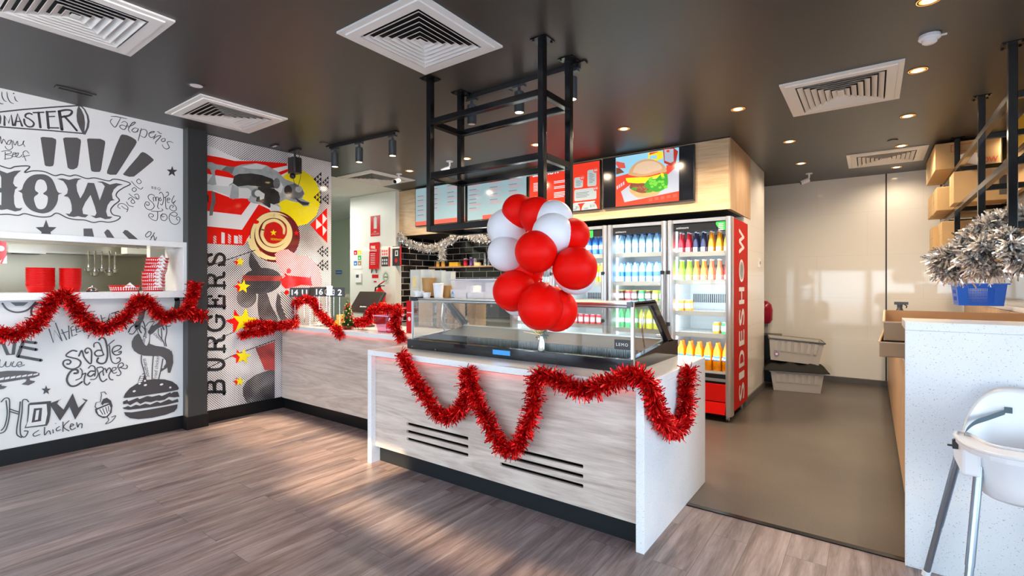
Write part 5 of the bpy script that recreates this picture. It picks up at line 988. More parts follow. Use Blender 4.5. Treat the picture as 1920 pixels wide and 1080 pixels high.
garland('tinsel_garland', [G, G2, G3], .060, 'red tinsel garland zigzagging across the front of the display counter', 'garland', sd=3)
S1 = path((740, 420, 6.75), [(78,115),(95,180),(150,220),(260,270),(380,300),(500,310),(590,260),(700,210),(780,150),(850,125)], lambda x, y: onY(x, y, 5.30)); S2 = path((740, 420, 6.75), [(590,290),(600,370),(605,450)], lambda x, y: onY(x, y, 5.28)); S3 = path((740, 420, 6.75), [(850,125),(930,130),(1020,170),(1160,185),(1300,150)], lambda x, y: onY(x, y, 5.30))
SM = ('tinsel_silver', 'tinsel_gold', 'white_matte')
garland('tinsel_garland', [S1, S2, S3], .060, 'silver tinsel garland hung under the timber bulkhead before the black tiles', 'garland', SM, 2600, .005, sd=4)
for i, (pts, Y, r_, lb) in enumerate(((((1768,478),(1768,498),(1785,510),(1800,508),(1812,495),(1818,480)), 4.6, .10, 'silver tinsel bundle hanging lowest over the blue basket'), (((1775,482),(1800,470),(1822,445),(1850,425),(1885,412),(1925,402)), 4.5, .085, 'silver tinsel length climbing the hanging frame to the picture edge'), (((1818,470),(1832,492),(1850,502),(1868,500),(1885,480),(1895,455)), 4.4, .10, 'silver tinsel loop in the middle of the hanging frame'), (((1835,455),(1860,470),(1885,450),(1905,440)), 4.35, .09, 'silver tinsel clump pressed against the frame post'), (((1895,455),(1905,480),(1925,500),(1950,490)), 4.2, .08, 'silver tinsel loop at the right picture edge'))):
    garland('tinsel_garland', sv(pts, Y), r_, lb, 'garland', SM, 5000, .0055, group='silver tinsel over the bench', sd=10+i)
# ================================================================ SERVING HATCH ITEMS
HZ0 = hz0+.0305
def basket_proto(name, lx, ly, h, m, label, cat, group, flat=False):
    t = thing(name, label, cat, (0, 0, -5), group); n = 28
    def el(k, z): return [(lx*k*math.cos(2*PI*i/n)*(1-.08*abs(math.sin(4*PI*i/n))), ly*k*math.sin(2*PI*i/n), z) for i in range(n)]
    b = MB(); rings = [(.80, 0), (.84, h*.12), (.90, h*.5), (.96, h*.88), (1.0, h*.92), (1.0, h), (.94, h), (.92, h*.9), (.80, h*.12), (.76, .004)]
    vs = sum([el(k, z) for k, z in rings], []); b.add(vs, [(r*n+i, r*n+(i+1) % n, (r+1)*n+(i+1) % n, (r+1)*n+i) for r in range(len(rings)-1) for i in range(n)], 0, True); b.add(vs, [tuple(range(n-1, -1, -1)), tuple((len(rings)-1)*n+i for i in range(n))], 0)
    if flat:
        for i in range(36):
            a = 2*PI*i/36; a2 = a+.09
            for z0_, z1_ in ((.2, .42), (.5, .72)): k0, k1 = .865+.12*z0_, .865+.12*z1_; b.add([(lx*k0*math.cos(a), ly*k0*math.sin(a), h*z0_), (lx*k0*math.cos(a2), ly*k0*math.sin(a2), h*z0_), (lx*k1*math.cos(a2), ly*k1*math.sin(a2), h*z1_), (lx*k1*math.cos(a), ly*k1*math.sin(a), h*z1_)], [(0, 1, 2, 3)], 1)
    b.build('shell', [m, 'paper'], t); return t
b1 = basket_proto('food_basket', .085, .10, .05, 'basket_red', 'x', 'basket', 'red baskets stacked in the serving hatch')
def stack(px, n, pitch, sx, X, lab, proto=b1):
    y = onX(px, 547, X).y
    for i in range(n):
        f = ORD[i] if i < 9 else ('tenth', 'eleventh', 'twelfth', 'thirteenth', 'fourteenth', 'fifteenth')[i-9]
        lb = f'red basket, {f} from the bottom of the {lab}'
        if i == 0 and 'used' not in proto: proto['used'] = 1; c = proto; c.location = (X, y, HZ0); c['label'] = lb
        else: c = dup(proto, (X, y, HZ0+pitch*i), label=lb)
        c.scale = (1, sx, 1)
stack(76, 12, .0137, .92, -5.50, 'left stack in the serving hatch'); stack(132, 12, .0137, .74, -5.50, 'middle stack in the serving hatch')
del b1['used']
b2 = basket_proto('lined_basket', .10, .118, .055, 'basket_red', 'low red basket with a white napkin on the hatch shelf', 'basket', 'napkin lined red baskets', True)
nap = MB().add([(.02, -.04, .05), (.088, -.035, .058), (.092, .05, .058), (.02, .05, .05), (.094, -.035, .035), (.098, .012, .082), (.094, .055, .038)], [(0, 1, 2, 3), (4, 5, 6)]); nap.build('napkin', 'paper', b2)
y = onX(235, 547, -5.48).y; b2.location = (-5.50, y, HZ0)
y = onX(289, 547, -5.48).y
for i in range(9): c = dup(b2, (-5.50+.004*math.sin(i*2), y+.004*i*(i > 4), HZ0+.0325*i), label=f'lined red basket, {ORD[i]} from the bottom of the tall leaning stack'); c.scale = (.95, .8, 1)
t = thing('service_bell', 'small chrome and black service bell on the hatch shelf', 'bell', (-5.44, onX(173, 545, -5.44).y, HZ0)); MB().cyl((0, 0, 0), (0, 0, .01), .042, .040, 24).build('base', 'black_plastic', t); MB().lathe([(.036, .012), (.034, .022), (.024, .036), (.008, .042), (.0, .042)], n=24, caps=False).build('dome', 'chrome', t); MB().cyl((0, 0, .04), (0, 0, .052), .005).build('button', 'chrome', t)
def kx(x, y, X=-7.5): return onX(x, y, X)
for i, (x, yt, yb) in enumerate(((166, 473, 508), (177.5, 473, 518), (191, 475, 509), (205, 474, 518), (215, 476, 511))):
    a, b_ = kx(x, yt, -7.3), kx(x, yb, -7.3); t = thing('kitchen_spoon', f'steel ladle, {ORD[i]} from the left on the kitchen rail', 'ladle', a, 'ladles hanging on the rail')
    L = a.z-b_.z; MB().tube([(0, 0, 0), (.012, 0, .012), (.02, 0, -.01), (.004, 0, -.03), (0, 0, -L*.8)], .011, 8).build('handle', 'chrome', t); MB().lathe([(0, -.05), (.035, -.035), (.042, 0), (.036, 0), (.03, -.03), (0, -.042)], (.01, 0, -L*.85), 16, caps=False, sy=1).build('bowl', 'chrome', t)
y0_, y1_ = kx(-40, 480, -7.3).y, kx(282, 480, -7.3).y; z_ = kx(180, 476, -7.3).z
t = thing('wall_rail', 'long steel utensil rail on the hatch kitchen wall', 'rail', (-7.45, (y0_+y1_)/2, z_)); MB().box(-.15, (y0_-y1_)/2, -.01, .16, (y1_-y0_)/2, .012).build('shelf', 'steel', t); MB().box(-.13, (y0_-y1_)/2, .012, -.12, (y1_-y0_)/2, .10).build('upstand', 'steel', t)
a = kx(12, 466, -7.2); b_ = kx(82, 474, -7.2); t = thing('range_hood', 'pale steel hood edge above the rail in the hatch kitchen', 'hood', (a+b_)/2); hh_ = (b_.y-a.y)/2; MB().box(-.2, -hh_, -.03, .1, hh_, .06).build('canopy', 'steel', t); MB().lathe([(.11, -.031), (.11, -.036), (0, -.036)], (0, 0, 0), 24, caps=False).build('extractor_ring', 'lamp_grey', t)
a = kx(235, 477, -7.2); b_ = kx(282, 477, -7.2); t = thing('wall_unit', 'small cream box unit at the end of the kitchen rail', 'wall unit', (a+b_)/2); MB().box(-.15, (a.y-b_.y)/2, 0, .05, (b_.y-a.y)/2, .20).build('housing', 'paint_white', t, bevel=.005); MB().box(.05, -.03, .07, .052, .0, .12).build('switch', 'lamp_grey', t)
a = onX(292, 482, -6.6); t = thing('duct_post', 'cream square post behind the tall basket stack', 'post', (-6.6, a.y, 0)); MB().box(-.05, -.07, .001, .05, .07, H-.01).build('post', 'paint_white', t)
b = MB(); P = [onX(x, y, -5.34) for x, y in ((-12, 451), (12, 453), (12.5, 494), (-12, 495))]; b.prism(P, (.002, 0, 0)); q = onX(1, 466, -5.336); b.poly([q+Vector((.0005, .022*math.cos(i*PI/10), .022*math.sin(i*PI/10))) for i in range(20)], 1); b.poly([onX(x, y, -5.3375) for x, y in ((13, 478), (13, 494), (4, 494), (8, 485))], 1); b.poly([onX(x, y, -5.3375) for x, y in ((0, 494), (4, 486), (-6, 494))], 1)
tag(b.build('hanging_notice', ['print_red', 'print_white'], loc=P[0]), 'red notice card hanging in the serving hatch at the picture edge', 'notice')
# ================================================================ SIGN WALL
SY = 5.2985
def plate(name, x0, y0, x1, y1, m, label, cat, extra=None, mats=None, Y=SY, th=.003):
    a, b_ = onY(x0, y0, Y), onY(x1, y1, Y); zt = (onY(x0, y0, Y).z+onY(x1, y0, Y).z)/2; o = Vector(((a.x+b_.x)/2, Y, (a.z+b_.z)/2)); b = MB().box(a.x, Y-th, b_.z, b_.x, Y, a.z)
    if extra: extra(b, a.x, b_.x, b_.z, a.z, Y-th-.0004)
    return tag(b.build(name, mats or [m], loc=o), label, cat)
def rect(b, xa, xb, za, zb_, y, m, u0, v0, u1, v1, k=0): X = lambda u: xa+(xb-xa)*u; Z = lambda v: za+(zb_-za)*v; b.poly([(X(u0), y-k*.0003, Z(v0)), (X(u1), y-k*.0003, Z(v0)), (X(u1), y-k*.0003, Z(v1)), (X(u0), y-k*.0003, Z(v1))], m)
def e1(b, xa, xb, za, zb_, y):
    rect(b, xa, xb, za, zb_, y, 1, .35, .36, .68, .90); rect(b, xa, xb, za, zb_, y, 1, .42, .90, .60, .95); rect(b, xa, xb, za, zb_, y, 1, .1, .17, .9, .175)
    text(b, 'FIRE', (xa+(xb-xa)*.5, y, za+(zb_-za)*.22), (1, 0, 0), (0, 0, 1), .022, 1, center=True); text(b, 'EXTINGUISHER', (xa+(xb-xa)*.5, y, za+(zb_-za)*.10), (1, 0, 0), (0, 0, 1), .018, 1, center=True, width=(xb-xa)*.84)
plate('fire_sign', 695, 405.5, 712.5, 442, 'red_sign', 'tall red FIRE EXTINGUISHER sign high on the white wall', 'sign', e1, ['red_sign', 'print_white'])
p0, p1 = onY(693.5, 455, SY), onY(712.5, 504, SY); t = thing('fire_blanket', 'red fire blanket pouch with black pull tabs on the white wall', 'fire blanket', ((p0.x+p1.x)/2, SY, (p0.z+p1.z)/2)); w_, h_ = (p1.x-p0.x)/2, (p0.z-p1.z)/2
b = MB().prism([(-w_*.9, -.03, -h_), (w_*.85, -.035, -h_), (w_, -.02, h_*.95), (w_*.9, -.012, h_), (-w_*.95, -.012, h_*.97)], (0, .03, 0)); b.v = [(x, min(y, 0), z) for x, y, z in b.v]
text(b, 'FIRE', (0, -.0375, h_*.62), (1, 0, -.05), (0, -.06, 1), .045, 1, center=True, bold=.002); text(b, 'BLANKET', (0, -.0375, h_*.38), (1, 0, -.05), (0, -.06, 1), .032, 1, center=True, width=w_*1.5, bold=.001)
for i in range(7): b.poly([(-w_*.5, -.038, h_*(.15-.13*i)), (w_*.4, -.038, h_*(.15-.13*i)), (w_*.4, -.038, h_*(.15-.13*i)-.008), (-w_*.5, -.038, h_*(.15-.13*i)-.008)], 1)
b.build('pouch', ['red_sign', 'print_white'], t, bevel=0)
for s in (-1, 1): MB().beam((s*w_*.35, -.02, -h_+.01), (s*w_*.5, -.02, -h_-.07), (.02, .003)).build('pull_tab', 'black_plastic', t)
def e2(b, xa, xb, za, zb_, y):
    for i, m in enumerate((1, 2, 0, 3, 4, 5)): c, r = i % 2, i//2; rect(b, xa, xb, za, zb_, y, m, .05+.48*c, .74-.28*r, .46+.48*c, .98-.28*r); rect(b, xa, xb, za, zb_, y, 6, .16+.48*c, .80-.28*r, .32+.48*c, .88-.28*r, 1)
plate('colour_chart', 663, 469, 678.5, 504, 'paper', 'white chart of six coloured squares beside the red fire blanket', 'chart', e2, ['paper', 'red_sign', 'print_yellow', 'green_label', 'l_blue', 'brown_cup', 'print_white'])
plate('fire_blanket_sign', 697, 507, 710.5, 530, 'print_white', 'small white shield sign with red band under the fire blanket', 'sign', lambda b, xa, xb, za, zb_, y: (rect(b, xa, xb, za, zb_, y, 1, .05, .36, .95, .66), rect(b, xa, xb, za, zb_, y, 1, .3, .02, .7, .14)), ['print_white', 'red_sign'])
plate('wall_notice', 715.5, 467, 728, 480, 'paper', 'small pale notice above the black notice, right of the fire blanket', 'notice', lambda b, xa, xb, za, zb_, y: [rect(b, xa, xb, za, zb_, y, 1, .08+.3*i, .12+.42*j, .30+.3*i, .42+.42*j) for i in range(3) for j in range(2)], ['paper', 's_red2'])
plate('wall_notice', 715.5, 482, 728, 499, 'black_sign', 'small black notice with six white symbols under the pale notice', 'notice', lambda b, xa, xb, za, zb_, y: [rect(b, xa, xb, za, zb_, y, 1, .10+.3*i, .18+.36*j, .28+.3*i, .42+.36*j) for i in range(3) for j in range(2)], ['black_sign', 'print_white'])
plate('red_strip', 729, 463.5, 731.5, 499, 'red_sign', 'thin red strip sign between the small notices and the black poster', 'sign')
def e3(b, xa, xb, za, zb_, y):
    rect(b, xa, xb, za, zb_, y, 1, .0, .88, .8, .97); rect(b, xa, xb, za, zb_, y, 2, .84, 0, 1, 1); rect(b, xa, xb, za, zb_, y, 1, .3, .5, .62, .78); rect(b, xa, xb, za, zb_, y, 0, .38, .55, .54, .73, 1)
    b.poly([(xa+(xb-xa)*.42+.035*math.cos(a), y-.0006, za+(zb_-za)*.27+.035*math.sin(a)) for a in [-2*PI*i/16 for i in range(16)]][::-1], 2)
plate('wall_poster_small', 736, 462, 753, 498, 'black_sign', 'black poster with red edge at the right end of the white wall', 'poster', e3, ['black_sign', 'print_white', 'red_sign'])
p0, p1 = onY(667.5, 512.5, SY), onY(678.5, 530, SY); t = thing('thermostat', 'white thermostat with a small grey screen under the colour chart', 'thermostat', ((p0.x+p1.x)/2, SY, (p0.z+p1.z)/2)); w_, h_ = (p1.x-p0.x)/2, (p0.z-p1.z)/2; MB().box(-w_, -.022, -h_, w_, 0, h_).build('housing', 'white_plastic', t, bevel=.004); MB().box(-w_*.6, -.0235, h_*.05, w_*.3, -.022, h_*.7).build('display', 'lamp_grey', t)
p = onY(723.5, 519.5, SY); b = MB().lathe([(0, 0), (.105, 0)], (0, 0, 0), 32, 0, False); b.v = [(x*.82, -.003, y) for x, y, z in b.v]; 
for k_ in (.078, .05): b.poly([(k_*.82*math.cos(a), -.0033-(.078-k_)*.01, k_*math.sin(a)) for a in [-2*PI*i/28 for i in range(28)]][::-1], 1 if k_ > .06 else 0)
b.poly([(-.05, -.0042, -.008), (.05, -.0042, -.008), (.05, -.0042, .008), (-.05, -.0042, .008)], 2); q = b.build('round_sticker', ['paint_green_white', 'photo_grey2', 'green_leaf'], loc=(0, 0, 0)); q.location = (p.x, SY, p.z); tag(q, 'round grey green sticker under the black notice', 'sticker')
plate('corridor_sign', 629.5, 507, 641, 514, 'l_blue', 'small blue and white sign on the corridor wall', 'sign', lambda b, xa, xb, za, zb_, y: rect(b, xa, xb, za, zb_, y, 1, .1, .4, .9, .6), ['l_blue', 'print_white'], Y=6.99)
# extinguisher on its bracket
p = onY(710, 562, 5.18); t = thing('fire_extinguisher', 'red fire extinguisher on the white wall behind the till', 'fire extinguisher', (p.x, 5.20, .72))
MB().lathe([(0, 0), (.085, 0), (.092, .02), (.092, .50), (.075, .56), (.03, .60), (.028, .62)], n=24).build('cylinder', 'red_gloss', t); MB().lathe([(.0935, .22), (.0935, .38)], n=24, caps=False).build('label_band', 'print_cream', t); MB().cyl((0, 0, .60), (0, 0, .65), .02).box(-.02, -.03, .64, .09, .03, .655).build('valve', 'black_plastic', t); MB().beam((-.02, 0, .66), (.12, 0, .72), (.02, .012)).build('lever', 'red_gloss', t); MB().tube([(-.02, 0, .63), (-.10, 0, .62), (-.13, 0, .50), (-.11, 0, .25)], .012, 8).build('hose', 'black_plastic', t); MB().box(-.03, .09, .3, .03, .10, .5).build('bracket', 'steel', t)
# ================================================================ ON THE SERVICE COUNTER
CT = .9402
nums = [('14', 553, 548, 3.10, -.12), ('11', 571, 548, 3.14, 0), ('', 581, 548, 3.22, .5), ('', 589, 547, 3.25, .6), ('16', 599, 547, 3.12, 0), ('0', 612, 547, 3.20, -.4), ('', 618, 545, 3.16, .1), ('3', 626, 548, 3.24, -.5), ('2', 637, 548, 3.14, .1)]
for i, (n_, px, py, Y, rz) in enumerate(nums):
    p = onY(px, py, Y); wd = {'14': 'fourteen', '11': 'eleven', '16': 'sixteen', '0': 'zero', '3': 'three', '2': 'two'}; lb = f'black table number flag reading {wd[n_]}, on a thin steel stand' if n_ else f'table number flag turned edge on, {("beside the 11", "left of the 16", "pale one beside the 0")[(i > 2)+(i > 4)]}'
    t = thing('table_number', lb, 'table number', (p.x, Y, CT), 'table number stands on the counter', rz+.95)
    MB().lathe([(0, 0), (.032, 0), (.032, .004), (.006, .007), (0, .007)], n=18, caps=False).build('base', 'steel', t); MB().cyl((0, 0, .005), (0, 0, p.z-CT-.03), .0032, n=8).build('rod', 'chrome', t)
    b = MB(); w_ = .052 if i != 6 else .03; b.box(-w_, -.003, p.z-CT-.052, w_, .003, p.z-CT+.052)
    if n_: text(b, n_, (0, -.0036, p.z-CT), (1, 0, 0), (0, 0, 1), .062, 1, center=True, bold=.002)
    f = b.build('flag', ['black_sign' if i != 6 else 'silver', 'print_white'], t)
t = thing('till_monitor', 'dark till screen seen from behind on the service counter', 'till', (onY(683, 590, 3.35).x, 3.35, CT), rz=.12)
MB().lathe([(0, 0), (.10, 0), (.10, .015), (.04, .03), (.035, .10)], n=20, sx=1.2).build('stand', 'black_plastic', t)
a = math.radians(38); b = MB().box(-.19, -.015, -.14, .19, .025, .14).xf(Matrix.Translation((0, .04, .26)) @ Matrix.Rotation(-a, 4, 'X')); q = b.build('screen_back', 'black_plastic', t, bevel=.012, seg=3)
g = MB(); [g.box(-.045+.016*i, -.0166, -.077, -.045+.016*i+(.011 if i % 2 else .014), -.0152, -.077+(.014 if i in (0, 3) else .010)) for i in range(6)]; g.xf(Matrix.Translation((0, .04, .26)) @ Matrix.Rotation(-a, 4, 'X')); g.build('maker_mark', 'print_white', t); MB().cyl((0, .03, .09), (0, .04, .24), .035).build('neck', 'black_plastic', t)
p = onY(652, 600, 3.05); t = thing('christmas_tree', 'small decorated Christmas tree on the service counter', 'christmas tree', (p.x, 3.05, CT)); rr_ = random.Random(11)
b = MB()
for i in range(420):
    z = rr_.uniform(.02, .24); r0 = .065*(1-z/.25)+.006; a = rr_.uniform(0, 2*PI); c = Vector((0, 0, z)); e = Vector((r0*math.cos(a), r0*math.sin(a), z-.012)); s = Vector((-math.sin(a), math.cos(a), 0))*.006; b.add([c-s, c+s, e+s, e-s], [(0, 1, 2, 3)])
t.scale = (1.25, 1.25, 1.22); b.build('foliage', 'green_leaf', t); MB().cyl((0, 0, 0), (0, 0, .24), .006).build('trunk', 'brown_cup', t); MB().lathe([(0, 0), (.028, 0), (.032, .03), (0, .03)], n=14).build('pot', 'print_darkred', t)
for i in range(46): z = .02+.20*i/46; r0 = .062*(1-z/.25)+.006; a = i*2.4; MB().ball((r0*math.cos(a), r0*math.sin(a), z), .0075, 8).build('bauble', 'red_gloss' if i % 3 == 0 else 'gold_foil', t)
p = onY(638, 585, 3.18); t = thing('gift_box', 'small bright yellow box beside the Christmas tree', 'box', (p.x, 3.18, CT), rz=.5); MB().box(-.035, -.035, 0, .035, .035, .07).box(-.03, -.03, .072, .035, .035, .13).build('box', 'gold_box', t, bevel=.004); MB().box(-.037, -.037, .062, .037, .037, .072).build('lid', 'yellow_card', t)
p = onY(631, 600, 3.02); t = thing('gold_figure', 'crumpled gold paper star ornament at the counter edge', 'ornament', (p.x, 3.02, CT)); b = MB(); 
for i in range(30): a = rr_.uniform(0, 2*PI); c = Vector((rr_.uniform(-.03, .03), rr_.uniform(-.02, .02), rr_.uniform(.005, .06))); d = Vector((rr_.gauss(0, 1), rr_.gauss(0, 1), rr_.gauss(0, .6))).normalized()*.022; e = d.orthogonal().normalized()*.02; b.add([c-d, c+e, c+d], [(0, 1, 2)])
b.v = [(x, y, max(z, .001)) for x, y, z in b.v]; b.build('folded_paper', 'gold_box', t)
p = onY(721, 608, 3.05); t = thing('plastic_tub', 'translucent pink tub on the service counter beside the till', 'tub', (p.x, 3.10, CT)); h_ = .155
b = MB(); A_ = lambda w_, d_, z: [(-w_, -d_, z), (w_, -d_, z), (w_, d_, z), (-w_, d_, z)]
b.add(A_(.08, .06, 0)+A_(.11, .09, h_), [(0, 1, 5, 4), (1, 2, 6, 5), (2, 3, 7, 6), (3, 0, 4, 7), (0, 3, 2, 1)]); b.build('tub', 'pink_film', t); b = MB(); 
for q_ in ((-.117, -.097, .117, -.087), (-.117, .087, .117, .097), (-.117, -.087, -.107, .087), (.107, -.087, .117, .087)): b.box(q_[0], q_[1], h_, q_[2], q_[3], h_+.006)
b.build('rim', 'pink_tub', t)
t = thing('candy_bag', 'red and white striped bag inside the pink tub', 'bag', (p.x+.035, 3.08, CT+.002)); b = MB().lathe([(0, 0), (.03, 0), (.035, .04), (.03, .08), (.015, .10)], n=14); b.build('bag', 'print_red', t); MB().lathe([(.0365, .02), (.0365, .035)], n=14, caps=False).build('stripe', 'print_white', t)
p = onY(728, 570, 3.3); t = thing('paper_cup', 'small white paper cup behind the pink tub', 'cup', (p.x, 3.36, CT)); MB().lathe([(0, 0), (.026, 0), (.038, .10), (.040, .10), (.037, .104), (.034, .10), (.024, .005)], n=20, caps=False).build('cup', 'cup_white', t)
p = onY(745, 600, 3.0); t = thing('leaflet_holder', 'tall red card with white emblem beside the display case', 'card', (onY(768, 600, 3.15).x, 3.15, .8822)); b = MB().box(-.04, -.003, 0, .04, .003, .36); b.poly([(.02*math.cos(a), -.0036, .19+.02*math.sin(a)) for a in [-2*PI*i/20 for i in range(20)]][::-1], 1); b.box(-.032, -.0038, .245, .032, -.003, .253, 1); b.build('card', ['red_sign', 'print_white'], t); MB().box(-.04, -.02, 0, .04, .02, .004).build('foot', 'acrylic', t)
# ================================================================ ON TOP OF THE DISPLAY CASE
TZ = 1.2845
def cup(px, Y, r, h, m, label, group=None, z=TZ, lid=None, name='paper_cup', inv=False, X=None):
    x = onY(px, 553, Y).x if X is None else X; t = thing(name, label, 'cup', (x, Y, z), group); k = .78
    pr = [(0, 0), (r*k, 0), (r, h*.97), (r*1.05, h*.98), (r*1.03, h), (r*.95, h*.98), (r*k*.93, h*.02)]
    if inv: pr = [(0, h), (r*k, h), (r, .02*h), (r*1.05, .012*h), (r*1.03, 0), (r*.9, 0)]
    MB().lathe(pr, n=24, caps=False).build('cup', m, t)
    if lid: MB().lathe([(r*1.06, h*.97), (r*1.06, h*1.02), (r*.9, h*1.05), (0, h*1.05)], n=24, caps=False).build('lid', lid, t)
    return t
cup(804, 2.99, .060, .165, 'brown_cup', 'tall brown paper cup on the display case top', name='brown_cup'); cup(840, 3.02, .050, .10, 'brown_cup', 'short brown paper cup beside the white takeaway cup', name='brown_cup', z=TZ)
cup(822, 2.90, .044, .115, 'cup_white', 'ribbed white takeaway cup with a flat lid on the display case', lid='white_plastic')
for px, r, lb in ((785.5, .045, 'white tub with handwriting, left of its twin on the display case'), (800, .036, 'smaller white tub with handwriting on the display case')):
    t = cup(px, 2.86, r, .055 if r > .04 else .045, 'paper', lb, 'white tubs with handwriting', name='paper_tub'); hh_ = .055 if r > .04 else .045
    b = MB(); 
    for k_ in range(2):
        for j in range(4): a = -PI/2-.5+.27*j-.35; q = .93; b.add([(r*q*math.cos(a), r*q*math.sin(a), hh_*(.35+.3*k_)), (r*q*math.cos(a+.15), r*q*math.sin(a+.15), hh_*(.38+.3*k_)), (r*q*1.01*math.cos(a+.15), r*q*1.01*math.sin(a+.15), hh_*(.44+.3*k_)), (r*q*1.01*math.cos(a), r*q*1.01*math.sin(a), hh_*(.42+.3*k_))], [(0, 1, 2, 3)])
    b.build('writing', 'ink_grey', t)
for i, (px, w_, h_, Y, lb) in enumerate(((782, .055, .235, 3.06, 'leftmost'), (802, .055, .235, 3.07, 'second'), (823, .05, .225, 3.08, 'third'), (841, .055, .215, 3.08, 'rightmost'))):
    x = onY(px, 553, Y).x; t = thing('straw_dispenser', f'clear acrylic dispenser box with lid, {lb} in the row behind the cups', 'dispenser', (x, Y, TZ), 'clear acrylic dispensers')
    b = MB()
    for q_ in ((-w_, -.03, -w_+.003, .03), (w_-.003, -.03, w_, .03), (-w_, -.03, w_, -.027), (-w_, .027, w_, .03)): b.box(q_[0], q_[1], 0, q_[2], q_[3], h_)
    b.build('box', 'frosted', t); MB().box(-w_-.002, -.032, h_, w_+.002, .032, h_+.006).build('lid', 'frosted', t)
    if i in (0, 3): MB().box(-.025, -.031, h_*.35 if i == 0 else .0, .025, -.0305, h_*.75 if i == 0 else h_*.3).build('paper_label', 'print_cream' if i == 0 else 'paint_green_white', t)
x = onY(859, 548, 3.02).x; t = thing('tissue_box', 'blue and white printed carton with crumpled film on top', 'carton', (x, 3.02, TZ)); b = MB().box(-.055, -.03, 0, .055, .03, .068).box(-.056, -.031, 0, .056, .031, .006, 1); [b.box(-.014+.009*i, -.0306, .040, -.008+.009*i, -.030, .040+(.013 if i in (0, 2, 5) else .009), 1) for i in range(6)]; b.box(-.018, -.0306, .026, .035, -.030, .030, 1); 
b.poly([(-.034+.015*math.cos(a), -.0306, .04+.015*math.sin(a)) for a in [-PI*i/8 for i in range(9)]][::-1]+[(-.044, -.0306, .028), (-.034, -.0306, .044), (-.024, -.0306, .028)][::1], 1) if False else b.prism([(-.049, -.0308, .028), (-.034, -.0308, .056), (-.019, -.0308, .028), (-.027, -.0308, .028), (-.034, -.0308, .042), (-.041, -.0308, .028)], (0, .0006, 0), 1)
b.box(-.052, -.0306, .068-.02, .052, -.0300, .068, 2) if False else None; b.build('carton', ['photo_grey4', 'l_blue'], t)
b = MB(); rr_ = random.Random(4)
for i in range(40): c = Vector((rr_.uniform(-.04, .045), rr_.uniform(-.02, .02), .068)); d = Vector((rr_.gauss(0, .4), rr_.gauss(0, .3), 1)).normalized()*rr_.uniform(.02, .055); s = Vector((rr_.gauss(0, 1), rr_.gauss(0, 1), 0)).normalized()*.018; b.add([c-s, c+s, c+d], [(0, 1, 2)])
b.build('film', 'tub_film', t)
x0_, x1_ = onY(866, 555, 2.98).x, onY(950, 555, 2.98).x; t = thing('storage_tub', 'large translucent storage tub on the display case behind the balloons', 'storage tub', ((x0_+x1_)/2, 2.98, TZ)); w_ = (x1_-x0_)/2; h_ = .145
b = MB(); b.add(A_(w_*.9, .11, 0)+A_(w_, .135, h_), [(0, 1, 5, 4), (1, 2, 6, 5), (2, 3, 7, 6), (3, 0, 4, 7), (0, 3, 2, 1)]); b.build('tub', 'frosted_tub', t)
b = MB()
for q_ in ((-w_-.008, -.145, w_+.008, -.130), (-w_-.008, .130, w_+.008, .145), (-w_-.008, -.13, -w_+.004, .13), (w_-.004, -.13, w_+.008, .13)): b.box(q_[0], q_[1], h_, q_[2], q_[3], h_+.008)
b.build('rim', 'tub_clear', t)
for i, (dx, w2, hh_) in enumerate(((-.10, .035, .10), (-.01, .05, .045), (.10, .04, .12), (-.145, .02, .04))): tag(MB().box(-w2, -.05, 0, w2, .05, hh_).build('paper_pack', 'paper'), f'white paper packet inside the storage tub, {("tall one left of centre", "flat one in the middle", "tall one at the right", "small one at the left end")[i]}', 'packet', 'white packets in the storage tub').location = ((x0_+x1_)/2+dx, 2.98, TZ+.003)
# ================================================================ BEHIND THE CASE
def kraft(x, y, z, n, r, h, lab):
    t = thing('cup_stack', lab, 'cup stack', (x, y, z), 'stacks of brown paper cups'); b = MB(); pr = []
    for i in range(n): zz = h*i/n; pr += [(r*.86, zz), (r*1.02, zz+h/n*.8), (r*1.02, zz+h/n)]
    b.lathe(pr, n=18); b.build('cups', 'brown_cup', t); return t
for i in range(5): kraft(-4.02+.15*i, 4.12+.02*(i % 2), .9005, 9, .055, .34+.02*(i % 3), f'stack of brown paper cups on the prep bench, {ORD[i]} from the left')
t = thing('wire_basket', 'chrome wire rack in front of the brown cup stacks', 'wire rack', (-3.75, 3.98, .9005)); b = MB()
for z in (.004, .07, .14): b.tube([(-.28, -.05, z), (.28, -.05, z), (.28, .01, z), (-.28, .01, z)], .003, 6, closed=True)
for i in range(12): b.cyl((-.28+.56*i/11, -.05, 0), (-.28+.56*i/11, -.05, .14), .002, n=6)
b.build('wires', 'chrome', t)
t = thing('menu_stack', 'timber block of menu boards standing on the prep bench', 'board', (-4.3, 4.15, .9005)); MB().box(-.10, -.02, 0, .10, .02, .34).build('board', 'oak_side', t, bevel=.004)
x, z = -3.55, .9005
for i, (px, w_, h_, m, m2, lb) in enumerate(((897, .17, .16, 'l_blue', 'print_white', 'blue carton on the black oven'), (931, .09, .15, 'red_sign', 'print_white', 'red carton on the black oven next to the blue one'), (914, .05, .14, 'l_brown', 'print_white', 'brown patterned tin between the blue and red cartons'))):
    xx = onY(px, 590, 5.7).x; t = thing('carton' if i < 2 else 'tin', lb, 'carton' if i < 2 else 'tin', (xx, 5.7+.05*(i == 0), 1.1705)); MB().box(-w_, -.08, 0, w_, .08, h_).build('box', m, t, bevel=.003); MB().box(-w_*.5, -.0812, h_*.45, w_*.35, -.080, h_*.8).build('label_panel', m2 if i != 2 else 'print_cream', t)
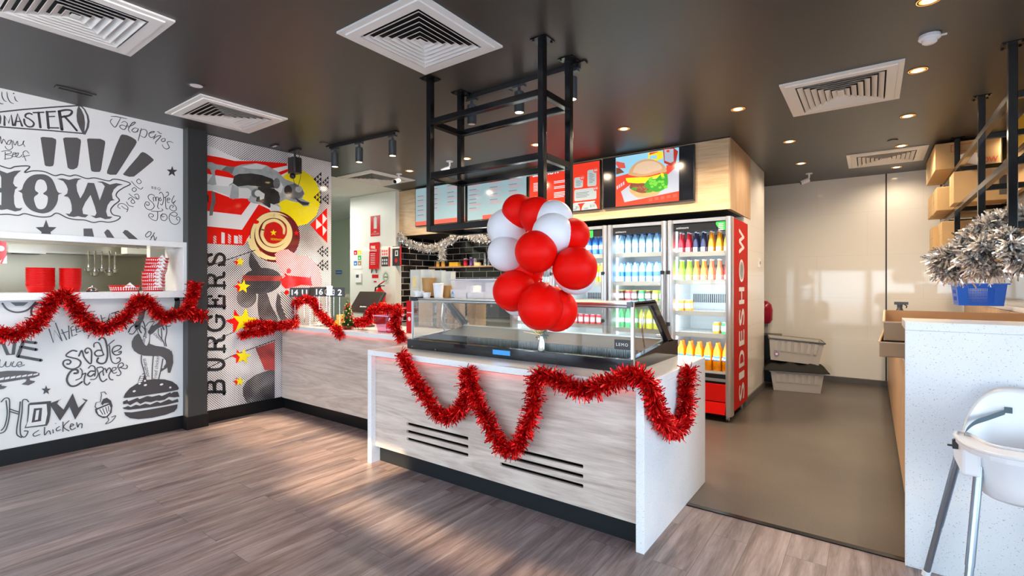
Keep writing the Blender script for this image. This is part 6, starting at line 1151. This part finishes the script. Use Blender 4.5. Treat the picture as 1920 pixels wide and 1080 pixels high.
xx = onY(910, 605, 5.7).x; t = thing('toaster_oven', 'low black oven on the bench beside the drinks fridges', 'oven', (xx, 5.8, .9005)); MB().box(-.33, -.2, .01, .33, .2, .27).build('housing', 'black_plastic', t, bevel=.01); MB().box(-.30, -.203, .04, .12, -.20, .24).build('door', 'black_gloss', t); MB().cyl((.2, -.21, .18), (.2, -.2, .18), .02).build('knob', 'steel', t); MB().box(-.28, -.22, .245, .10, -.21, .255).build('handle', 'steel', t)
# tiled niche shelf with its jars
xa, xb = onY(814, 500, 6.0).x, onY(935, 500, 6.0).x; t = thing('wall_shelf', 'slim dark shelf on the black tiles holding jars and boxes', 'shelf', ((xa+xb)/2, 6.0, 1.68)); MB().box(-(xb-xa)/2, -.13, -.02, (xb-xa)/2, .149, 0).build('board', 'oak_side', t)
def onshelf(name, px, r, h, m, label, cat, cap=None, box=False, glass_=None):
    x = onY(px, 495, 5.95).x; t = thing(name, label, cat, (x, 5.95, 1.6805))
    (MB().box(-r, -.04, 0, r, .04, h) if box else MB().lathe([(0, 0), (r, 0), (r, h*.9), (r*.8, h), (0, h)], n=18, caps=False)).build('body', m, t, bevel=.002 if box else 0)
    if cap: MB().cyl((0, 0, h), (0, 0, h+.02), r*.9, n=16).build('lid', cap, t)
    return t
onshelf('jar', 821, .033, .075, 'amber', 'amber jar at the left end of the tiled wall shelf', 'jar', 'print_cream'); onshelf('jar', 831, .036, .075, 'amber', 'second amber jar from the left on the tiled wall shelf', 'jar', 'print_cream')
onshelf('display_box', 853, .095, .07, 'gold_box', 'long yellow patterned box on the tiled wall shelf', 'box', None, True); onshelf('spice_jar', 873, .034, .105, 'l_red', 'red jar on the tiled wall shelf', 'jar', 'white_plastic'); onshelf('spice_jar', 883, .024, .12, 'purple', 'purple tube jar on the tiled wall shelf', 'jar', 'white_plastic'); onshelf('spice_jar', 891, .026, .10, 'pink_tub', 'pink jar on the tiled wall shelf', 'jar', 'paper'); onshelf('wooden_bowl', 895.5, .06, .055, 'print_cream', 'round tan bowl on the tiled wall shelf', 'bowl'); onshelf('metal_cup_stack', 910, .028, .21, 'chrome', 'tall stack of steel cups at the end of the tiled wall shelf', 'cup stack'); onshelf('metal_cup_stack', 917, .026, .14, 'chrome', 'shorter steel cup stack beside the tall one', 'cup stack')
# ================================================================ COOL ROOM CORNER
def crate(c, w_, d_, h_, label, rz, lidm=None, sticker=False):
    t = thing('storage_crate', label, 'crate', c, 'grey storage crates by the glossy wall', rz); b = MB(); k = .88; hw, hd = w_/2, d_/2
    b.add([(-hw*k, -hd*k, 0), (hw*k, -hd*k, 0), (hw*k, hd*k, 0), (-hw*k, hd*k, 0), (-hw, -hd, h_), (hw, -hd, h_), (hw, hd, h_), (-hw, hd, h_), (-hw*.96, -hd*.95, h_), (hw*.96, -hd*.95, h_), (hw*.96, hd*.95, h_), (-hw*.96, hd*.95, h_), (-hw*k*.96, -hd*k*.95, .01), (hw*k*.96, -hd*k*.95, .01), (hw*k*.96, hd*k*.95, .01), (-hw*k*.96, hd*k*.95, .01)],
          [(0, 3, 2, 1), (0, 1, 5, 4), (1, 2, 6, 5), (2, 3, 7, 6), (3, 0, 4, 7), (4, 5, 9, 8), (5, 6, 10, 9), (6, 7, 11, 10), (7, 4, 8, 11), (8, 9, 13, 12), (9, 10, 14, 13), (10, 11, 15, 14), (11, 8, 12, 15), (12, 13, 14, 15)])
    for i in range(7):   # raised ribs
        f0 = -.80+.245*i; 
        for y0_, kk in ((.45, None),): b.hexa([(hw*f0*.95, -hd*.94-.014, h_*.45), (hw*(f0+.13)*.95, -hd*.94-.014, h_*.45), (hw*(f0+.13)*.95, -hd*.93, h_*.5), (hw*f0*.95, -hd*.93, h_*.5), (hw*f0, -hd-.010, h_*.92), (hw*(f0+.13), -hd-.010, h_*.92), (hw*(f0+.13), -hd+.003, h_*.94), (hw*f0, -hd+.003, h_*.94)])
    b.build('bin', 'tub_grey', t)
    r = MB()
    for q_ in ((-hw-.015, -hd-.015, hw+.015, -hd), (-hw-.015, hd, hw+.015, hd+.015), (-hw-.015, -hd, -hw, hd), (hw, -hd, hw+.015, hd)): r.box(q_[0], q_[1], h_-.012, q_[2], q_[3], h_+.006)
    r.build('rim', 'tub_grey' if not lidm else lidm, t, bevel=.003)
    if sticker: s = MB().cyl((-hw*.68, -hd*.93, h_*.30), (-hw*.68, -hd*.93-.008, h_*.30), .028, n=20); s.build('round_sticker', 'purple', t, ); s2 = MB().cyl((-hw*.68, -hd*.93-.008, h_*.30), (-hw*.68, -hd*.93-.009, h_*.30), .017, n=16); s2.build('sticker_mark', 'print_white', t)
    return t
crate((-.82, 7.52, 0), .60, .42, .255, 'grey ribbed crate standing on the floor under the black cloth', .18)
t2 = crate((-.85, 7.55, .374), .62, .44, .29, 'grey ribbed crate with a purple sticker, tilted on the black cloth', .18, 'lamp_grey', True); t2.rotation_euler = (0, .07, .18)
b = MB(); n = 22; rr_ = random.Random(8); vs = []
for i in range(n):
    for j in range(12):
        u, v = i/(n-1)-.5, j/11-.5; h = .085+.022*math.sin(u*19)*math.cos(v*9)+.012*rr_.random(); h *= (1-abs(2*u)**6)*(1-abs(2*v)**6)
        vs.append((u*.74, v*.54, h))
lo_ = [(x, y, -.006) for x, y, z in vs]; m_ = len(vs); fs = [(i*12+j, (i+1)*12+j, (i+1)*12+j+1, i*12+j+1) for i in range(n-1) for j in range(11)]
b.add(vs+lo_, fs+[tuple(m_+k for k in reversed(f)) for f in fs], 0, True); q = b.build('black_cloth', 'cloth_black'); q.location = (-.83, 7.53, .268); q.rotation_euler = (0, 0, .18); tag(q, 'folded black cloth between the two grey crates', 'cloth')
t = thing('waste_bin', 'black bin behind the crates in the corner', 'bin', (-1.24, 8.05, 0)); MB().rounded(-.16, .16, -.2, .2, 0, .62, .04).build('body', 'black_plastic', t); MB().rounded(-.17, .17, -.21, .21, .62, .66, .04).build('lid', 'black_plastic', t)
p = onY(1437, 586, 8.25); t = thing('soap_dispenser', 'shiny dark red dispenser on the wall above the crates', 'dispenser', (p.x-.06, 8.30, p.z)); MB().lathe([(0, -.17), (.10, -.165), (.135, -.11), (.14, .04), (.12, .12), (.07, .17), (0, .18)], n=24, caps=False, sy=.8).build('cover', 'maroon', t); MB().box(-.08, .06, -.14, .08, .149, .14).build('back_plate', 'black_plastic', t); MB().box(-.05, .02, -.60, .07, .14, -.17).build('bottle', 'tub_grey', t)
p = onX(1424, 493, -1.165); t = thing('light_switch', 'white wall switch on the tiled wall past the fridges', 'switch', (-1.1695, p.y, p.z)); MB().box(0, -.06, -.06, .01, .06, .06).build('plate', 'white_plastic', t, bevel=.002); MB().box(.01, .0, -.02, .014, .02, .02).build('rocker', 'black_plastic', t)
# ================================================================ BOXES ON THE HANGING FRAME
def carton(x0, y0, z0, x1, y1, z1, label, m='cardboard', red=False, txt=False, tape=True, dark=None, paper=False):
    o = Vector(((x0+x1)/2, (y0+y1)/2, z0)); t = thing('cardboard_box', label, 'cardboard box', o, 'cardboard boxes stored on the hanging frame'); sp(MB().box(x0, y0, z0, x1, y1, z1), 'box', m, t, o, .004)
    if tape:
        xm = (x0+x1)/2; ym = (y0+y1)/2
        sp(MB().box(x0-.0008, ym-.025, z0-.0006, x0, ym+.025, z1).box(x0-.0008, y0+.01, z0+(z1-z0)*.48, x0-.0003, y1-.01, z0+(z1-z0)*.50), 'packing_tape', 'tape', t, o)
    if red:
        a, b_ = x0+(x1-x0)*.25, x0+(x1-x0)*.75; c, d = z0+(z1-z0)*.62, z0+(z1-z0)*.90; b = MB()
        for q_ in ((a, c, b_, c+.006), (a, d-.006, b_, d), (a, c, a+.006, d), (b_-.006, c, b_, d)): b.box(q_[0], y0-.001, q_[1], q_[2], y0-.0002, q_[3])
        sp(b, 'printed_frame', 'print_onbox', t, o)
    if txt: b = MB(); text(b, 'SIDESHOW', (x0+(x1-x0)*.34, y0-.001, z0+.03), (1, 0, 0), (0, 0, 1), .055, 0, width=(x1-x0)*.62, bold=.002); sp(b, 'printed_name', 'print_onbox', t, o)
    if dark: sp(MB().box(x0+(x1-x0)*dark[0], y0-.001, z0+(z1-z0)*dark[1], x0+(x1-x0)*dark[2], y0-.0002, z0+(z1-z0)*dark[3]), 'printed_panel', 'ink_grey', t, o)
    return t
L3, L2, L1 = 2.5975, 2.1875, 1.7875
carton(.54, 6.85, L3, 1.04, 7.88, 2.872, 'top cardboard box printed SIDESHOW with a red frame, under the ceiling', red=True, txt=True)
b = MB().add([(0, 0, 0), (.10, -.03, .03), (.20, 0, .0), (.19, -.01, -.12), (.02, -.02, -.13), (.09, -.04, -.09)], [(0, 1, 5, 4), (1, 2, 3, 5)]); q = b.build('paper_sheet', 'paper'); q.location = (.70, 6.845, 2.72); tag(q, 'crumpled white paper stuck on the top SIDESHOW box', 'paper')
carton(.645, 6.42, L2, 1.16, 6.75, 2.49, 'large plain cardboard box in the middle row with a dark printed panel', dark=(.62, .15, .98, .75))
carton(.565, 7.0, L2, 1.0, 7.42, 2.44, 'taped box in the middle row, right behind the large plain box'); carton(.56, 7.46, L2, 1.0, 7.95, 2.44, 'taped box at the far end of the middle row')
carton(.60, 6.9, L1, 1.0, 7.28, 2.06, 'taped box in the lowest row, nearer the post', m='cardboard'); carton(.56, 7.32, L1, .98, 7.75, 2.05, 'taped box at the far end of the lowest row')
carton(.80, 6.35, L1, 1.25, 6.72, 2.02, 'cardboard box in the lowest row with a red printed frame', red=True, tape=False)
carton(1.00, 5.55, L2, 1.62, 6.30, 2.40, 'long cardboard box with a barcode panel behind the second post', dark=(.1, .3, .5, .6), tape=False)
carton(1.05, 5.5, L3, 1.60, 6.25, 2.86, 'bright yellow card box on the top level of the frame', m='yellow_card', tape=False); carton(1.08, 4.6, L2, 1.60, 5.3, 2.48, 'tan cardboard box in the middle row at the picture edge', tape=False); carton(.95, 4.75, L1, 1.45, 5.3, 2.05, 'cardboard box in the lowest row behind the silver tinsel', m='cardboard', tape=False)
# ================================================================ ON THE STONE BENCH
p = onY(1838, 572, 4.45); BZ = 1.2125; cx, cy = 1.02, 4.42
c0 = onZ(1797, 572.5, BZ); c1 = onZ(1880, 574, BZ); cc = (c0+c1)/2; w_ = (c1-c0).length/2; h_ = .185; t = thing('plastic_basket', 'bright blue plastic basket on the stone bench under the silver tinsel', 'basket', (cc.x, cc.y+.11, BZ), rz=math.atan2(c1.y-c0.y, c1.x-c0.x))
hw, hd = w_, .11; b = MB(); T_ = 1.13
def wall4(A, B, C_, D_, m=0, nx=1, nz=1, hole=None):
    A, B, C_, D_ = map(Vector, (A, B, C_, D_)); P_ = lambda u, v: (A*(1-u)+B*u)*(1-v)+(D_*(1-u)+C_*u)*v
    if not hole: b.add([A, B, C_, D_], [(0, 1, 2, 3)], m); return
    u0, v0, u1, v1 = hole
    for q_ in ((0, 0, 1, v0), (0, v1, 1, 1), (0, v0, u0, v1), (u1, v0, 1, v1)): b.add([P_(q_[0], q_[1]), P_(q_[2], q_[1]), P_(q_[2], q_[3]), P_(q_[0], q_[3])], [(0, 1, 2, 3)], m)
    for i in range(nx+1): u = u0+(u1-u0)*i/nx; du = .16/nx*(u1-u0); b.add([P_(u-du, v0), P_(u+du, v0), P_(u+du, v1), P_(u-du, v1)], [(0, 1, 2, 3)], m)
    for i in range(nz+1): v = v0+(v1-v0)*i/nz; dv = .2/nz*(v1-v0); b.add([P_(u0, v-dv), P_(u1, v-dv), P_(u1, v+dv), P_(u0, v+dv)], [(0, 1, 2, 3)], m)
wall4((-hw, -hd, 0), (hw, -hd, 0), (hw*T_, -hd*1.15, h_), (-hw*T_, -hd*1.15, h_), hole=(.22, .12, .78, .80), nx=16, nz=9); wall4((hw, hd, 0), (-hw, hd, 0), (-hw*T_, hd*1.15, h_), (hw*T_, hd*1.15, h_), hole=(.22, .12, .78, .80), nx=16, nz=9)
wall4((-hw, hd, 0), (-hw, -hd, 0), (-hw*T_, -hd*1.15, h_), (-hw*T_, hd*1.15, h_), hole=(.2, .15, .8, .8), nx=3, nz=2); wall4((hw, -hd, 0), (hw, hd, 0), (hw*T_, hd*1.15, h_), (hw*T_, -hd*1.15, h_), hole=(.2, .15, .8, .8), nx=3, nz=2); b.add([(-hw, -hd, 0.001), (hw, -hd, .001), (hw, hd, .001), (-hw, hd, .001)], [(0, 1, 2, 3)])
q = b.build('body', 'blue_plastic', t); so = q.modifiers.new('solid', 'SOLIDIFY'); so.thickness = .003; so.offset = 1
b = MB()
for q_ in ((-hw*T_-.02, -hd*1.15-.012, hw*T_+.02, -hd*1.15+.002), (-hw*T_-.02, hd*1.15-.002, hw*T_+.02, hd*1.15+.012), (-hw*T_-.02, -hd*1.15, -hw*T_+.004, hd*1.15), (hw*T_-.004, -hd*1.15, hw*T_+.02, hd*1.15)): b.box(q_[0], q_[1], h_-.006, q_[2], q_[3], h_+.006)
b.build('rim', 'blue_plastic', t, bevel=.003)
def tray(P0, P1, P2, P3, zt, hgt, label, m='cardboard_brown'):
    """open card tray given by its four rim corners"""
    P = [Vector(p) for p in (P0, P1, P2, P3)]; c = sum(P, Vector())/4; c.z = zt-hgt; t = thing('cardboard_tray', label, 'cardboard tray', c, 'flat cardboard trays on the bench'); b = MB(); rp = [Vector((p.x, p.y, zt))-c for p in P]; bp = [Vector((p.x, p.y, zt-hgt))-c for p in P]
    for i in range(4):
        j = (i+1) % 4; d = (rp[j]-rp[i]).normalized(); n_ = Vector((-d.y, d.x, 0))*.005; b.hexa([bp[i], bp[j], bp[j]+n_, bp[i]+n_, rp[i], rp[j], rp[j]+n_, rp[i]+n_])
    b.prism(bp, (0, 0, .004)); b.build('tray', m, t)
    f = MB(); d = (rp[1]-rp[0]).normalized(); f.beam(rp[0]+Vector((0, 0, -.004)), rp[1]+Vector((0, 0, -.004)), (.012, .006)); f.beam(rp[3]+Vector((0, 0, -.004)), rp[0]+Vector((0, 0, -.004)), (.012, .006)); f.build('folded_rim', 'cardboard_in', t); return t
tray((.035, 3.50, 0), (.91, 3.55, 0), (.90, 5.1, 0), (.10, 5.15, 0), 1.072, .086, 'lower cardboard tray, jutting from the bench over the aisle', 'cardboard_brown')
tray((.055, 3.52, 0), (.92, 3.58, 0), (.915, 5.0, 0), (.085, 5.05, 0), 1.186, .108, 'upper open cardboard tray stacked at the front end of the bench', 'cardboard_brown')
p = onY(1687, 580, 5.6); t = thing('spray_bottle', 'grey spray bottle standing behind the cardboard trays', 'spray bottle', (p.x, 5.6, .9905)); zz = onY(1687, 566, 5.6).z-.9905
MB().lathe([(0, 0), (.04, 0), (.042, .02), (.042, zz*.6), (.02, zz*.75), (.016, zz*.85)], n=18).build('bottle', 'lamp_grey', t); MB().cyl((0, 0, zz*.82), (0, 0, zz*.9), .02).box(-.04, -.012, zz*.9, .06, .012, zz).build('trigger_head', 'lamp_grey', t); MB().tube([(.03, 0, zz*.92), (.05, 0, zz*.85), (.045, 0, zz*.78)], .005, 6).build('trigger', 'black_plastic', t)
# ================================================================ HIGH CHAIR
HCP = Vector((.50, 2.80, 0)); t = thing('high_chair', 'white plastic high chair with silver tube legs before the stone bench', 'high chair', HCP)
ft = [Vector((.209, 3.085, 0)), Vector((.288, 2.60, 0)), Vector((.80, 3.085, 0)), Vector((.76, 2.60, 0))]; tp = [Vector((.315, 2.93, .665)), Vector((.352, 2.735, .66)), Vector((.67, 2.93, .665)), Vector((.655, 2.735, .66))]
for f_, p_ in zip(ft, tp):
    d = p_-f_; b = MB().cyl(f_+d*.02-HCP, f_+d*.42-HCP, .0135, n=16).cyl(f_+d*.42-HCP, p_-HCP, .0155, n=16); q = b.build('leg', 'leg_metal', t); MB().cyl(f_-HCP+Vector((0, 0, .001)), f_+d*.04-HCP, .017, n=16).build('foot_cap', 'white_plastic', q)
# seat shell: rings from a round bucket up into a high back
b = MB(); n = 28; rings = []
def oval(cx, cy, rx, ry, z, zb=0, p=2.6): return [(cx+rx*math.copysign(abs(math.cos(a))**(2/p), math.cos(a)), cy+ry*math.copysign(abs(math.sin(a))**(2/p), math.sin(a)), z+zb*max(0, math.sin(a))**1.5) for a in [2*PI*i/n for i in range(n)]]
outer = [oval(.50, 2.82, .10, .09, .525), oval(.50, 2.82, .135, .115, .535), oval(.50, 2.82, .155, .135, .58), oval(.50, 2.83, .17, .15, .66), oval(.50, 2.84, .185, .165, .70, .02), oval(.50, 2.85, .19, .175, .715, .12), oval(.50, 2.855, .185, .18, .72, .24)]
inner = [oval(.50, 2.85, .175, .165, .72, .235), oval(.50, 2.845, .175, .16, .70, .10), oval(.50, 2.83, .155, .135, .62), oval(.50, 2.82, .12, .10, .56), oval(.50, 2.82, .001, .001, .555)]
R_ = outer+inner; vs = [Vector(v)-HCP for r in R_ for v in r]; b.add(vs, [(k*n+i, k*n+(i+1) % n, (k+1)*n+(i+1) % n, (k+1)*n+i) for k in range(len(R_)-1) for i in range(n)], 0, True); b.add(vs, [tuple(range(n-1, -1, -1))])
q = b.build('seat', 'white_plastic', t); ss = q.modifiers.new('smooth', 'SUBSURF'); ss.levels = 1; ss.render_levels = 1
# tray
b = MB(); pts = [(.285, 2.80), (.30, 2.86), (.335, 2.84), (.37, 2.72), (.42, 2.68), (.58, 2.68), (.63, 2.72), (.665, 2.84), (.70, 2.86), (.715, 2.80), (.70, 2.66), (.64, 2.56), (.50, 2.535), (.36, 2.56), (.30, 2.66)]
pts = spline(pts+[pts[0]], 3)[:-1]; b.prism([Vector((x, y, .735))-HCP for x, y in pts], (0, 0, .022)); q = b.build('tray', 'white_plastic', t, bevel=.006, seg=3)
b = MB(); rim = [Vector((x, y, .760))-HCP for x, y in pts]; b.tube(rim, .007, 8, closed=True); b.build('tray_rim', 'white_plastic', t)
for s in (-1, 1): b = MB().box(s*.175-.03+.0, -.10, .62, s*.175+.03, .16, .735); b.build('side_arm', 'white_plastic', t, bevel=.012, seg=3)
b = MB(); sp_ = [Vector((.50+dx, y, z))-HCP for dx, y, z in ((-.03, 2.99, .845), (-.09, 2.96, .815), (-.14, 2.90, .80), (-.175, 2.84, .775), (-.185, 2.81, .755))]
sp2 = [Vector(q) for q in spline([tuple(q) for q in sp_], 5)]; n_ = len(sp2); wv = [Vector((.004, .002, .013))]*n_
b.add([q+w2 for q, w2 in zip(sp2, wv)]+[q-w2 for q, w2 in zip(sp2, wv)], [(i, i+1, n_+i+1, n_+i) for i in range(n_-1)])
b.box(sp_[0].x-.005, sp_[0].y-.003, sp_[0].z-.005, sp_[0].x+.02, sp_[0].y+.003, sp_[0].z+.02); b.build('safety_strap', 'strap', t)
p_ = onY(1790, 832, 2.80)-HCP; b = MB().box(p_.x-.008, -.01, p_.z-.020, p_.x+.014, .012, p_.z+.018).box(p_.x-.024, -.006, p_.z-.012, p_.x+.004, .004, p_.z-.004).box(p_.x-.004, -.012, p_.z+.01, p_.x+.02, .006, p_.z+.022); b.build('strap_buckle', 'black_plastic', t, bevel=.002)
# ================================================================ OUTSIDE: trees that the glossy walls mirror
def tree(x, y, h, r, label, sd):
    rr_ = random.Random(sd); t = thing('street_tree', label, 'tree', (x, y, -.1)); MB().tube([(0, 0, 0), (.05, 0, h*.3), (0, .08, h*.6), (0, 0, h*.9)], [.10, .08, .06, .03], 8).build('trunk', 'brown_cup', t); b = MB()
    for i in range(1500):
        a, e, q_ = rr_.uniform(0, 2*PI), rr_.uniform(-.9, 1.4), rr_.random()**.4*r; c = Vector((q_*math.cos(a)*math.cos(e), q_*math.sin(a)*math.cos(e), h*.78+q_*math.sin(e)*.8)); d = Vector((rr_.gauss(0, 1), rr_.gauss(0, 1), rr_.gauss(0, 1))).normalized()*.13; s = d.orthogonal().normalized()*.10; b.add([c-d, c+s, c+d, c-s], [(0, 1, 2, 3)])
    b.build('crown', 'tree_leaf', t)
mat('tree_leaf', (.10, .28, .06), .6)
tree(-5.0, -9.3, 5.0, 2.1, 'green tree outside the shop front, left one of the mirrored trees', 1); tree(-.2, -9.6, 4.5, 2.1, 'green tree outside the shop front, middle one of the mirrored trees', 2); tree(4.2, -9.6, 5.0, 2.0, 'green tree outside the shop front, right one of the mirrored trees', 3); tree(-2.6, -14.2, 7.1, 2.5, 'taller green tree farther off outside the shop front', 4)
